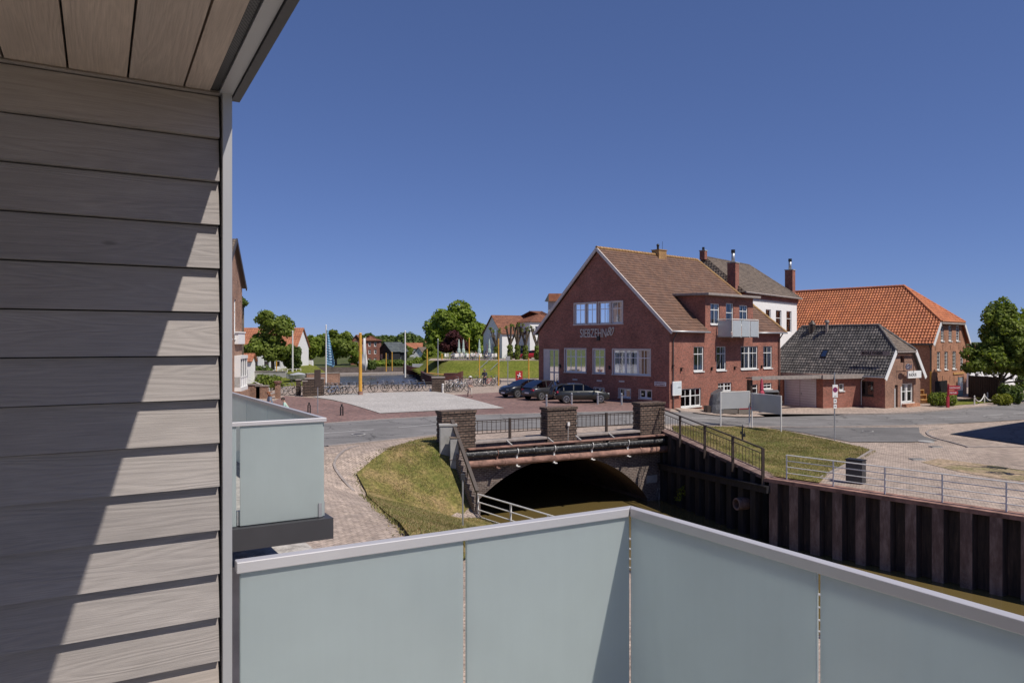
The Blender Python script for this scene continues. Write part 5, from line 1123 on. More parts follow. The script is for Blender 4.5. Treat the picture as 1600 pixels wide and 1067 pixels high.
# ---------------------------------------------------------------- warehouse outside the frame on the right (casts the big shadow)
wx = thing('warehouse', 'plain brick warehouse on the right canal bank whose shadow lies on the side road', 'building', (33.2, 40.9, 0), 0, absz=True)
ax, ay = V(.8, .6, 0), V(.25, -.97, 0)
mb = MB(); a = V(0, 0, 0); q = [a, a + ay * 12, a + ay * 12 + ax * 20, a + ax * 20]; mb.hexa([p + V(0, 0, -1.5) for p in q] + [p + V(0, 0, 9.2) for p in q]); mb.build('wall', 'brick_bright', wx)
mb = MB(); q = [a - ax * .2 - ay * .2, a + ay * 12.2 - ax * .2, a + ay * 12.2 + ax * 20.2, a + ax * 20.2 - ay * .2]; mb.hexa([p + V(0, 0, 9.2) for p in q] + [p + V(0, 0, 9.6) for p in q]); mb.build('roof', 'charcoal', wx)
for k in range(5):
    for zz in (1.5, 5.0):
        mb = MB(); p = a + ay * (1.5 + 2.2 * k) - ax * .01; mb.hexa([p + V(0, 0, zz), p + ay * 1.1 + V(0, 0, zz), p + ay * 1.1 + ax * .05 + V(0, 0, zz), p + ax * .05 + V(0, 0, zz), p + V(0, 0, zz + 1.6), p + ay * 1.1 + V(0, 0, zz + 1.6), p + ay * 1.1 + ax * .05 + V(0, 0, zz + 1.6), p + ax * .05 + V(0, 0, zz + 1.6)]); mb.build('window', 'car_glass', wx)
# ---------------------------------------------------------------- our own building and balconies
UD = V(.8660, .5, 0); WN = V(.5, -.8660, 0)                # along the sided wall, its normal towards us
E = V(ray(360) * 2.25, 2.25, 0)
BR = V(-.533, .846, 0).normalized()                        # direction of the facade going back
own = thing('apartment_building', 'grey timber clad apartment building edge with brown board soffit overhead', 'building', (E.x, E.y, -.0), absz=True)
EL = V(0, 0, 0)
def wl(a, o, z): p = EL - UD * a + WN * o; return V(p.x, p.y, z)    # a metres back from the corner along the wall, o metres out
CZ = EYE + .752; pitch = .1312; zb0 = EYE - (964.5 - HY) / F * 2.21
mb = MB(); z = zb0 - pitch * 8
while z < CZ:
    zt = min(z + pitch - .004, CZ + .02); a0, a1 = .034, 3.2
    mb.hexa([wl(a1, -.02, z), wl(a0, -.02, z), wl(a0, .019, z), wl(a1, .019, z), wl(a1, -.02, zt), wl(a0, -.02, zt), wl(a0, -.003, zt), wl(a1, -.003, zt)])
    z += pitch
mb.build('siding', 'siding', own)
mb = MB(); mb.hexa([wl(3.2, -.06, 2.6), wl(.0, -.06, 2.6), wl(.0, -.021, 2.6), wl(3.2, -.021, 2.6), wl(3.2, -.06, CZ + .1), wl(.0, -.06, CZ + .1), wl(.0, -.021, CZ + .1), wl(3.2, -.021, CZ + .1)]); mb.build('backing', 'black', own)
mb = MB(); mb.hexa([wl(.026, -.02, 2.6), wl(-.002, -.02, 2.6), wl(-.002, .022, 2.6), wl(.026, .022, 2.6), wl(.026, -.02, CZ), wl(-.002, -.02, CZ), wl(-.002, .022, CZ), wl(.026, .022, CZ)]); mb.build('corner_profile', 'alu_side', own, bevel=.002)
# soffit boards run out from the wall
mb = MB(); bwid = .19; k = 0; a = .062
CD = V(.489, -.872, 0)
def cl(a, o, z): p = EL - UD * a + CD * o; return V(p.x, p.y, z)
edges_a = [.062, .128 + .0, .128 + .19, .128 + .38]
a = .060; widths = [.0745] + [.147] * 21
for w_ in widths:
    mb.hexa([cl(a + w_ - .006, .012, CZ), cl(a, .012, CZ), cl(a, 3.2, CZ), cl(a + w_ - .006, 3.2, CZ), cl(a + w_ - .006, .012, CZ + .02), cl(a, .012, CZ + .02), cl(a, 3.2, CZ + .02), cl(a + w_ - .006, 3.2, CZ + .02)])
    a += w_
mb.build('soffit', 'soffit', own, uvdir=CD)
mb = MB(); mb.hexa([cl(3.3, -.03, CZ + .022), cl(.0, -.03, CZ + .022), cl(.0, 3.3, CZ + .022), cl(3.3, 3.3, CZ + .022), cl(3.3, -.03, CZ + .35), cl(.0, -.03, CZ + .35), cl(.0, 3.3, CZ + .35), cl(3.3, 3.3, CZ + .35)]); mb.build('roof_slab', 'black', own)
def perfmat():
    m, nt, p = MAT('perforated vent strip'); tc = N(nt, 'TexCoord'); v = N(nt, 'TexVoronoi'); v.inputs['Scale'].default_value = 130; v.inputs['Randomness'].default_value = 0
    nt.links.new(tc.outputs['UV'], v.inputs['Vector']); nt.links.new(ramp(nt, v.outputs['Distance'], [(.33, (.004,) * 3), (.42, (.10, .10, .105))]), p.inputs['Base Color']); return m
M['perf'] = perfmat()
mb = MB(); mb.hexa([cl(.058, .0, CZ + .004), cl(.036, .0, CZ + .004), cl(.036, 3.2, CZ + .004), cl(.058, 3.2, CZ + .004), cl(.058, .0, CZ + .02), cl(.036, .0, CZ + .02), cl(.036, 3.2, CZ + .02), cl(.058, 3.2, CZ + .02)]); mb.build('vent_strip', 'perf', own)
mb = MB()
def cbox(a0, a1, z0, z1): mb.hexa([cl(a1, -.02, z0), cl(a0, -.02, z0), cl(a0, 3.2, z0), cl(a1, 3.2, z0), cl(a1, -.02, z1), cl(a0, -.02, z1), cl(a0, 3.2, z1), cl(a1, 3.2, z1)])
cbox(-.004, .034, CZ - .004, CZ + .02); mb.build('edge_trim', 'alu_side', own); mb = MB(); cbox(-.03, -.006, CZ - .012, CZ + .36); mb.build('fascia', 'charcoal', own)
# building body behind the wall (facade going back to the left)
mb = MB(); fl = V(0, 0, 0); B1 = BR * 14; U0 = wl(0.0, -.065, 0)
q = [U0, U0 + B1, U0 + B1 - UD * 9, U0 - UD * 9]; mb.hexa([p + V(0, 0, -.5) for p in q] + [p + V(0, 0, CZ + .3) for p in q]); mb.build('facade', 'siding', own)
mb = MB(); q = [wl(0, -.06, 0), wl(3.2, -.06, 0), wl(3.2, 3.6, 0), wl(0, 3.6, 0)]; mb.hexa([p + V(0, 0, -.5) for p in q] + [p + V(0, 0, 2.75) for p in q]); mb.build('lower_storey', 'grey_render', own)
mb = MB(); q = [wl(2.6, -.0, 0), wl(3.2, -.0, 0), wl(3.2, 3.4, 0), wl(2.6, 3.4, 0)]; mb.hexa([p + V(0, 0, 3.1) for p in q] + [p + V(0, 0, CZ + .02) for p in q]); mb.build('back_wall', 'white_render', own)
# balcony (rails 1 and 2)
def balcony(label, C, u, v, L1, L2, ztop, zfl, panels1, panels2, slab_in=0, group=None, skip_in=False):
    """C: outer corner, u: direction of the front rail away from C, v: direction of the side rail away from C"""
    t = thing('balcony', label, 'balcony', (C.x, C.y, zfl), 0, group, absz=True)
    C = V(0, 0, 0); u = u.normalized(); v = v.normalized()
    def P(a, b, z): p = C + u * a + v * b; return V(p.x, p.y, z)
    up_ = V(0, 0, 1)
    for D_, L_, pn in ((u, L1, panels1), (v, L2, panels2)):
        side = (v if D_ is u else u)
        nin = (side - D_ * side.dot(D_)).normalized()
        f = lambda a, o, z: V(*( (D_ * a + nin * o).xy), z)
        m_ = MB(); e0 = 0.0
        m_.hexa([f(e0, .0, ztop - .035), f(L_, .0, ztop - .035), f(L_, .04, ztop - .035), f(e0 + .04, .04, ztop - .035), f(e0, .0, ztop), f(L_, .0, ztop), f(L_, .04, ztop), f(e0 + .04, .04, ztop)])
        m_.build('handrail', 'alu', t, bevel=.003)
        g0 = .03
        for a0, a1 in pn:
            m_ = MB(); m_.hexa([f(a0, .014, zfl - .0), f(a1, .014, zfl), f(a1, .028, zfl), f(a0, .028, zfl), f(a0, .014, ztop - .03), f(a1, .014, ztop - .03), f(a1, .028, ztop - .03), f(a0, .028, ztop - .03)])
            m_.build('glass_panel', 'frost', t, bevel=.002)
        for a in [pn[0][0] - .012] + [p_[1] + .008 for p_ in pn]:
            m_ = MB()
            for k in range(2): m_.box(0, 0, 0, .0, .0, .0) if 0 else None
            m_.hexa([f(a - .012, .04, zfl), f(a + .012, .04, zfl), f(a + .012, .07, zfl), f(a - .012, .07, zfl), f(a - .012, .04, zfl + .12), f(a + .012, .04, zfl + .12), f(a + .012, .07, zfl + .12), f(a - .012, .07, zfl + .12)])
            m_.build('glass_clamp', 'steel', t)
    m_ = MB(); s = .045
    q = [P(-s, -s, 0), P(L1, -s, 0), P(L1, L2, 0), P(-s, L2, 0)]; m_.hexa([p + V(0, 0, zfl - .19) for p in q] + [p + V(0, 0, zfl - .01) for p in q]); m_.build('slab', 'charcoal', t)
    m_ = MB(); s = -.06; q = [P(-s, -s, 0), P(L1, -s, 0), P(L1, L2, 0), P(-s, L2, 0)]; m_.hexa([p + V(0, 0, zfl - .008) for p in q] + [p + V(0, 0, zfl + .012) for p in q]); m_.build('floor_tiles', 'floor_tile', t)
    return t
M['floor_tile'] = brick('large grey floor tiles', (.40, .40, .38), (.37, .37, .355), (.12, .12, .12), .6, .6, .004, stain=.1)
RC = V(.485, 3.0, 0); RZ = EYE - .667; FZ = RZ - .97
L1 = (V(E.x, E.y, 0) - RC).length - .012; u1 = (V(E.x, E.y, 0) + UD * .01 - RC)
g12 = L1 - .0
def solve(px, C, D): r = ray(px); return (r * C.y - C.x) / (D.x - r * D.y)
u1n = u1.normalized(); v1 = V(.533, -.846, 0).normalized()
sA = solve(721.5, RC, u1n); sB = solve(1287, RC, v1)
balcony('balcony with frosted glass panels and pale aluminium handrail in the foreground', RC, u1, v1, L1, 3.4, RZ, FZ, [(.03, sA - .007), (sA + .007, L1 - .012)], [(.03, sB - .007), (sB + .007, 2.4), (2.415, 3.35)])
C2 = V(ray(510.5) * 6.45, 6.45, 0)
w2 = 1.62 / abs((-UD).dot(V(BR.y, -BR.x, 0)))
cl2 = BR.cross(-UD).z
U0w = V(E.x, E.y, 0) + wl(0, -.065, 0)
s_ = ((U0w - C2).x * BR.y - (U0w - C2).y * BR.x) / (-UD.x * BR.y + UD.y * BR.x)
balcony('neighbouring balcony with green frosted glass on a charcoal slab at the same height', C2, -UD, BR, s_, 4.4, RZ, EYE - 1.53, [(.03, s_ * .80 if 0 else .72), (.75, s_ - .05)], [(.03, .95), (.97, 1.95), (1.97, 2.95), (2.97, 3.95)])
# gravel topped ledge below the neighbouring balcony
t = thing('flat_roof', 'gravel topped concrete ledge below the neighbouring balcony', 'roof', (-1.95, 7.5, 0), absz=True)
def lp(a, b, z): p = -UD * a + BR * b; return V(p.x, p.y, z)
mb = MB(); q = [lp(0, 0, 0), lp(0, 5, 0), lp(2.2, 5, 0), lp(2.2, 0, 0)]; mb.hexa([p + V(0, 0, -.5) for p in q] + [p + V(0, 0, 2.58) for p in q]); mb.build('wall', 'concrete', t)
mb = MB(); q = [lp(.0, .0, 0), lp(.0, 5, 0), lp(2.2, 5, 0), lp(2.2, .0, 0)]; mb.face([p + V(0, 0, 2.584) for p in q]); mb.build('gravel_topping', 'gravel', t)

# balcony furniture beside the viewer (outside the frame, mirrored faintly in the glass)
M['chair_black'] = plain('black garden chair', (.03, .03, .032), .6)
def lawn_chair(label, p, rz):
    t = thing('garden_chair', label, 'chair', p, rz); mb = MB()
    for k in range(9): x = -.24 + .06 * k; mb.box(x, -.24, .42, x + .035, .24, .44)
    mb.build('seat', 'chair_black', t); mb = MB()
    for k in range(9): x = -.24 + .06 * k; mb.bar((x, .22, .48), (x, .34, .98), .035, .02)
    mb.bar((-.27, .35, 1.0), (.27, .35, 1.0), .04, .04); mb.build('backrest', 'chair_black', t)
    for x in (-.26, .26):
        for y in (-.24, .24): mb = MB(); mb.tube([V(x, y, 0), V(x * .96, y, .64 if y < 0 else .5)], .015, 6); mb.build('leg', 'chair_black', t)
        mb = MB(); mb.bar((x, -.26, .65), (x, .26, .66), .05, .02); mb.build('armrest', 'chair_black', t)
    return t
lawn_chair('black slatted garden chair standing on the balcony behind the viewer', V(-.35, .35, FZ + .015), R(150)); lawn_chair('black slatted garden chair next to the siding wall on the balcony', V(-1.15, .75, FZ + .015), R(-120))
t = thing('garden_table', 'small grey garden table on the balcony behind the viewer', 'table', V(-.85, .05, FZ + .015), R(20)); mb = MB(); mb.box(-.35, -.35, .70, .35, .35, .73); mb.build('top', 'alu_side', t, bevel=.005)
for x in (-.3, .3):
    for y in (-.3, .3): mb = MB(); mb.box(x - .02, y - .02, 0, x + .02, y + .02, .70); mb.build('leg', 'chair_black', t)
# ---------------------------------------------------------------- vegetation near and right
def pz(px, py, z):                                         # photo point on the level z
    d = (EYE - z) * F / (py - HY); return V(ray(px) * d, d, z)
b = V(ray(1562) * 69, 69, -1)
tree('chestnut_tree', 'full green chestnut tree at the right edge beside the black board fence', 'tree', b, 10, [(.6, .3, 7.4, 2.0, 2.0, 2.5), (1.0, .2, 5.8, 2.6, 2.4, 2.2), (-.5, .2, 4.0, 2.7, 2.4, 2.0), (2.4, 0, 5.2, 2.8, 2.6, 2.8), (3.4,0,3.4,2.6,2.4,1.8)], 26000, .17, 'leaf', 11, .18, 2.6, k=30, frac=.30)
tree('chestnut_tree', 'big tree standing further right behind the first chestnut and cut by the frame', 'tree', b + V(8, 6, 0), 10, [(0, 0, 5.5, 4, 4, 3.8)], 9000, .24, 'leaf', 12, .3, 3.0)
def hedge(name, label, x0, x1, y0, y1, z0, h, mat, n, size, seed, rz=0, loc=(0, 0, 0)):
    t = thing(name, label, 'hedge', loc, rz); rnd = random.Random(seed); bl = []
    L = x1 - x0; k = max(2, int(L / .45))
    for i in range(k): bl.append((x0 + L * (i + .5) / k + rnd.uniform(-.05, .05), (y0 + y1) / 2 + rnd.uniform(-.1, .1), h * .5 + rnd.uniform(-.05, .1), L / k * .8, (y1 - y0) / 2, h * .52))
    leaf_mesh('foliage', bl, n, size, seed, mat, t, shell=.3)
    mb = MB()
    for i in range(0, k, 1): mb.tube([V(bl[i][0], bl[i][1], -.1), V(bl[i][0], bl[i][1], h * .6)], [.04, .015], 5)
    mb.build('stems', 'bark', t); return t
g = pz(1455, 634.5, -.9)
hedge('hedge', 'clipped green hedge in front of the orange brick house', 0, 2.2, -.5, .5, 0, 1.15, 'leaf', 2600, .09, 21, R(12), g)
g = pz(1553, 632, -.9); hedge('bush', 'round yellow green bush beside the black fence', 0, 1.3, -.5, .5, 0, 1.0, 'leaf_yellow', 1800, .08, 22, 0, g)
g = pz(1566, 630, -.9); hedge('hedge', 'dark tall hedge at the corner under the chestnut tree', 0, 1.6, -.6, .8, 0, 1.7, 'leaf_dark', 2200, .12, 23, 0, g)
g = pz(1592, 608, -.9); hedge('hedge', 'dark hedge far right behind the side street', 0, 6, -.6, .8, 0, 1.6, 'leaf_dark', 2500, .2, 24, 0, g)
# black board fence
f0, f1 = pz(1513, 620, -1), pz(1566, 625, -1)
t = thing('board_fence', 'tall black vertical board fence beside the orange brick house', 'fence', f0)
dv_ = f1 - f0; L_ = dv_.length; dv_.normalize(); hf_ = 2.25; mb = MB(); n = 30; rnd = random.Random(3)
for i in range(n):
    a, b_ = dv_ * (L_ * i / n - .004), dv_ * (L_ * (i + 1) / n + .004); o = V(-dv_.y, dv_.x, 0) * (.02 if i % 2 else 0)
    mb.bar(a + o + V(0, 0, hf_ / 2), b_ + o + V(0, 0, hf_ / 2), .025, hf_ + rnd.uniform(-.03, .03))
M['board_black'] = plain('black stained boards', (.02, .021, .026), .7, var=.3, scale=5)
mb.build('boards', 'board_black', t)
for i in range(4): mb = MB(); p = dv_ * (L_ * i / 3) + V(-dv_.y, dv_.x, 0) * .08; mb.bar(p, p + V(0, 0, hf_), .09, .09); mb.build('post', 'board_black', t)
# ---------------------------------------------------------------- small things on the right side
def bollard(name, label, p, h, r, mat, group=None, top=None):
    t = thing(name, label, 'bollard', p, 0, group); mb = MB(); mb.tube([V(0, 0, -.1), V(0, 0, h * .93), V(0, 0, h * .97), V(0, 0, h)], [r, r, r * .85, r * .5], 10); mb.build('post', mat, t, smooth=False)
    mb = MB(); mb.tube([V(0, 0, h * .8), V(0, 0, h * .84)], r * 1.04, 10); mb.build('band', top or 'black', t); return t
for i, (px, py, lb) in enumerate(((1522.5, 632.5, 'leftmost white rope post on the grass verge'), (1538, 629, 'second white rope post from the left on the grass verge'), (1543, 626.5, 'white rope post set back behind the others'), (1557.5, 629.5, 'rightmost white rope post beside the yellow bush'))):
    bollard('rope_post', lb, pz(px, py, -.88), .85, .055, 'white_steel', 'white posts carrying the rope fence')
P0, P1, P2 = pz(1522.5, 632.5, -.88), pz(1538, 629, -.88), pz(1557.5, 629.5, -.88); mb = MB()
for a, b_ in ((P0, P1), (P1, P2)):
    mb.tube([a.lerp(b_, k / 12) - P0 + V(0, 0, .75 - .5 * (1 - (2 * k / 12 - 1) ** 2)) for k in range(13)], .04, 6)
o = mb.build('rope', 'white_steel', None); o.location = P0; tag(o, 'thick pale rope sagging between the white posts on the verge', 'rope')
g = pz(1440, 632, -.95); t = thing('wooden_bench_seat', 'yellow wooden double bench stand against the shop house corner', 'bench', g, R(25))
for k in range(3):
    mb = MB(); mb.box(0, .25 * k, .42 + .42 * k - .0, 1.05, .25 * k + .3, .47 + .42 * k); mb.build('seat', 'wood_bench', t, bevel=.01)
    mb = MB(); mb.box(0.02, .25 * k + .22, .42 * k + .02, 1.03, .25 * k + .25, .42 + .42 * k); mb.build('board', 'wood_bench', t)
mb = MB(); mb.box(1.05, 0, 0, 1.1, .8, .5); mb.box(1.05, .3, .5, 1.1, .8, .95); mb.box(1.05, .55, .95, 1.1, .8, 1.35); mb.build('side_panel', 'wood_bench', t)
# red cafe sign on a leaning post
M['sign_red'] = plain('dark red sign board', (.33, .02, .035), .5)
g = pz(1481, 637, -.92); t = thing('wayside_sign', 'red two board sign with white lettering on a red post by the hedge', 'sign', g, R(15))
mb = MB(); mb.bar((-.05, 0, 0), (.05, 0, 2.05), .1, .1); mb.box(-.12, -.08, 0, .1, .08, 1.0); mb.build('post', 'sign_red', t)
for k, (z, w, s_) in enumerate(((1.55, 1.15, 'GARTEN CAFE'), (1.12, .9, 'TEESTUBE'))):
    mb = MB(); mb.prism([(0, 0), (w, 0), (w + .1, .18), (w, .36), (0, .36)], -.02, .02, fr=lambda x, y, zz, z=z: V(x + .02, zz - .06, z + y)); bd = mb.build('board', 'sign_red', t)
    tp = text_part('lettering', s_, bd, face_mat(V(.08, -.084, z + .12), (1, 0, 0), (0, -1, 0)), .17, 'white_paint', .002, 'LEFT')
# no stopping sign
g = G(1304, 688); t = thing('traffic_sign', 'no stopping sign on a white board with two small plates on a thin grey pole', 'sign', g, R(12))
Hs = EYE - (581 - HY) / F * g.y - g.z; k_ = g.y / F
mb = MB(); mb.tube([V(0, 0, -.2), V(0, 0, Hs)], .035, 8); mb.build('pole', 'steel', t)
zz = lambda py: EYE - (py - HY) / F * g.y - g.z
mb = MB(); mb.box(-.17, -.06, zz(620.5), .17, -.04, zz(600.5)); bd = mb.build('board', 'white_paint', t, bevel=.01)
M['sign_blue'] = plain('sign blue', (.03, .035, .16), .5); M['sign_ring'] = plain('sign red ring', (.42, .02, .05), .5)
c = (zz(602) + zz(614.5)) / 2; mb = MB(); disc = lambda r, y, m: mb.face([V(r * math.cos(a / 24 * 2 * math.pi), y, c + r * math.sin(a / 24 * 2 * math.pi)) for a in range(24)], m)
disc(.155, -.063, 1); disc(.125, -.065, 0)
for s_ in (-1, 1): mb.bar((-.1 * s_, -.067, c - .1), (.1 * s_, -.067, c + .1), .004, .03, 1)
mb.build('roundel', ['sign_blue', 'sign_ring'], bd)
mb = MB(); mb.bar((-.07, -.063, zz(618.5)), (.07, -.063, zz(618.5)), .004, .025); mb.build('arrow', 'black', bd)
for a, b_ in ((622.5, 629), (631, 637.5)):
    mb = MB(); mb.box(-.1, -.06, zz(b_), .1, -.04, zz(a)); pl = mb.build('plate', 'white_paint', t); mb = MB(); mb.box(-.05, -.064, (zz(a) + zz(b_)) / 2 - .02, .05, -.061, (zz(a) + zz(b_)) / 2 + .03); mb.build('pictogram', 'charcoal', pl)
mb = MB(); mb.face([V(-.1, 0, zz(592)), V(.02, -.02, zz(592)), V(0, 0, zz(582))]); mb.build('direction_plate', 'black', t)
# the two blank notice panels (seen from the back)
M['panel_light'] = plain('grey sheet panel', (.40, .41, .42), .4, metal=.1, var=.05, scale=1.); M['panel_dark'] = M['panel_light']
def panel(label, pa, pb, ztop_px, mat, tb, base_px):
    A, B = pa, pb; t = thing('notice_board', label, 'sign board', A, 0, 'back sides of two large notice boards on the verge'); d = (B - A); d.z = 0; L = d.length; d.normalize(); H = EYE - (ztop_px - HY) / F * A.y - A.z
    for p in (V(0, 0, 0), d * L): m_ = MB(); m_.tube([p + V(0, 0, -.3), p + V(0, 0, H)], .045, 8); m_.build('post', 'white_steel', t)
    m_ = MB(); zb = H - tb; m_.bar(d * .05 + V(0, 0, (H + zb) / 2 - .03), d * (L - .05) + V(0, 0, (H + zb) / 2 - .03), .03, H - zb - .06); m_.build('panel', mat, t)
    m_ = MB(); m_.bar(V(0, 0, H - .02), d * L + V(0, 0, H - .02), .06, .05); m_.build('frame', 'white_steel', t)
a = G(1126, 666.5); b_ = G(1171, 668.5); panel('light grey blank notice board, left one of the pair on the verge', a, b_, 611.5, 'panel_light', 1.12, 0)
a = G(1175, 668); b_ = G(1220.5, 676); panel('darker grey blank notice board, right one of the pair on the verge', a, b_, 613, 'panel_dark', 1.18, 0)
# black garden post
g = G(1160, 690); t = thing('lantern_post', 'short black pointed post with a side bracket standing in the grass triangle', 'post', g)
mb = MB(); mb.tube([V(0, 0, -.1), V(0, 0, .75), V(0, 0, 1.0)], [.05, .045, .01], 6); mb.build('shaft', 'black', t); mb = MB(); mb.box(-.12, -.05, .45, .0, .05, .6); mb.box(.04, -.05, .3, .16, .05, .48); mb.tube([V(.12, 0, .45), V(.12, 0, .7)], [.03, .005], 5); mb.build('bracket', 'black', t)
# ---------------------------------------------------------------- terrace in front of the house: roofed wicker beach chairs, parasol
M['tarp'] = plain('dark tarpaulin', (.10, .10, .105), .45, var=.3, scale=6, bmp=.5); M['wicker'] = plain('grey wicker', (.16, .14, .12), .8, var=.3, scale=20, bmp=.6); M['cushion_red'] = plain('dark red cushion', (.22, .02, .03), .8)
def beach_chair(label, p, rz, inside):
    t = thing('beach_chair', label, 'beach chair', p, rz, 'hooded beach chairs on the terrace')
    prof = [(-.55, 0), (.55, 0), (.55, .75), (.62, 1.25), (.5, 1.62), (.1, 1.78), (-.3, 1.72), (-.6, 1.4), (-.62, .7)]
    for s_ in (-.62, .58): mb = MB(); mb.prism([(-.55, .02), (.45, .02), (.45, .62), (.05, .7), (.35, 1.55), (.1, 1.72), (-.3, 1.7), (-.6, 1.35), (-.6, .6)], s_, s_ + .05, fr=lambda x, y, z: V(z, -x, y)); mb.build('side', 'wicker', t)
    mb = MB(); mb.loft([[V(-.6, .6, .05), V(.6, .6, .05)], [V(-.6, .6, .6), V(.6, .6, .6)], [V(-.6, .6, 1.35), V(.6, .6, 1.35)], [V(-.6, .3, 1.7), V(.6, .3, 1.7)], [V(-.6, -.1, 1.73), V(.6, -.1, 1.73)], [V(-.6, -.36, 1.56), V(.6, -.36, 1.56)]], cap=False, closed=False); mb.build('hood', 'tarp', t)
    mb = MB(); mb.box(-.56, -.42, .36, .56, .3, .5); mb.hexa([V(-.56, .25, .5), V(.56, .25, .5), V(.56, .35, .5), V(-.56, .35, .5), V(-.56, .42, 1.4), V(.56, .42, 1.4), V(.56, .5, 1.4), V(-.56, .5, 1.4)]); mb.build('cushion', inside, t, bevel=.03)
    mb = MB(); mb.box(-.57, -.45, .04, .57, .5, .35); mb.build('base', 'wicker', t); return t
g = V(ray(1137) * 56.6, 56.6, zg(ray(1137) * 56.6, 56.6) + .1); beach_chair('hooded beach chair with dark green inside, left one behind the notice boards', g, R(5), 'pipe_dark')
g = V(ray(1159) * 57.2, 57.2, zg(ray(1159) * 57.2, 57.2) + .1); beach_chair('hooded beach chair with red cushion, middle one behind the notice boards', g, R(20), 'cushion_red')
g = V(ray(1203) * 59.3, 59.3, zg(ray(1203) * 59.3, 59.3) + .1); beach_chair('hooded beach chair under the canopy beside the garage', g, R(10), 'pipe_dark')
g = V(ray(1118) * 55.9, 55.9, zg(ray(1118) * 55.9, 55.9) + .1); t = thing('covered_furniture', 'garden furniture under a dark crumpled tarpaulin at the house wall', 'tarpaulin', g, R(20))
mb = MB(); rnd = random.Random(2); rings = []
for k in range(6):
    zf = k / 5; w = .62 * (1 - .25 * zf); rings.append([V(w * math.cos(a / 12 * 6.283) * (1 + rnd.uniform(-.1, .1)) + .12 * zf, w * .8 * math.sin(a / 12 * 6.283) * (1 + rnd.uniform(-.1, .1)), 1.65 * zf + (.25 * math.cos(a / 12 * 6.283) if k == 5 else 0)) for a in range(12)])
mb.loft(rings); mb.build('cover', 'tarp', t)
mb = MB(); mb.box(-.9, -.25, .0, -.62, .25, .6); mb.build('planter', 'brown_paint', t)
g = V(ray(1190) * 58.4, 58.4, zg(ray(1190) * 58.4, 58.4) + .1)
def parasol(label, p, H, rr, mat, group=None, low=.42):
    t = thing('parasol', label, 'parasol', p, 0, group); mb = MB(); mb.tube([V(0, 0, 0), V(0, 0, H)], .03, 7); mb.build('pole', 'white_steel', t)
    mb = MB(); z0 = H * low; rg_ = []
    for k, (u, q_) in enumerate(((0, .75), (.08, 1.0), (.3, .8), (.38, .45), (.42, .62), (.7, .5), (.92, .28), (1, .06))):
        rg_.append([V(rr * q_ * (1 + .22 * (j % 2)) * math.cos(j / 16 * 6.283), rr * q_ * (1 + .22 * (j % 2)) * math.sin(j / 16 * 6.283), lerp(z0, H * .99, u)) for j in range(16)])
    mb.loft(rg_); mb.build('folded_canopy', mat, t); mb = MB(); mb.tube([V(0, 0, 0), V(0, 0, .08)], .22, 12); mb.build('base', 'concrete', t); return t
parasol('closed pink red parasol standing on the terrace in front of the brick house', g, 2.75, .20, plain('faded red parasol cloth', (.48, .07, .11), .8))
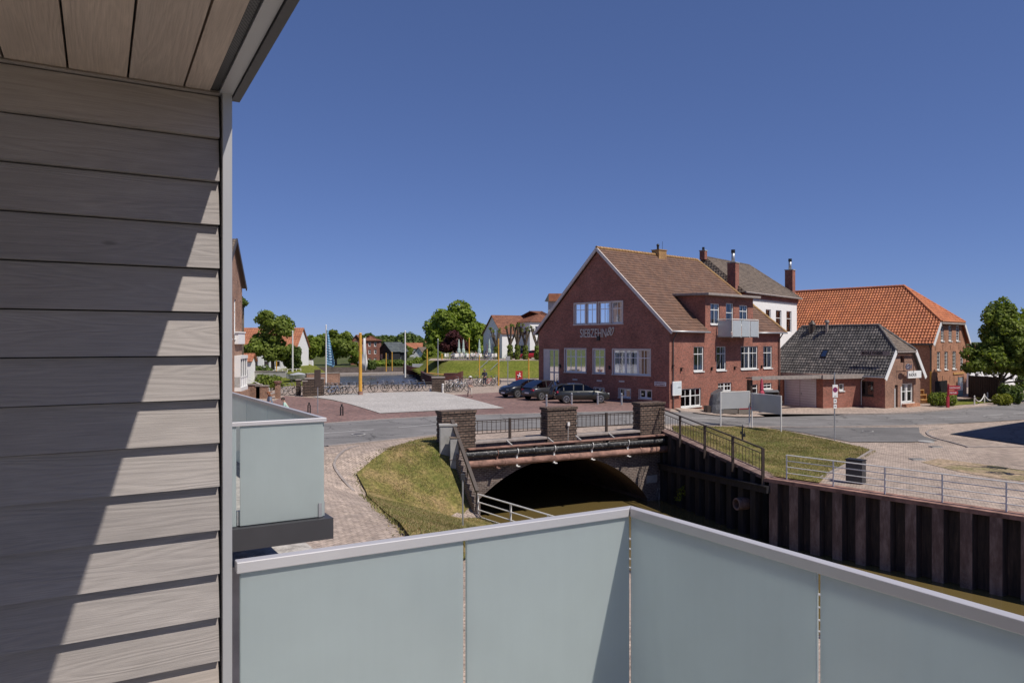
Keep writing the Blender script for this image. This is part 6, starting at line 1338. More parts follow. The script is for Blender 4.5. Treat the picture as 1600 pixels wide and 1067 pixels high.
# ---------------------------------------------------------------- cars
def car(name, label, paint, L, Wd, H, p, hd, style='hatch', group=None, hatch=False):
    t = thing(name, label, 'car', p, hd, group); w = Wd / 2
    S = {'hatch': dict(top=[(0, .62), (.015, .88), (.06, .95), (.3, .97), (.6, .97), (.70, .965), (.84, .88), (.95, .74), (.99, .62), (1, .45)], roof=[(.015, .98), (.07, 1.22), (.16, .985 * H), (.36, H), (.5, .985 * H), (.60, .88 * H), (.73, .965)]),
         'suv': dict(top=[(0, .62), (.012, .92), (.06, 1.02), (.3, 1.05), (.6, 1.05), (.71, 1.04), (.85, .98), (.955, .85), (.99, .7), (1, .5)], roof=[(.01, 1.03), (.10, 1.30), (.24, .985 * H), (.40, H), (.52, .985 * H), (.62, .89 * H), (.74, 1.04)])}[style]
    def ip(tab, x):
        for (a, b), (c, d) in zip(tab[:-1], tab[1:]):
            if a <= x <= c: return lerp(b, d, (x - a) / (c - a))
        return tab[-1][1]
    hwf = lambda x: w * ip([(0, .72), (.02, .84), (.08, .95), (.2, 1.), (.8, 1.), (.92, .93), (.98, .8), (1, .66)], x)
    zbf = lambda x: ip([(0, .42), (.03, .30), (.12, .24), (.88, .22), (.97, .25), (1, .36)], x)
    rings = []; xs = [0, .008, .02, .05, .1, .17, .25, .4, .55, .7, .78, .85, .9, .95, .98, .992, 1]
    for x in xs:
        zt, zb, ww = ip(S['top'], x), zbf(x), hwf(x); X = (x - .5) * L; zm = lerp(zb, zt, .55)
        rings.append([V(X, -ww * .85, zb), V(X, -ww * .98, zb + .08), V(X, -ww, zm), V(X, -ww * .97, zt - .07), V(X, -ww * .88, zt), V(X, 0, zt + .025), V(X, ww * .88, zt), V(X, ww * .97, zt - .07), V(X, ww, zm), V(X, ww * .98, zb + .08), V(X, ww * .85, zb)])
    mb = MB(); mb.loft(rings); body = mb.build('body', paint, t, smooth=True)
    mb = MB(); rr = S['roof']; rg_ = []; x0, x1 = rr[0][0], rr[-1][0]; xs2 = sorted({a for a, _ in rr} | {.11, .24, .30, .44, .55, .67})
    for x in xs2:
        z = ip(rr, x); zb = ip(S['top'], x) - .02; f = clamp((z - zb) / (H - zb)); wb, wt = hwf(x) * .90, hwf(x) * lerp(.88, .70, f); X = (x - .5) * L
        rg_.append([V(X, -wb, zb), V(X, -wt, max(z - .06 * f, zb)), V(X, -wt * .8, z), V(X, 0, z + .02 * f), V(X, wt * .8, z), V(X, wt, max(z - .06 * f, zb)), V(X, wb, zb)])
    b0 = len(mb.f); n = 7
    for i in range(len(rg_) - 1):
        xm = (xs2[i] + xs2[i + 1]) / 2; roofseg = rr[2][0] - .01 <= xm <= rr[-3][0] + .0
        for j in range(n - 1):
            side_ = j in (0, n - 2); m_ = 1 if (side_ and x0 + .06 < xm < x1 - .02) else (0 if (roofseg or side_) else 1)
            mb.face([rg_[i][j], rg_[i][j + 1], rg_[i + 1][j + 1], rg_[i + 1][j]], m_)
    cb = mb.build('cabin', [paint, 'car_glass'], t, smooth=False)
    mb = MB()                                              # pillars
    for xp in (.13, .31, .49):
        for s_ in (-1, 1):
            z = ip(rr, xp); zb = ip(S['top'], xp); wb, wt = hwf(xp) * .905, hwf(xp) * .70; mb.bar(((xp - .5) * L, s_ * wb, zb), ((xp + .01 - .5) * L, s_ * (wt + .012), z - .07), .03, .07, up=V(1, 0, 0))
    mb.build('pillars', 'black', t)
    mb = MB(); mb.box(-.40 * L, -w * .72, .9, .1 * L, w * .72, 1.0) if 0 else None
    mb.box(-.30 * L, -w * .7, .55, -.22 * L, w * .7, 1.05); mb.box(-.02 * L, -w * .7, .55, .04 * L, -w * .15, 1.1); mb.box(-.02 * L, w * .15, .55, .04 * L, w * .7, 1.1); mb.build('seats', 'black', t)
    wr = .33 if style == 'hatch' else .36
    for xf in (.175, .805):
        for s_ in (-1, 1):
            X = (xf - .5) * L; y = s_ * (w - .02)
            mb = MB(); k = 20; arc = [V(X + (wr + .06) * math.cos(a / k * math.pi), s_ * (w + .004), wr + (wr + .06) * math.sin(a / k * math.pi)) for a in range(k + 1)]
            mb.face(arc, 0); mb.build('wheel_arch', 'black', t)
            mb = MB(); mb.tube([V(X, y - s_ * .17, wr), V(X, y - s_ * .15, wr), V(X, y + s_ * .0, wr), V(X, y + s_ * .035, wr)], [wr * .92, wr, wr, wr * .93], 22); wh_ = mb.build('wheel', 'rubber', t)
            mb = MB(); yy = y + s_ * .04; ri = wr * .68
            mb.tube([V(X + ri * math.cos(a / 20 * 6.283), yy, wr + ri * math.sin(a / 20 * 6.283)) for a in range(20)], .02, 5, closed=True)
            for a in range(5):
                th = a / 5 * 6.283 + .3; c_, s2_ = math.cos(th), math.sin(th); pr = V(-s2_, 0, c_) * .035
                for e in (-1, 1): mb.bar(V(X, yy, wr) + pr * e * .4, V(X + c_ * ri, yy, wr + s2_ * ri) + pr * e * 1.4, .012, .035, up=V(0, 1, 0))
            mb.tube([V(X, yy - .005, wr), V(X, yy + .012 * s_, wr)], .06, 10); mb.build('rim', 'rim', wh_)
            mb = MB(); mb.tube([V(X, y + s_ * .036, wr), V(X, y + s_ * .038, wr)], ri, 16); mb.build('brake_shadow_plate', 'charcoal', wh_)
    for s_ in (-1, 1):
        mb = MB(); mb.box(.455 * L, s_ * w * .55 - .15, .62, .487 * L, s_ * w * .55 + .15, .74); mb.build('headlight', 'steel', t, bevel=.02)
        mb = MB(); mb.box(-.492 * L, s_ * w * .66 - .17, .78, -.465 * L, s_ * w * .66 + .17, .92); mb.build('tail_light', 'sign_ring', t, bevel=.02)
        mb = MB(); mb.box(.19 * L, s_ * (w + .02), .95, .215 * L, s_ * (w + .17), 1.08); mb.build('mirror', paint, t, bevel=.02)
        for xx in (-.13, .09): mb = MB(); mb.box(xx * L, s_ * (w * .99), .82, xx * L + .2, s_ * (w * .99 + .025), .85); mb.build('door_handle', 'steel', t)
    mb = MB(); mb.box(.494 * L, -.26, .38, .502 * L, .26, .49); mb.build('number_plate', 'white_paint', t); mb = MB(); mb.box(-.503 * L, -.26, .55, -.492 * L, .26, .66); mb.build('number_plate', 'white_paint', t)
    mb = MB(); mb.box(.485 * L, -.45, .42, .498 * L, .45, .62); mb.build('grille', 'black', t)
    if hatch:
        mb = MB(); x = -.34 * L; mb.hexa([V(x, -w * .6, H - .05), V(x, w * .6, H - .05), V(x - .85, w * .62, H - .30), V(x - .85, -w * .62, H - .30), V(x, -w * .6, H), V(x, w * .6, H), V(x - .85, w * .62, H - .26), V(x - .85, -w * .62, H - .26)])
        mb.hexa([V(x - .84, -w * .62, H - .29), V(x - .84, w * .62, H - .29), V(x - 1.0, w * .66, H - .85), V(x - 1.0, -w * .66, H - .85), V(x - .88, -w * .62, H - .26), V(x - .88, w * .62, H - .26), V(x - 1.05, w * .66, H - .83), V(x - 1.05, -w * .66, H - .83)]); mb.build('tailgate', 'black', t)
    return t
def carpos(pr, pf): m = (pr + pf) / 2; d = pf - pr; return m, math.atan2(d.y, d.x)
pr, pf = pz(885, 630.3, zg(4.2, 56)), pz(939.5, 629.6, zg(6.8, 56.5)); m_, h_ = carpos(pr, pf); n_ = V(-math.sin(h_), math.cos(h_), 0) * .82
car('parked_car', 'dark grey green hatchback with its tailgate open, nearest of the three parked cars', 'car_green', 4.25, 1.79, 1.47, m_ + n_ + V(0, 0, .03), h_, 'hatch', 'cars parked in front of the brick house', True)
pr = pz(846, 625.8, 0); D_ = V(.80, .60, 0); n_ = V(-D_.y, D_.x, 0)
car('parked_car', 'dark grey crossover seen from its rear corner, middle one of the parked cars', 'car_grey', 4.45, 1.84, 1.60, pr + D_ * 1.40 + n_ * .85 + V(0, 0, .02), math.atan2(D_.y, D_.x), 'suv', 'cars parked in front of the brick house')
pf = pz(808, 621.8, 0); D_ = V(-.80, -.60, 0); n_ = V(D_.y, -D_.x, 0)
car('parked_car', 'black blue car with its front towards the square, leftmost of the parked cars', 'car_black', 4.35, 1.82, 1.50, pf - D_ * 1.33 + n_ * .85 + V(0, 0, .02), math.atan2(D_.y, D_.x), 'suv', 'cars parked in front of the brick house')
DZ2 = 1.95
car('parked_car', 'small red car parked on the dike beside the white hotel', 'car_red', 4.1, 1.75, 1.45, V(ray(832) * 117, 117, DZ2), R(170), 'hatch')
car('parked_car', 'dark car parked on the dike left of the red car', 'car_grey', 4.2, 1.75, 1.45, V(ray(813) * 119, 119, DZ2), R(160), 'hatch')
# ---------------------------------------------------------------- bollards, poles and signs on the square
for i, (px, py, lb) in enumerate(((854, 634.5, 'leftmost steel bollard in front of the parked cars'), (893.3, 631.5, 'second steel bollard in front of the parked cars'), (934, 631.5, 'third steel bollard in front of the parked cars'), (971.3, 632, 'rightmost steel bollard in front of the brick house gable'))):
    g = pz(px, py, 0); bollard('bollard', lb, g, .88, .075, 'steel', 'steel bollards along the parking bays')
bollard('bollard', 'short white post at the right corner of the brick pillar on the square', pz(692, 613, 0), .85, .11, 'white_steel'); bollard('bollard', 'tiny white post left of the brick pillar on the square', pz(672.5, 611.5, 0), .3, .1, 'white_steel')
for px, py, lb in ((483, 646, 'left black cross topped double bollard on the red paving'), (534, 649, 'right black cross topped double bollard on the red paving')):
    g = pz(px, py, 0); t = thing('double_bollard', lb, 'bollard', g, R(20), 'black double bollards on the red paving')
    for s_ in (-1, 1): mb = MB(); mb.tube([V(s_ * .07, 0, -.05), V(s_ * .07, 0, .55), V(-s_ * .05, 0, .75)], [.045, .04, .03], 7); mb.build('post', 'black', t)
    mb = MB(); mb.tube([V(-.1, 0, .42), V(.1, 0, .42)], .02, 5); mb.build('link', 'black', t)
def pole(name, label, px, ytop, ybase, w, mat, z=0., group=None, d=None, tip=None):
    g = pz(px, ybase, z) if d is None else V(ray(px) * d, d, z); H = EYE - (ytop - HY) / F * g.y - g.z
    t = thing(name, label, 'pole', g, 0, group); r = w / 2 * g.y / F; mb = MB(); mb.tube([V(0, 0, -.1 if z >= 0 else -.5), V(0, 0, H * .5), V(0, 0, H)], [r * 1.1, r, r * .85], 10); mb.build('pole', mat, t, smooth=False)
    mb = MB(); mb.tube([V(0, 0, H), V(0, 0, H + .08)], [r * 1.2, r * .6], 8); mb.build('cap', tip or mat, t)
    if w > 4: mb = MB(); mb.tube([V(0, 0, -.1), V(0, 0, .35)], r * 1.5, 10); mb.build('foot', 'rust', t)
    return t, H
for px, yt, yb_, w, lb, z, d in ((563, 521, 617, 5.2, 'thick yellow pole with rusty foot at the bicycle stands', 0, None), (603.3, 552, 579, 1.6, 'left of two slim yellow poles beyond the harbour water', 0, None), (612.6, 550, 578, 1.6, 'right of two slim yellow poles beyond the harbour water', 0, None), (667.3, 546, 587.5, 2.2, 'yellow pole at the stern of the dark boat', 0, None), (690.5, 553, 583, 1.8, 'yellow pole behind the dark boat at the dike foot', 0, None), (733, 528, 560, 1.7, 'yellow pole on the dike between the closed parasols', DZ2, None), (749, 555, 590, 1.7, 'yellow pole at the dike foot left of the stairs', 0, None), (779, 530, 602, 2.0, 'tall yellow pole at the foot of the dike stairs', 0, None), (826, 560, 592, 2.2, 'yellow pole on the shaded dike slope near the house', 0, None), (432, 549, 585, 1.8, 'yellow pole in front of the big tree on the left quay', 0, None), (464.5, 548, 578, 1.6, 'yellow pole right of the white flagpole on the left quay', 0, None), (389.5, 547, 590, 1.8, 'yellow pole beside the old brick building on the left', 0, None)):
    pole('yellow_pole', lb, px, yt, yb_, w, 'yellow', z, 'yellow timber poles around the harbour', d)
for px, yt, yb_, w, lb in ((457.3, 517, 592, 2.4, 'white flagpole without a flag on the left quay'), (633, 517, 588, 2.4, 'white flagpole without a flag beyond the water'), (684.3, 530, 590, 1.6, 'thin grey mast pole beside the dark boat')):
    pole('flagpole', lb, px, yt, yb_, w, 'white_steel' if w > 2 else 'steel', 0, 'flagpoles around the harbour')
t, Hf = pole('flagpole', 'pale flagpole carrying the long blue banner', 509.5, 508, 604, 2.0, 'white_steel', 0, 'flagpoles around the harbour')
M['flag'] = plain('blue banner cloth', (.16, .33, .48), .8, var=.25, scale=.8)
mb = MB(); n = 14; m_ = 7; gp = t.location; dd = gp.y
rows = []
for i in range(n + 1):
    u = i / n; yy = lerp(514, 570, u); zz_ = EYE - (yy - HY) / F * dd - gp.z; wpx = lerp(0.8, 13, min(1, u * 1.15)) - (3 if u > .95 else 0); rows.append([V(.06 + wpx * (j / m_) * dd / F, .16 * math.sin(j * 1.1 + u * 3.0) * (j / m_), zz_ - .25 * (j / m_) * u) for j in range(m_ + 1)])
for i in range(n):
    for j in range(m_): mb.face([rows[i][j], rows[i][j + 1], rows[i + 1][j + 1], rows[i + 1][j]])
o = mb.build('banner', 'flag', t, smooth=True); s_ = o.modifiers.new('thickness', 'SOLIDIFY'); s_.thickness = .01
M['flag_white'] = plain('white print on banner', (.55, .62, .68), .8)
mb = MB()
for i in range(6, 12): a, b_ = rows[i][3], rows[i][5]; mb.tube([a + V(0, -.1, 0), a.lerp(b_, .5) + V(.0, -.12, -.12), b_ + V(0, -.1, .02)], .03, 5)
mb.build('banner_print', 'flag_white', o)
g = pz(496.5, 645, 0); H = EYE - (577 - HY) / F * g.y; t = thing('traffic_sign', 'tall dark sign board seen edge on upon a thin grey post', 'sign', g, R(60))
mb = MB(); mb.tube([V(0, 0, 0), V(0, 0, H)], .03, 7); mb.build('post', 'steel', t); mb = MB(); mb.box(-.35, -.07, H - 1.15, .2, -.035, H); mb.build('board', 'brown_paint', t)
g = pz(793.5, 601, 0); H = EYE - (556 - HY) / F * g.y; t = thing('traffic_sign', 'small pale sign on a grey pole at the foot of the dike', 'sign', g, 0)
mb = MB(); mb.tube([V(0, 0, 0), V(0, 0, H)], .05, 7); mb.build('pole', 'steel', t); mb = MB(); mb.box(-.25, -.08, H - .5, .25, -.04, H); mb.build('board', 'panel_light', t)
g = pz(811, 603, 0); t = thing('info_sign', 'red board with a white leaping figure beside the leftmost parked car', 'sign', g, 0); zf = lambda py: EYE - (py - HY) / F * g.y - g.z; mb = MB(); mb.box(-.38, -.03, zf(593.5), .38, .03, zf(579)); bd = mb.build('board', 'red', t)
mb = MB(); zc = zf(586); mb.tube([V(-.12, -.06, zc - .28), V(-.02, -.06, zc - .05), V(.08, -.06, zc + .12), V(.05, -.06, zc + .3)], [.04, .09, .08, .05], 6); mb.tube([V(-.2, -.06, zc + .05), V(0, -.06, zc), V(.2, -.06, zc - .12)], .035, 5); mb.build('figure', 'white_paint', bd); mb = MB(); mb.tube([V(-.3, 0, 0), V(-.3, 0, zf(593))], .03, 6); mb.tube([V(.3, 0, 0), V(.3, 0, zf(593))], .03, 6); mb.build('legs', 'steel', t)
# ---------------------------------------------------------------- bicycles
def bicycle(label, p, rz, fm, group):
    t = thing('bicycle', label, 'bicycle', p, rz, group)
    for x in (-.53, .53):
        mb = MB(); mb.tube([V(x + .33 * math.cos(a / 18 * 6.283), 0, .34 + .33 * math.sin(a / 18 * 6.283)) for a in range(18)], .024, 5, closed=True); mb.tube([V(x, -.04, .34), V(x, .04, .34)], .03, 6)
        for a in range(6): th = a / 6 * 3.1416; mb.tube([V(x - .32 * math.cos(th), 0, .34 - .32 * math.sin(th)), V(x + .32 * math.cos(th), 0, .34 + .32 * math.sin(th))], .004, 3)
        mb.build('wheel', 'rubber', t)
    mb = MB(); bb_, st, hd_ = V(-.05, 0, .30), V(-.2, 0, .78), V(.36, 0, .82)
    for a, b in ((bb_, st), (bb_, V(.38, 0, .68)), (st.lerp(bb_, .15), hd_), (bb_, V(-.53, 0, .34)), (st.lerp(bb_, .2), V(-.53, 0, .34)), (hd_, V(.53, 0, .34))): mb.tube([a, b], .02, 5)
    mb.tube([V(-.8, 0, .62), V(-.75, 0, .7), V(-.4, 0, .74)], .015, 4); mb.build('frame', fm, t)
    mb = MB(); mb.tube([hd_, V(.33, 0, 1.02)], .018, 5); mb.tube([V(.2, -.28, 1.05), V(.34, -.1, 1.03), V(.34, .1, 1.03), V(.2, .28, 1.05)], .015, 5); mb.build('handlebar', 'steel', t)
    mb = MB(); mb.sphere((-.24, 0, .93), (.14, .08, .045), 0, 8, 5); mb.tube([st, V(-.22, 0, .92)], .015, 5); mb.build('saddle', 'black', t); return t
M['bike_silver'] = plain('silver bike frame', (.45, .46, .48), .4, metal=.5); M['bike_blue'] = plain('blue bike frame', (.05, .12, .28), .4); rnd = random.Random(8)
protos = {}
bl = [(508, 617, 25, 'black', 'black bicycle at the left end of the long rack beside the brick wall'), (514, 616.5, 10, 'bike_silver', 'silver bicycle second from the left in the long rack'), (521, 617, 30, 'bike_blue', 'blue bicycle third from the left in the long rack'), (528, 616, 5, 'black', 'black bicycle fourth from the left in the long rack'), (536, 616, 20, 'bike_silver', 'silver bicycle left of the thick yellow pole'), (549, 615, 0, 'bike_silver', 'silver bicycle just left of the yellow pole foot'), (571, 613.5, 15, 'black', 'black bicycle just right of the yellow pole foot'), (594, 611.5, 0, 'bike_silver', 'silver bicycle alone in the middle of the rack'), (609, 611, 10, 'black', 'black bicycle beside the lone silver one'), (634, 611, 5, 'bike_silver', 'silver bicycle left of the brick pillar group'), (646, 610.5, 20, 'black', 'black bicycle in the group left of the brick pillar'), (657, 610, 0, 'bike_blue', 'blue bicycle nearest to the brick pillar on its left'),
      (699, 611.5, 75, 'black', 'black bicycle just right of the brick pillar, seen end on'), (704, 610, 60, 'bike_silver', 'silver bicycle second right of the brick pillar'), (711, 611.5, 30, 'black', 'black bicycle in the crowd right of the brick pillar'), (717, 608, 50, 'bike_blue', 'blue bicycle in the crowd right of the brick pillar'), (722, 610.5, 20, 'bike_silver', 'silver bicycle at the right end of that crowd'), (712, 604, 40, 'bike_silver', 'silver bicycle in the rear row right of the brick pillar'), (724, 603.5, 60, 'black', 'black bicycle in the rear row behind the walking man'), (741, 602, 30, 'black', 'black bicycle right of the walking man'), (748, 602.5, 50, 'bike_silver', 'silver bicycle right of the walking man'), (757, 602, 70, 'black', 'black bicycle under the wide hat at the dike foot'), (764, 602, 50, 'red', 'red bicycle at the dike foot'), (771, 601, 20, 'bike_silver', 'silver bicycle at the dike foot beside the tall yellow pole'), (775, 601.5, 60, 'black', 'black bicycle against the tall yellow pole'), (447, 617, 10, 'bike_silver', 'silver bicycle leaning at the left brick steps'), (453, 616, 25, 'black', 'black bicycle leaning at the left brick steps'), (472, 617, 80, 'black', 'black bicycle beside the dark brick gate post')]
for px, py, a, fm, lb in bl:
    p = pz(px, py, .04)
    if fm not in protos: protos[fm] = bicycle(lb, p, R(a), fm, 'bicycles parked around the square')
    else: dup(protos[fm], p, R(a), lb)
# rack railing along the harbour edge
p0, p1 = pz(501, 607.5, 0), pz(676, 605.5, 0); n = 16
railing('harbour_railing', 'grey metal railing along the harbour edge behind the bicycles', [p0.lerp(p1, k / n) for k in range(n + 1)], 0, .62, 'pipe_dark', [.60, .42, .2], pr=.035, r=.03)
# ---------------------------------------------------------------- brick pillars and walls on the square
def pillar(label, px, y0, y1, w, dpt, lean=0):
    g = pz(px, y1, 0); H = EYE - (y0 - HY) / F * g.y; t = thing('brick_pillar', label, 'pillar', g, R(10), 'dark banded brick pillars around the square'); mb = MB(); z = -.05; k = 0
    while z < H - .12: j = .02 * (k % 2); mb.box(-w / 2 - j, -j, z, w / 2 + j, dpt + j, min(z + .12, H - .1)); z += .12; k += 1
    mb.build('shaft', 'brick_pillar', t); mb = MB(); mb.box(-w / 2 - .06, -.06, H - .1, w / 2 + .06, dpt + .06, H); mb.build('cap_stone', 'kerb', t); return t
pillar('wide banded brick pillar at the right end of the bicycle rack', 685, 588.5, 612, 1.15, .6)
pillar('wide banded brick pillar at the left end of the bicycle rack', 491, 590, 618.5, 1.5, .7)
pillar('narrow dark brick gate post left of the wide pillar', 476, 594, 619, .35, .35); pillar('second narrow dark gate post beside the small boat', 466, 592, 617.5, .35, .35)
def wallrun(name, label, pts, h, mat, th=.3, cap=True, cat='wall'):
    t = thing(name, label, cat, pts[0]); mb = MB(); mc = MB()
    for a, b in zip(pts[:-1], pts[1:]): a, b = a - pts[0], b - pts[0]; mb.bar(a + V(0, 0, h / 2 - .1), b + V(0, 0, h / 2 - .1), th, h + .2); mc.bar(a + V(0, 0, h + .04), b + V(0, 0, h + .04), th + .1, .08)
    mb.build('wall', mat, t)
    if cap: mc.build('coping', 'kerb', t)
    return t
wallrun('garden_wall', 'stepped low brown wall in front of the left quay behind the small boat', [pz(478, 600, .0), pz(530, 598, .0)], 1.15, 'brick_brown', .4)
wallrun('garden_wall', 'grey stone wall with pale coping below the left tree', [V(-30, 84, 0), pz(447, 598, 0)], 1.3, 'concrete', .4)
# ---------------------------------------------------------------- people
def skinfig(name, chains, mat, parent, sub=1):
    vs, es, rs = [], [], []
    for ch in chains:
        prev = None
        for it in ch:
            if isinstance(it, int): prev = it; continue
            vs.append(it[:3]); rs.append(it[3]); i = len(vs) - 1
            if prev is not None: es.append((prev, i))
            prev = i
    me = bpy.data.meshes.new(name); me.from_pydata(vs, es, []); me.materials.append(M[mat] if isinstance(mat, str) else mat); o = bpy.data.objects.new(name, me); COL.objects.link(o)
    o.modifiers.new('skin', 'SKIN'); 
    if not me.skin_vertices:
        bm = bmesh.new(); bm.from_mesh(me); bm.verts.layers.skin.verify(); bm.to_mesh(me); bm.free()
    for i, r in enumerate(rs): sv_ = me.skin_vertices[0].data[i]; sv_.radius = (r, r); sv_.use_root = (i == 0)
    o.modifiers['skin'].use_smooth_shade = True; ss = o.modifiers.new('sub', 'SUBSURF'); ss.levels = sub; ss.render_levels = sub
    return finish(o, parent)
def person(label, p, rz, shirt, trousers, hair, pose='walk', hat=None, shoe='black', bare=False):
    t = thing('person', label, 'person', p, rz); S_ = pose
    if pose == 'walk': hipz, kn, an, bend = .92, [V(.10, .10, .50), V(-.02, -.10, .50)], [V(.16, .09, .09), V(-.26, -.09, .14)], 0.04
    elif pose == 'stand': hipz, kn, an, bend = .92, [V(.03, .11, .50), V(.03, -.11, .50)], [V(0, .11, .09), V(0, -.11, .09)], 0.12
    else: hipz, kn, an, bend = .50, [V(.42, .14, .50), V(.42, -.14, .50)], [V(.40, .14, .09), V(.40, -.14, .09)], .22
    pel = V(0, 0, hipz); ch_ = V(bend * .6, 0, hipz + .36); nk = V(bend * 1.0, 0, hipz + .55); hd_ = nk + V(.05 + bend * .2, 0, .16)
    sh = [nk + V(-.02, s_ * .19, -.06) for s_ in (1, -1)]
    el = [V(sh[0].x + (-.10 if pose == 'walk' else .06), .26, sh[0].z - .28), V(sh[1].x + (.12 if pose == 'walk' else .06), -.26, sh[1].z - .28)]
    wr_ = [el[0] + (V(.12, -.02, -.2) if pose == 'walk' else V(.2, -.08, -.08)), el[1] + (V(.2, .02, -.1) if pose == 'walk' else V(.2, .08, -.08))]
    ch = [[(*pel, .13), (*ch_, .14), (*nk, .055), (*(nk + V(.02, 0, .07)), .055), (*hd_, .095), (*(hd_ + V(.0, 0, .08)), .08)]]
    for k, s_ in enumerate((1, -1)):
        ch.append([1, (*sh[k], .06), (*el[k], .042), (*wr_[k], .03), (*(wr_[k] + (wr_[k] - el[k]).normalized() * .06), .034)])
        ch.append([0, (*(pel + V(0, s_ * .09, -.06)), .10), (*kn[k], .06), (*an[k], .042), (*(an[k] + V(.12, 0, -.045)), .04)])
    skinfig('body', ch, 'skin', t)
    mb = MB()
    for k in range(2):
        d_ = (wr_[k] - el[k]).normalized(); h0 = wr_[k] + d_ * .07
        for f_ in range(4): o_ = V(0, .018 * (f_ - 1.5), 0); L_ = (.065, .075, .07, .055)[f_]; mb.tube([h0 + o_, h0 + o_ + d_ * L_ * .6, h0 + o_ + d_ * L_ + V(.01, 0, -.015)], [.009, .009, .006], 5)
        mb.tube([wr_[k] + d_ * .02 + V(.02, 0, 0), wr_[k] + d_ * .06 + V(.045, 0, .0)], [.01, .008], 5)
    mb.build('fingers', 'skin', t)
    mb = MB(); mb.tube([hd_ + V(.085, 0, .0), hd_ + V(.118, 0, -.02)], [.012, .016], 5)
    for s_ in (1, -1): mb.sphere(hd_ + V(0, s_ * .098, 0), (.02, .012, .03), 0, 6, 4)
    mb.build('nose_and_ears', 'skin', t); mb = MB()
    for s_ in (1, -1): mb.sphere(hd_ + V(.09, s_ * .035, .02), (.01, .013, .008), 0, 6, 4)
    mb.tube([hd_ + V(.092, -.025, -.05), hd_ + V(.095, .025, -.05)], .006, 4); mb.build('eyes_and_mouth', 'black', t)
    tc = [[(*(pel + V(0, 0, .02)), .15), (*ch_, .165), (*(nk + V(0, 0, -.03)), .075)]]
    for k in range(2): tc.append([1, (*sh[k], .078), (*(sh[k].lerp(el[k], .8)), .062)] if bare else [1, (*sh[k], .078), (*el[k], .058), (*wr_[k].lerp(el[k], .1), .046)])
    skinfig('shirt', tc, shirt, t)
    tr = [[(*(pel + V(0, 0, .04)), .145)]]
    for k, s_ in enumerate((1, -1)): tr.append([0, (*(pel + V(0, s_ * .09, -.07)), .115), (*kn[k], .075), (*(an[k] + V(0, 0, .04)), .06)])
    skinfig('trousers', tr, trousers, t)
    for k in range(2): mb = MB(); mb.sphere(an[k] + V(.06, 0, -.05), (.14, .05, .045), 0, 8, 5); mb.build('shoe', shoe, t, smooth=True)
    mb = MB(); mb.sphere(hd_ + V(-.025, 0, .045), (.115, .108, .10), 0, 12, 7)
    if hair == 'hair_red': mb.sphere(hd_ + V(-.07, 0, -.06), (.085, .12, .14), 0, 10, 6)
    mb.build('hair', hair, t, smooth=True)
    if hat: mb = MB(); mb.tube([hd_ + V(0, 0, .06), hd_ + V(0, 0, .075), hd_ + V(0, 0, .08), hd_ + V(0, 0, .17)], [.19, .19, .11, .09], 14); mb.build('hat', hat, t)
    return t
M['hair_red'] = plain('reddish brown hair', (.22, .08, .03), .8); M['hair_dark'] = plain('dark hair', (.04, .03, .025), .8)
M['c_grey'] = fab('grey blue shirt', (.20, .24, .30)); M['c_mint'] = fab('mint shirt', (.42, .60, .52)); M['c_beige'] = fab('grey beige jacket', (.27, .22, .21)); M['c_sand'] = fab('pale trousers', (.50, .44, .38)); M['c_navy'] = fab('dark trousers', (.04, .05, .08)); M['c_white'] = fab('white hat', (.7, .69, .66)); M['c_pink'] = fab('rose shirt', (.45, .2, .2))
g = pz(734, 619.5, .02); person('man walking across the square in a grey brown jacket, pale trousers and a light hat', g, R(-60), 'c_beige', 'c_sand', 'hair_dark', 'walk', 'c_white')
person('woman with reddish brown hair in a grey blue shirt behind the neighbouring balcony rail', V(ray(424) * 44, 44, 0), R(215), 'c_grey', 'c_navy', 'hair_red', 'stand', bare=True)
person('man in a mint green shirt bending forward behind the neighbouring balcony rail', V(ray(450) * 45, 45, 0), R(200), 'c_mint', 'c_navy', 'hair_dark', 'sit', bare=True)
t = thing('bench', 'dark low bench on which the man in mint green sits', 'bench', V(ray(450) * 45, 45, 0), R(200)); mb = MB(); mb.box(-.25, -.6, .34, .2, 1.3, .40); mb.build('seat', 'pipe_dark', t); 
for y in (-.45, 1.1): mb = MB(); mb.box(-.2, y, 0, .15, y + .08, .34); mb.build('leg', 'pipe_dark', t)
person('seated bicycle tourist in dark clothes with a wide pale hat at the dike foot', pz(757, 603.5, .05) + V(0, .9, 0), R(-100), 'c_navy', 'c_navy', 'hair_dark', 'stand', 'c_beige')
# ---------------------------------------------------------------- dike and far banks
def dike_h(x, y):
    xl = lerp(-10.5, -18.5, clamp((y - 95) / 41)); return 1.97 * sm((y - 95.5) / 9) * sm((x - xl) / 3.5)
def hmesh(name, x0, x1, y0, y1, st, fn, mat):
    nx, ny = int((x1 - x0) / st), int((y1 - y0) / st); vs = []; fs = []
    for j in range(ny + 1):
        for i in range(nx + 1): x, y = x0 + i * st, y0 + j * st; vs.append((x, y, fn(x, y) + .045))
    for j in range(ny):
        for i in range(nx):
            a = j * (nx + 1) + i; q = (a, a + 1, a + nx + 2, a + nx + 1)
            if max(vs[k][2] for k in q) > .06: fs.append(q)
    me = bpy.data.meshes.new(name); me.from_pydata(vs, [], fs); me.materials.append(M[mat]); me.polygons.foreach_set('use_smooth', [True] * len(fs)); o = bpy.data.objects.new(name, me); COL.objects.link(o); o['kind'] = 'structure'; return o
hmesh('dike', -22, 60, 95, 186, 1.0, dike_h, 'grass_green')
mb = MB(); mb.face([(-12, 105.5, 2.03), (30, 105.5, 2.03), (30, 118, 2.03), (-13, 118, 2.03)]); tag(mb.build('terrace', 'paver_walk'), kind='structure')
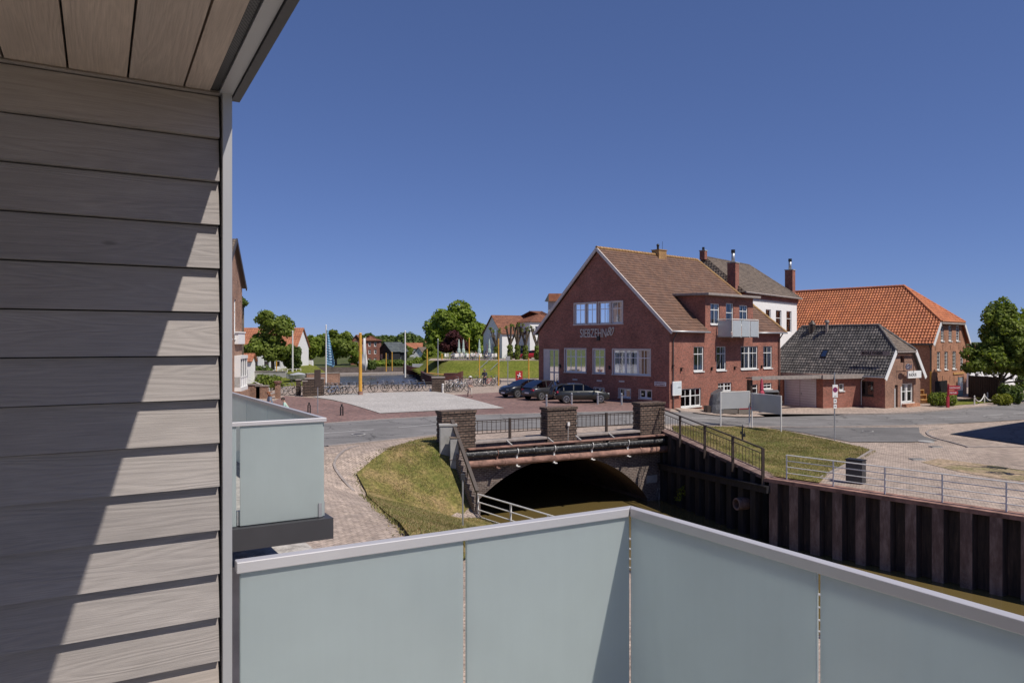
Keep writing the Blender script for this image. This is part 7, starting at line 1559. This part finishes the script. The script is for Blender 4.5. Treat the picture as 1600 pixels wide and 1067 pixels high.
mb = MB(); L_ = [V(-20.5, 79, 0), V(-27, 104, 0), V(-36, 136, 0)]; P = dense([p for p in L_], 2); rings = []
for i, p in enumerate(P):
    t_ = (P[min(i + 1, len(P) - 1)] - P[max(i - 1, 0)]).normalized(); n_ = V(-t_.y, t_.x); f = sm(i / 4)
    rings.append([V(*(p + n_ * a), z * (f if z > 0 else 1) + .01) for a, z in ((-2.2, -1.5), (0.2, .25), (1.5, .85), (3.2, .95), (5.5, .6), (8, .02))])
mb.loft(rings, cap=False, closed=False); o = mb.build('grass_bank', 'grass_green', smooth=True); tag(o, kind='structure')
mb = MB(); mb.hexa([V(-30.5, 126, -1.3), V(-17, 134, -1.3), V(-18, 137, -1.3), V(-33, 130, -1.3), V(-30.5, 126, -.85), V(-17, 134, -.85), V(-18, 137, -.85), V(-33, 130, -.85)]); tag(mb.build('jetty', 'kerb'), 'long pale floating jetty across the far side of the harbour', 'jetty')
# stairs up the dike
A, B = pz(757, 588, 0), V(ray(783) * 105, 105, 2.0); t = thing('dike_stairs', 'grey stairs with handrail climbing the grass dike', 'stairs', A); d = B - A; n = 14; mb = MB()
for i in range(n): p = d * (i / n); q = d * ((i + 1) / n); mb.bar(V(p.x, p.y, q.z - .05), V(q.x, q.y, q.z - .05), 1.6, .16)
mb.build('steps', 'concrete', t)
for o in (-.85, .85):
    mb = MB(); s_ = V(o, -.1, .0); mb.tube([s_ + V(0, 0, .95), d + s_ + V(0, 0, .95)], .035, 6)
    for k in range(5): p = d * (k / 4) + s_; mb.tube([p, p + V(0, 0, .95)], .03, 5)
    mb.build('handrail', 'steel', t)
# ---------------------------------------------------------------- far houses
def small_house(name, label, loc, rz, w, l, eave, top, wm, rm, axis='x', wins=(), left=(), chim=None, cat='house', over=.25, hip=False):
    t = thing(name, label, cat, loc, rz); mb = MB(); z0 = -.6
    if axis == 'y':
        wall_mesh(mb, [(0, z0), (w, z0), (w, eave), (w / 2, top - .12), (0, eave)], list(wins), Ff, reveal=.1); mb.face([(0, l, z0), (0, l, eave), (w / 2, l, top - .12), (w, l, eave), (w, l, z0)])
        wall_mesh(mb, [(0, z0), (l, z0), (l, eave), (0, eave)], list(left), Gf, reveal=.1); mb.face([(w, 0, z0), (w, l, z0), (w, l, eave), (w, 0, eave)])
    else:
        wall_mesh(mb, [(0, z0), (w, z0), (w, eave), (0, eave)], list(wins), Ff, reveal=.1); mb.face([(0, l, z0), (0, l, eave), (w, l, eave), (w, l, z0)])
        wall_mesh(mb, [(0, z0), (l, z0), (l, eave)] + ([] if hip else [(l / 2, top - .12)]) + [(0, eave)], list(left), Gf, reveal=.1)
        mb.face([(w, 0, z0), (w, l, z0), (w, l, eave)] + ([] if hip else [(w, l / 2, top - .12)]) + [(w, 0, eave)])
    mb.build('wall', wm, t); e = over; kw = dict(tw=.35, th=.45, amp=.03, step=.03)
    ez = eave - .1
    if axis == 'y':
        roof_plane('roof_slope', [V(-e, l + e, ez), V(-e, -e, ez), V(w / 2, -e, top), V(w / 2, l + e, top)], t, rm, **kw); roof_plane('roof_slope', [V(w + e, -e, ez), V(w + e, l + e, ez), V(w / 2, l + e, top), V(w / 2, -e, top)], t, rm, **kw)
    else:
        h = l / 2 if hip else -e
        roof_plane('roof_slope', [V(-e, -e, ez), V(w + e, -e, ez), V(w - h, l / 2, top), V(h, l / 2, top)], t, rm, **kw); roof_plane('roof_slope', [V(w + e, l + e, ez), V(-e, l + e, ez), V(h, l / 2, top), V(w - h, l / 2, top)], t, rm, **kw)
        if hip: roof_plane('roof_slope', [V(-e, l + e, ez), V(-e, -e, ez), V(h, l / 2, top)], t, rm, **kw); roof_plane('roof_slope', [V(w + e, -e, ez), V(w + e, l + e, ez), V(w - h, l / 2, top)], t, rm, **kw)
    for h_ in wins: window(t, Ff, h_, 1, .35, False, curtain=False, fw=.09, sill=False)
    for h_ in left: window(t, Gf, h_, 1, .35, False, curtain=False, fw=.09, sill=False)
    if chim: chimney(t, chim[0], chim[1], eave, top + .9, .6, 'brick_bright')
    return t
def grid(x0, x1, nx, zs, w=.8, h=1.3): return [(lerp(x0, x1, (i + .5) / nx) - w / 2, z, lerp(x0, x1, (i + .5) / nx) + w / 2, z + h) for z in zs for i in range(nx)]
HA = math.atan2(.40, .915); cw, sw_ = math.cos(HA), math.sin(HA); h0 = V(ray(784.5) * 121, 121, DZ2)
small_house('white_hotel', 'long white hotel wing with brown tiled gable roof on top of the dike', h0, HA, 9, 8.4, 4.1, 7.25, 'white_render', 'tile_rust', 'x', grid(.5, 8.5, 4, [.6], 1, 1.6), grid(.8, 7.6, 5, [.5], .8, 1.9) + grid(2.4, 6, 2, [3.4], .7, 1.5))
h1 = h0 + V(cw * 4.0 + sw_ * 2.2, sw_ * 4.0 - cw * 2.2, 0)
small_house('white_hotel', 'two storey white hotel block with hipped brown roof beside the pollarded trees', h1, HA, 6.5, 9, 6.1, 8.0, 'white_render', 'tile_rust', 'x', grid(.4, 6.3, 3, [.7, 3.7], .9, 1.6), grid(.8, 8, 3, [.7, 3.7], .9, 1.5), hip=True)
g = V(ray(853) * 84, 84, 0); small_house('gabled_house', 'pale gabled house peeping out behind the left roof edge of the brick house', g, R(-3), 4.2, 3, 5.0, 9.6, 'grey_render', 'tile_rust', 'y', [(2.0, 6.6, 2.6, 7.6)])
t = thing('hoist_dormer', 'small orange roofed hoist gable above the pale gabled house', 'dormer', V(ray(864) * 83.3, 83.3, 9.3)); mb = MB(); mb.box(-.5, 0, -1.2, .8, 1.2, .1); mb.build('wall', 'grey_render', t)
mb = MB(); mb.loft([[V(-.95, -.4, 0), V(-.5, -.4, .85), V(-.4, 1.2, .85), V(-.7, 1.2, 0)], [V(1.2, -.4, 0), V(1.0, -.4, .85), V(1.0, 1.2, .85), V(1.1, 1.2, 0)]]); mb.build('roof', 'tile_far', t)
mb = MB(); mb.prism([(-.98, -.05), (-.5, -.05), (-.5, .85)], -.45, -.38, fr=lambda x, y, z: V(x, z, y)); mb.build('hood_side', 'slate', t)
small_house('brick_villa', 'far red brick villa with brown roof and white window columns beyond the harbour', V(ray(562) * 150, 150, 0), R(5), 3.9, 5, 5.0, 5.9, 'brick_bright', 'tile_rust', 'x', grid(.3, 3.7, 3, [.5, 2.2, 3.7], .5, .9), hip=True)
small_house('brick_villa', 'gabled left wing of the far brick villa with dark boards', V(ray(548) * 149, 149, 0), R(5), 2.2, 4, 4.6, 6.1, 'brick_dark', 'tile_rust', 'y', [(.6, .5, 1.6, 1.6), (.8, 4.3, 1.3, 4.9)])
small_house('boat_shed', 'far black timber house with grey green roof and white verges', V(ray(591) * 152, 152, 0), R(-28), 3.3, 5.5, 2.7, 4.6, 'board_black', 'slate', 'y', [(.6, 1.2, 1.1, 2.2), (2.1, 1.2, 2.6, 2.2)])
small_house('boat_shed', 'far dark timber house extension with grey dormer roof', V(ray(606) * 153, 153, 0), R(3), 3.4, 4, 2.6, 4.3, 'board_black', 'slate', 'x', [(.8, .6, 1.4, 1.7), (2.2, .6, 2.8, 1.7)])
small_house('cottage', 'far small white gabled cottage with grey roof', V(ray(646.5) * 175, 175, 0), R(-15), 2.4, 5, 1.8, 3.4, 'white_render', 'tile_old', 'y', [(.4, .4, .8, 1.1), (1.4, .4, 1.8, 1.1), (.9, 1.8, 1.3, 2.5)])
small_house('cottage', 'far low pale house behind the white cottage with red roof', V(ray(634) * 230, 230, 0), R(5), 5, 6, 2.6, 4.3, 'grey_render', 'tile_far', 'x', grid(.3, 4.7, 3, [.8], .6, .9))
small_house('cottage', 'most distant red roofed house right of the wood', V(ray(652) * 300, 300, 0), R(-5), 6, 6, 3.0, 5.3, 'brick_orange', 'tile_far', 'x', grid(.3, 5.7, 3, [.8], .8, 1.1), hip=True)
small_house('white_villa', 'white villa with orange roof hidden behind the big left tree', V(ray(366) * 112, 112, 0), R(2), 9.3, 8, 3.9, 6.9, 'white_render', 'tile_far', 'x', grid(.6, 9, 5, [.8], .9, 1.5), hip=False)
small_house('kiosk', 'tiny white kiosk with orange roof beside the old brick building', V(ray(377) * 82, 82, 0), R(5), 1.0, 2, 2.6, 3.4, 'white_render', 'tile_far', 'x', [(.3, .6, .7, 1.6)])
# the tall old brick building at the left
Rx = V(-22.0, 60, 0); bd = V(.18, -.984, 0).normalized()
ob = thing('old_brick_building', 'tall old brown brick building with white bay window at the left edge', 'building', Rx, math.atan2(bd.y, bd.x)); LW = 7.8
# local x runs towards us along the gable, local -y is the side facing the square
Lf = lambda s, o, z: V(s, o, z)
M['brick_old'] = brick('old brown brick', (.40, .20, .13), (.24, .12, .085), (.40, .32, .25))
hl = [(.55, 4.95, .95, 8.0), (2.6, 4.95, 3.4, 8.0), (4.4, 4.95, 5.2, 8.0)]
mb = MB(); wall_mesh(mb, [(0, -.5), (LW, -.5), (LW, 9.2), (LW / 2, 12.4), (0, 9.2)], hl, Lf); mb.face([(0, 0, -.5), (0, 0, 9.2), (0, -9, 9.2), (0, -9, -.5)]); mb.face([(LW, 0, -.5), (LW, -9, -.5), (LW, -9, 9.2), (LW, 0, 9.2)]); mb.build('wall', 'brick_old', ob)
for i, h in enumerate(hl): window(ob, Lf, h, 1, .3, False, curtain=False, fw=.1)
roof_plane('roof_slope', [V(-.2, -9, 9.1), V(-.2, .25, 9.1), V(LW / 2, .25, 12.55), V(LW / 2, -9, 12.55)], ob, 'tile_old'); roof_plane('roof_slope', [V(LW + .2, .25, 9.1), V(LW + .2, -9, 9.1), V(LW / 2, -9, 12.55), V(LW / 2, .25, 12.55)], ob, 'tile_old')
for a, b in ((-.3, LW / 2), (LW + .3, LW / 2)): mb = MB(); mb.bar((a, .3, 9.0), (b, .3, 12.5), .07, .3); mb.build('verge_board', 'pipe_dark', ob)
mb = MB(); mb.box(.35, 0, 4.55, 3.2, .28, 5.45); mb.box(.3, 0, 5.42, 3.3, .34, 5.52); mb.build('stone_band', 'white_render', ob)
mb = MB(); mb.box(.3, 0, .9, 3.3, .5, 1.2); mb.box(.3, 0, 3.4, 3.3, .5, 3.65); mb.box(.3, 0, 1.9, 3.3, .45, 2.0)
for x in (.3, 1.25, 2.2, 3.15): mb.box(x, 0, 1.2, x + .15, .45, 3.4)
mb.box(.3, 0, 1.2, 3.3, .42, 1.9); by = mb.build('bay_window', 'white_paint', ob); mb = MB(); mb.box(.45, .02, 2.0, 3.15, .36, 3.4); mb.build('pane', 'car_glass', by)
mb = MB(); mb.box(.0, 0, -.5, 3.6, .62, .88); mb.build('plinth', 'brick_old', ob)
st = thing('entrance_steps', 'brick entrance steps with a white sloping handrail beside the old building', 'stairs', pz(384, 618, 0))
for k in range(5): mb = MB(); mb.box(.5 * k, -1.0, -.05, .5 * k + .5, 1.0, .95 - .19 * k); mb.box(.5 * k - .03, -1.03, .95 - .19 * k, .5 * k + .5, 1.03, 1.0 - .19 * k, 1); mb.build('step', ['brick_old', 'kerb'], st)
mb = MB(); mb.tube([V(-.2, -1.05, .9), V(-.2, -1.05, 1.72), V(0, -1.05, 1.78), V(2.4, -1.05, .75), V(2.4, -1.05, 0)], .035, 7); mb.build('handrail', 'white_steel', st)
for px, y0, w in ((398, 601, .5), (410, 603, .45)):
    g = pz(px, 622, 0); H = EYE - (y0 - HY) / F * g.y; t = thing('brick_pier', 'brick garden pier with pale cap ' + ('left' if px < 400 else 'right') + ' of the two beside the white handrail', 'pillar', g); mb = MB(); mb.box(-w, -.25, -.1, w, .25, H); mb.build('shaft', 'brick_old', t); mb = MB(); mb.box(-w - .06, -.3, H, w + .06, .3, H + .09); mb.build('cap_stone', 'kerb', t)
g = pz(434, 622, 0); t = thing('brick_pier', 'slim dark pier with a rusty lantern bowl right of the woman', 'pillar', g); mb = MB(); mb.box(-.18, -.18, 0, .18, .18, 1.15); mb.build('shaft', 'brick_old', t); mb = MB(); mb.tube([V(0, 0, 1.15), V(0, 0, 1.3), V(0, 0, 1.45)], [.1, .3, .34], 10); mb.build('bowl', 'rust', t)
# picket fence on the left quay, small boat, dark cafe umbrella, yellow post box
p0, p1 = V(-31, 88, 0), pz(470, 590, 0); railing('picket_fence', 'pale low fence along the left quay above the grey wall', [p0.lerp(p1, k / 10) for k in range(11)], 0, 1.25, 'white_steel', [1.2, .8, .4], pr=.05, r=.03)
t = thing('dinghy', 'small grey white covered boat lying behind the gate posts', 'boat', pz(466, 600, 0) + V(0, 0, .55), R(25)); mb = MB(); rings = []
for k in range(9):
    u = k / 8; x = lerp(-1.25, 1.25, u); w = .6 * math.sin(math.pi * min(.97, .12 + u * .86)) ** .6; s = .25 * (2 * u - 1) ** 2; rings.append([V(x, -w, .45 + s), V(x, -w * .6, s * .7), V(x, 0, -.1 + s), V(x, w * .6, s * .7), V(x, w, .45 + s)])
mb.loft(rings, closed=True); mb.build('hull', 'panel_dark', t); mb = MB(); mb.loft([[V(-.9, -.5, .5), V(-.9, 0, .6), V(-.9, .5, .5)], [V(0, -.6, .55), V(0, 0, .8), V(0, .6, .55)], [V(.9, -.4, .5), V(.9, 0, .6), V(.9, .4, .5)]]); mb.build('cover', 'panel_light', t)
mb = MB(); mb.box(-.8, -.4, -.6, -.7, .4, .05); mb.box(.6, -.4, -.6, .7, .4, .05); mb.build('trestle', 'pipe_dark', t)
def hull(t, L, w, h, mat, deck):
    mb = MB(); rings = []
    for k in range(13):
        u = k / 12; x = lerp(-L / 2, L / 2, u); ww = w * math.sin(math.pi * min(.985, .1 + u * .885)) ** .45; s = .7 * abs(2 * u - 1) ** 2.4; rings.append([V(x, -ww, h + s), V(x, -ww * .92, h * .4 + s * .7), V(x, -ww * .5, -.3 + s * .4), V(x, ww * .5, -.3 + s * .4), V(x, ww * .92, h * .4 + s * .7), V(x, ww, h + s)])
    mb.loft(rings); mb.build('hull', mat, t); mb = MB(); mb.loft([[r[0] + V(0, 0, .02), (r[0] + r[5]) / 2 + V(0, 0, .1), r[5] + V(0, 0, .02)] for r in rings[1:-1]], closed=False, cap=False); mb.build('deck', deck, t)
t = thing('flat_boat', 'dark red brown flat bottomed sailing boat moored at the dike foot', 'boat', V(ray(690) * 91, 91, -.55) , R(172)); M['hull'] = plain('dark red brown hull', (.10, .035, .03), .5); hull(t, 5.2, 1.1, .95, 'hull', 'brown_paint')
mb = MB(); mb.tube([V(-1.2, 0, 1.1), V(1.9, 0, 1.4)], [.09, .07], 7); mb.build('boom', 'wood_bench', t); mb = MB(); mb.box(-1.8, -.5, .9, -.4, .5, 1.4); mb.build('cabin', 'hull', t)
t = thing('flat_boat', 'far dark boat with red brown side lying at the jetty', 'boat', V(ray(655) * 128, 128, -.75), R(8)); hull(t, 5.5, 1.1, 1.0, 'hull', 'brown_paint'); mb = MB(); mb.box(-1.2, -.5, .9, 1, .5, 1.6); mb.build('cabin', 'panel_dark', t)
t = thing('cafe_umbrella', 'wide red open umbrella on the left quay behind the trees', 'parasol', pz(440, 578, 0)); mb = MB(); mb.tube([V(0, 0, 1.0), V(0, 0, 1.3), V(0, 0, 1.75)], [2.2, 1.7, .1], 10); mb.build('canopy', 'red', t); mb = MB(); mb.tube([V(0, 0, 0), V(0, 0, 1.9)], .04, 6); mb.build('pole', 'steel', t)
t = thing('post_box', 'yellow box on a post beside the old brick building', 'box', pz(388.5, 585, 0)); mb = MB(); mb.box(-.28, -.2, 1.0, .28, .2, 2.2); mb.build('box', 'yellow', t, bevel=.04); mb = MB(); mb.box(-.06, -.06, 0, .06, .06, 1.0); mb.build('post', 'pipe_dark', t)
t = thing('red_stall', 'small red stall hut on the left quay', 'hut', pz(474, 576, 0)); mb = MB(); mb.box(-.55, 0, 0, .55, 1.2, 1.9); mb.build('wall', 'red', t); mb = MB(); mb.box(.6, .1, 0, 1.5, .9, 1.5); mb.build('counter', 'white_render', t); mb = MB(); mb.box(-.65, -.15, 1.9, .65, 1.3, 2.0); mb.build('roof', 'red', t)
M['sail'] = plain('white canvas', (.7, .68, .66), .8, var=.05)
t = thing('sail_banner', 'white hanging canvas in front of the far brick villa', 'banner', V(ray(571) * 120, 120, .3)); mb = MB(); mb.loft([[V(-.35, 0, 5.0), V(.02, 0, 5.0)], [V(-.45, .1, 2.5), V(.15, 0, 2.5)], [V(-1.3, 0, 1.0), V(.35, .1, 1.0)], [V(-.3, .05, 0), V(.2, 0, -.3)]], closed=False, cap=False); o = mb.build('canvas', 'sail', t, smooth=True); sm_ = o.modifiers.new('thickness', 'SOLIDIFY'); sm_.thickness = .02; mb = MB(); mb.tube([V(.03, 0, -.3), V(.03, 0, 5.2)], .04, 6); mb.build('mast', 'white_steel', t)
# ---------------------------------------------------------------- cafe terrace on the dike
M['parasol_green'] = plain('pale green parasol cloth', (.42, .52, .46), .85)
for px, lb in ((717, 'leftmost closed pale green parasol on the dike terrace'), (724, 'second closed pale green parasol on the dike terrace'), (749, 'closed pale green parasol left of the white hotel gable'), (764.5, 'closed pale green parasol in front of the white hotel gable')):
    parasol(lb, V(ray(px) * 114, 114, DZ2 + .07), 3.1, .24, 'parasol_green', 'closed parasols on the dike terrace', low=.3)
def table(label, p):
    t = thing('cafe_table', label, 'table', p, 0, 'tables on the dike terrace'); mb = MB(); mb.tube([V(0, 0, .72), V(0, 0, .75)], .45, 12); mb.build('top', 'white_steel', t); mb = MB(); mb.tube([V(0, 0, 0), V(0, 0, .72)], .04, 6); mb.build('leg', 'steel', t); mb = MB(); mb.tube([V(0, 0, 0), V(0, 0, .03)], .25, 10); mb.build('foot', 'steel', t); return t
def chair(label, p, rz):
    t = thing('cafe_chair', label, 'chair', p, rz, 'chairs on the dike terrace'); mb = MB(); mb.box(-.24, -.24, .43, .24, .24, .47); mb.build('seat', 'white_steel', t); mb = MB(); mb.box(-.24, .21, .5, .24, .25, .95); mb.build('backrest', 'white_steel', t)
    for x in (-.2, .2):
        for y in (-.2, .2): mb = MB(); mb.tube([V(x, y, 0), V(x, y, .43)], .02, 5); mb.build('leg', 'steel', t)
    return t
rnd = random.Random(77); tb = ch_ = pe = None
LT = 'round white cafe table on the dike terrace'; LC = 'white chair at the tables on the dike terrace'
for i in range(11):
    px = 704 + i * 6.4 + rnd.uniform(-1, 1); dd = 107.5 + (i % 3) * 2.2; p = V(ray(px) * dd, dd, DZ2 + .09)
    nth = ('leftmost', 'second', 'third', 'fourth', 'fifth', 'middle', 'seventh', 'eighth', 'ninth', 'tenth', 'rightmost')[i]; LT = 'round white cafe table on the dike terrace, %s in the row from the left' % nth
    if tb is None: tb = table(LT, p)
    else: dup(tb, p, 0, LT)
    for a, wh_ in ((rnd.uniform(.3, 1.5), 'rear right'), (rnd.uniform(2, 3.0), 'front right'), (rnd.uniform(4, 5.5), 'left')):
        LC = 'white chair on the %s side of the %s cafe table on the dike' % (wh_, nth)
        q = p + V(math.sin(a) * .75, -math.cos(a) * .75 * -1, 0) * 1.0
        if ch_ is None: ch_ = chair(LC, q, -a)
        else: dup(ch_, q, -a, LC)
M['c_dark'] = fab('dark jacket', (.05, .05, .06))
sp_ = [(708, 109, 'c_grey', 'guest in grey blue at the left end of the dike terrace'), (716, 111, 'c_dark', 'guest in a dark jacket under the left closed parasols'), (735, 108.5, 'c_white', 'guest in white seated in the middle of the dike terrace'), (746, 110, 'c_pink', 'guest in a rose shirt seated left of the third parasol'), (757, 109, 'c_navy', 'guest in navy seated in front of the white hotel gable'), (727, 108, 'c_mint', 'guest in mint green seated beside the second parasol')]
for px, dd, sh_, lb in sp_: person(lb, V(ray(px) * dd, dd, DZ2 + .05), rnd.uniform(3, 6), sh_, 'c_navy', 'hair_dark', 'sit')
# ---------------------------------------------------------------- far trees
def tpx(name, label, px0, px1, yt, yb_, d, z0, n, size, mat, seed, k=18, frac=.36, tr=.25, tall=1.0, extra=(), yscale=.9):
    x0, x1 = ray(px0) * d, ray(px1) * d; zt, zb = EYE - (yt - HY) / F * d, EYE - (yb_ - HY) / F * d; rx = (x1 - x0) / 2; rz_ = (zt - zb) / 2
    base = V((x0 + x1) / 2, d, z0); cr = [(0, 0, (zt + zb) / 2 - z0, rx, rx * yscale, rz_)] + [(a * rx, 0, (zt + zb) / 2 - z0 + b * rz_, rx * c, rx * c * .9, rz_ * e) for a, b, c, e in extra]
    return tree(name, label, 'tree', base, zt - z0, cr, n, size, mat, seed, tr, max(.8, (zb - z0) + rz_ * .5), None, frac, k)
tpx('lime_tree', 'tall loose dark green tree on the left quay in front of the white villa', 396, 456, 484, 540, 96, 0, 7000, .26, 'leaf', 31, extra=((-.35, -1.1, 1.05, .8), (-.9, -1.2, .7, .6), (.3, -1.4, .8, .6)), k=16)
tpx('hornbeam_tree', 'round light green tree right of the tall loose tree', 470, 502, 521, 566, 128, 0, 4000, .30, 'leaf_light', 32)
tpx('oak_tree', 'broad dark green tree behind the blue banner', 494, 555, 512, 568, 145, 0, 8000, .36, 'leaf', 33, extra=((-.4, .0, .7, .8), (.5, -.1, .6, .8)))
tpx('willow_bush', 'low light green bushy tree left of the far brick villa', 546, 573, 545, 572, 140, 0, 2200, .3, 'leaf_light', 34, k=10)
tpx('elm_tree', 'big domed tree on the dike left of the white hotel', 668, 754, 472, 560, 150, 1.9, 16000, .40, 'leaf_light', 35, k=30, tr=.5, extra=((-.55, -.35, .5, .6), (.75, -.35, .45, .6)))
tpx('elm_tree', 'dark green tree behind the white hotel gable', 735, 772, 500, 556, 152, 1.9, 4000, .4, 'leaf', 36, k=12, tr=.3)
tpx('copper_beech', 'dark red copper tree in front of the big domed tree', 688, 734, 516, 556, 130, 1.9, 5000, .28, 'leaf_red', 37, k=14, extra=((-.55, -.3, .6, .6),))
tpx('shrub_tree', 'low yellowish green shrub left of the copper tree', 657, 690, 538, 572, 135, .5, 2800, .3, 'leaf_light', 38, k=10)
tpx('birch_tree', 'grey green loose tree right of the white flagpole', 441, 474, 534, 588, 98, 0, 3800, .19, 'leaf_dark', 39, k=12, tr=.12)
tpx('apple_tree', 'small green tree behind the dark timber house', 622, 645, 538, 562, 165, 0, 1800, .32, 'leaf', 40, k=8)
tpx('maple_tree', 'green tree crown peeping out behind the old brick building', 366, 388, 462, 482, 75, 0, 500, .22, 'leaf_dark', 41, k=6, tr=.2)
for i, (px0, px1, yt, d, m_, lb) in enumerate(((400, 437, 585, 72, 'leaf', 'round green bush left of the bicycles at the brick steps'), (395, 424, 571, 88, 'leaf_dark', 'dark green bush on the left quay behind the grey wall'), (566, 600, 563, 141, 'leaf_light', 'light green bank shrub below the far brick villa'), (596, 628, 561, 142, 'leaf_dark', 'grey green bank shrub below the black timber house'), (624, 652, 563, 143, 'leaf', 'green bank shrub below the white cottage'), (648, 672, 558, 143, 'leaf_light', 'bank shrub at the left foot of the dike'), (574, 586, 562, 125, 'leaf_dark', 'small dark conical bush beside the white canvas'), (838, 850, 548, 108, 'leaf', 'bush on the dike right of the red car'))):
    x0, x1 = ray(px0) * d, ray(px1) * d; zt = EYE - (yt - HY) / F * d; zb = 1.9 if i == 7 else 0; w = x1 - x0
    t = thing('bush', lb, 'bush', V(x0, d, zb)); bl = [(w * u, rnd.uniform(-.4, .4), (zt - zb) * .5, w * .24, w * .3, (zt - zb) * .52 * rnd.uniform(.8, 1.05)) for u in (.15, .35, .5, .68, .86)]
    leaf_mesh('foliage', bl, 1500, .11 * d / 70 + .03, 50 + i, m_, t); mb = MB(); mb.tube([V(w * .5, 0, -.1), V(w * .5, 0, (zt - zb) * .5)], [.06, .03], 5); mb.build('stem', 'bark', t)
# pollarded trees with ivy on their trunks
rnd = random.Random(15)
for px, yt, hgt, lb in ((775.5, 512, 0, 'leftmost pollarded tree wrapped in ivy in front of the hotel gable'), (797, 507, 0, 'second pollarded tree from the left in front of the hotel'), (808.5, 506, 0, 'third pollarded tree from the left in front of the hotel'), (821, 509, 0, 'fourth pollarded tree from the left in front of the hotel'), (839, 511, 0, 'rightmost pollarded tree beside the brick house')):
    d = 110; b_ = V(ray(px) * d, d, DZ2); H = EYE - (yt - HY) / F * d - DZ2; t = thing('pollarded_tree', lb, 'tree', b_, 0, 'pollarded trees on the dike'); mb = MB(); f = H * .45
    mb.tube([V(0, 0, -.3), V(.05, 0, f * .5), V(0, 0, f)], [.30, .24, .26], 8); tips = []
    for k in range(5):
        a = k / 5 * 6.283 + rnd.uniform(-.3, .3); r = rnd.uniform(.6, 1.1); e = V(math.cos(a) * r, math.sin(a) * r * .6, H * rnd.uniform(.85, 1.0)); m_ = V(math.cos(a) * r * .55, math.sin(a) * r * .4, f + (H - f) * .4)
        mb.tube([V(0, 0, f - .1), m_, e, e + V(0, 0, .18)], [.17, .13, .12, .19], 7); tips.append(e)
    mb.build('trunk', 'bark', t)
    leaf_mesh('ivy', [(0, 0, f * .35, .42, .42, f * .45), (0, 0, f * .8, .38, .38, .5)], 500, .16, int(px), 'leaf', t, shell=.2)
    leaf_mesh('new_shoots', [(e.x, e.y, e.z, .3, .3, .25) for e in tips], 70, .13, int(px) + 1, 'leaf_light', t)
# distant wood: one mass
bl = []; rnd = random.Random(4)
def wood(px0, px1, yt, d, n, mat, seed, lb):
    x0, x1 = ray(px0) * d, ray(px1) * d; zt = EYE - (yt - HY) / F * d; bl = []; k = int((x1 - x0) / (zt * .45)) + 2; r_ = random.Random(seed)
    for i in range(k): h = zt * r_.uniform(.72, 1.0); bl.append((lerp(x0, x1, (i + .5) / k), d + r_.uniform(-5, 5), h * .5, zt * .42, zt * .42, h * .5))
    o = leaf_mesh('wood', bl, n, zt * .075, seed, mat); tag(o, lb, 'wood', kind='stuff')
wood(560, 632, 519, 300, 9000, 'leaf_dark', 61, 'distant dark green wood behind the far houses'); wood(628, 654, 519, 290, 3500, 'leaf_dark', 62, 'distant wood left of the gap before the dike tree')
wood(372, 480, 530, 330, 4000, 'leaf_dark', 63, 'distant wood behind the white villa'); wood(500, 570, 524, 320, 3500, 'leaf_dark', 64, 'distant wood behind the broad dark tree'); wood(640, 720, 531, 420, 4000, 'leaf_dark', 65, 'faint low wood on the horizon')
wood(1500, 1760, 560, 115, 6000, 'leaf_dark', 66, 'row of dark shrubs and trees behind the board fence')
small_house('white_bungalow', 'white house half hidden behind the chestnut tree and the black fence', V(ray(1516) * 92, 92, -1), R(30), 12, 8, 2.6, 5.2, 'white_render', 'tile_far', 'x', grid(.5, 11, 5, [.6], 1, 1.2))
# bare leaning tree outside the frame on the right: its shadow lies on the quay
t = thing('bare_tree', 'bare leaning tree on the right quay just outside the picture', 'tree', V(27.5, 28.5, -1)); mb = MB(); mb.tube([V(0, 0, -.3), V(-.6, .5, 1.8), V(-1.6, 1.5, 3.4), V(-2.9, 3.0, 4.6)], [.28, .22, .16, .06], 8)
for a, b, c in ((V(-.6, .5, 1.8), V(-1.8, -.4, 3.0), V(-2.8, -.6, 3.5)), (V(-1.6, 1.5, 3.4), V(-3.0, 1.4, 3.9), V(-4.2, 1.8, 4.1)), (V(-1.6, 1.5, 3.4), V(-1.2, 2.6, 4.4), V(-1.4, 3.6, 5.0)), (V(-2.9, 3.0, 4.6), V(-3.8, 3.2, 4.7), V(-4.4, 3.9, 4.9))): mb.tube([a, b, c], [.12, .08, .03], 6)
mb.build('trunk', 'bark', t); leaf_mesh('leaves', [(-2.9, 3.0, 4.7, .5, .5, .3), (-4.0, 1.8, 4.1, .5, .4, .3), (-2.7, -.5, 3.4, .4, .4, .3)], 160, .14, 90, 'leaf', t)
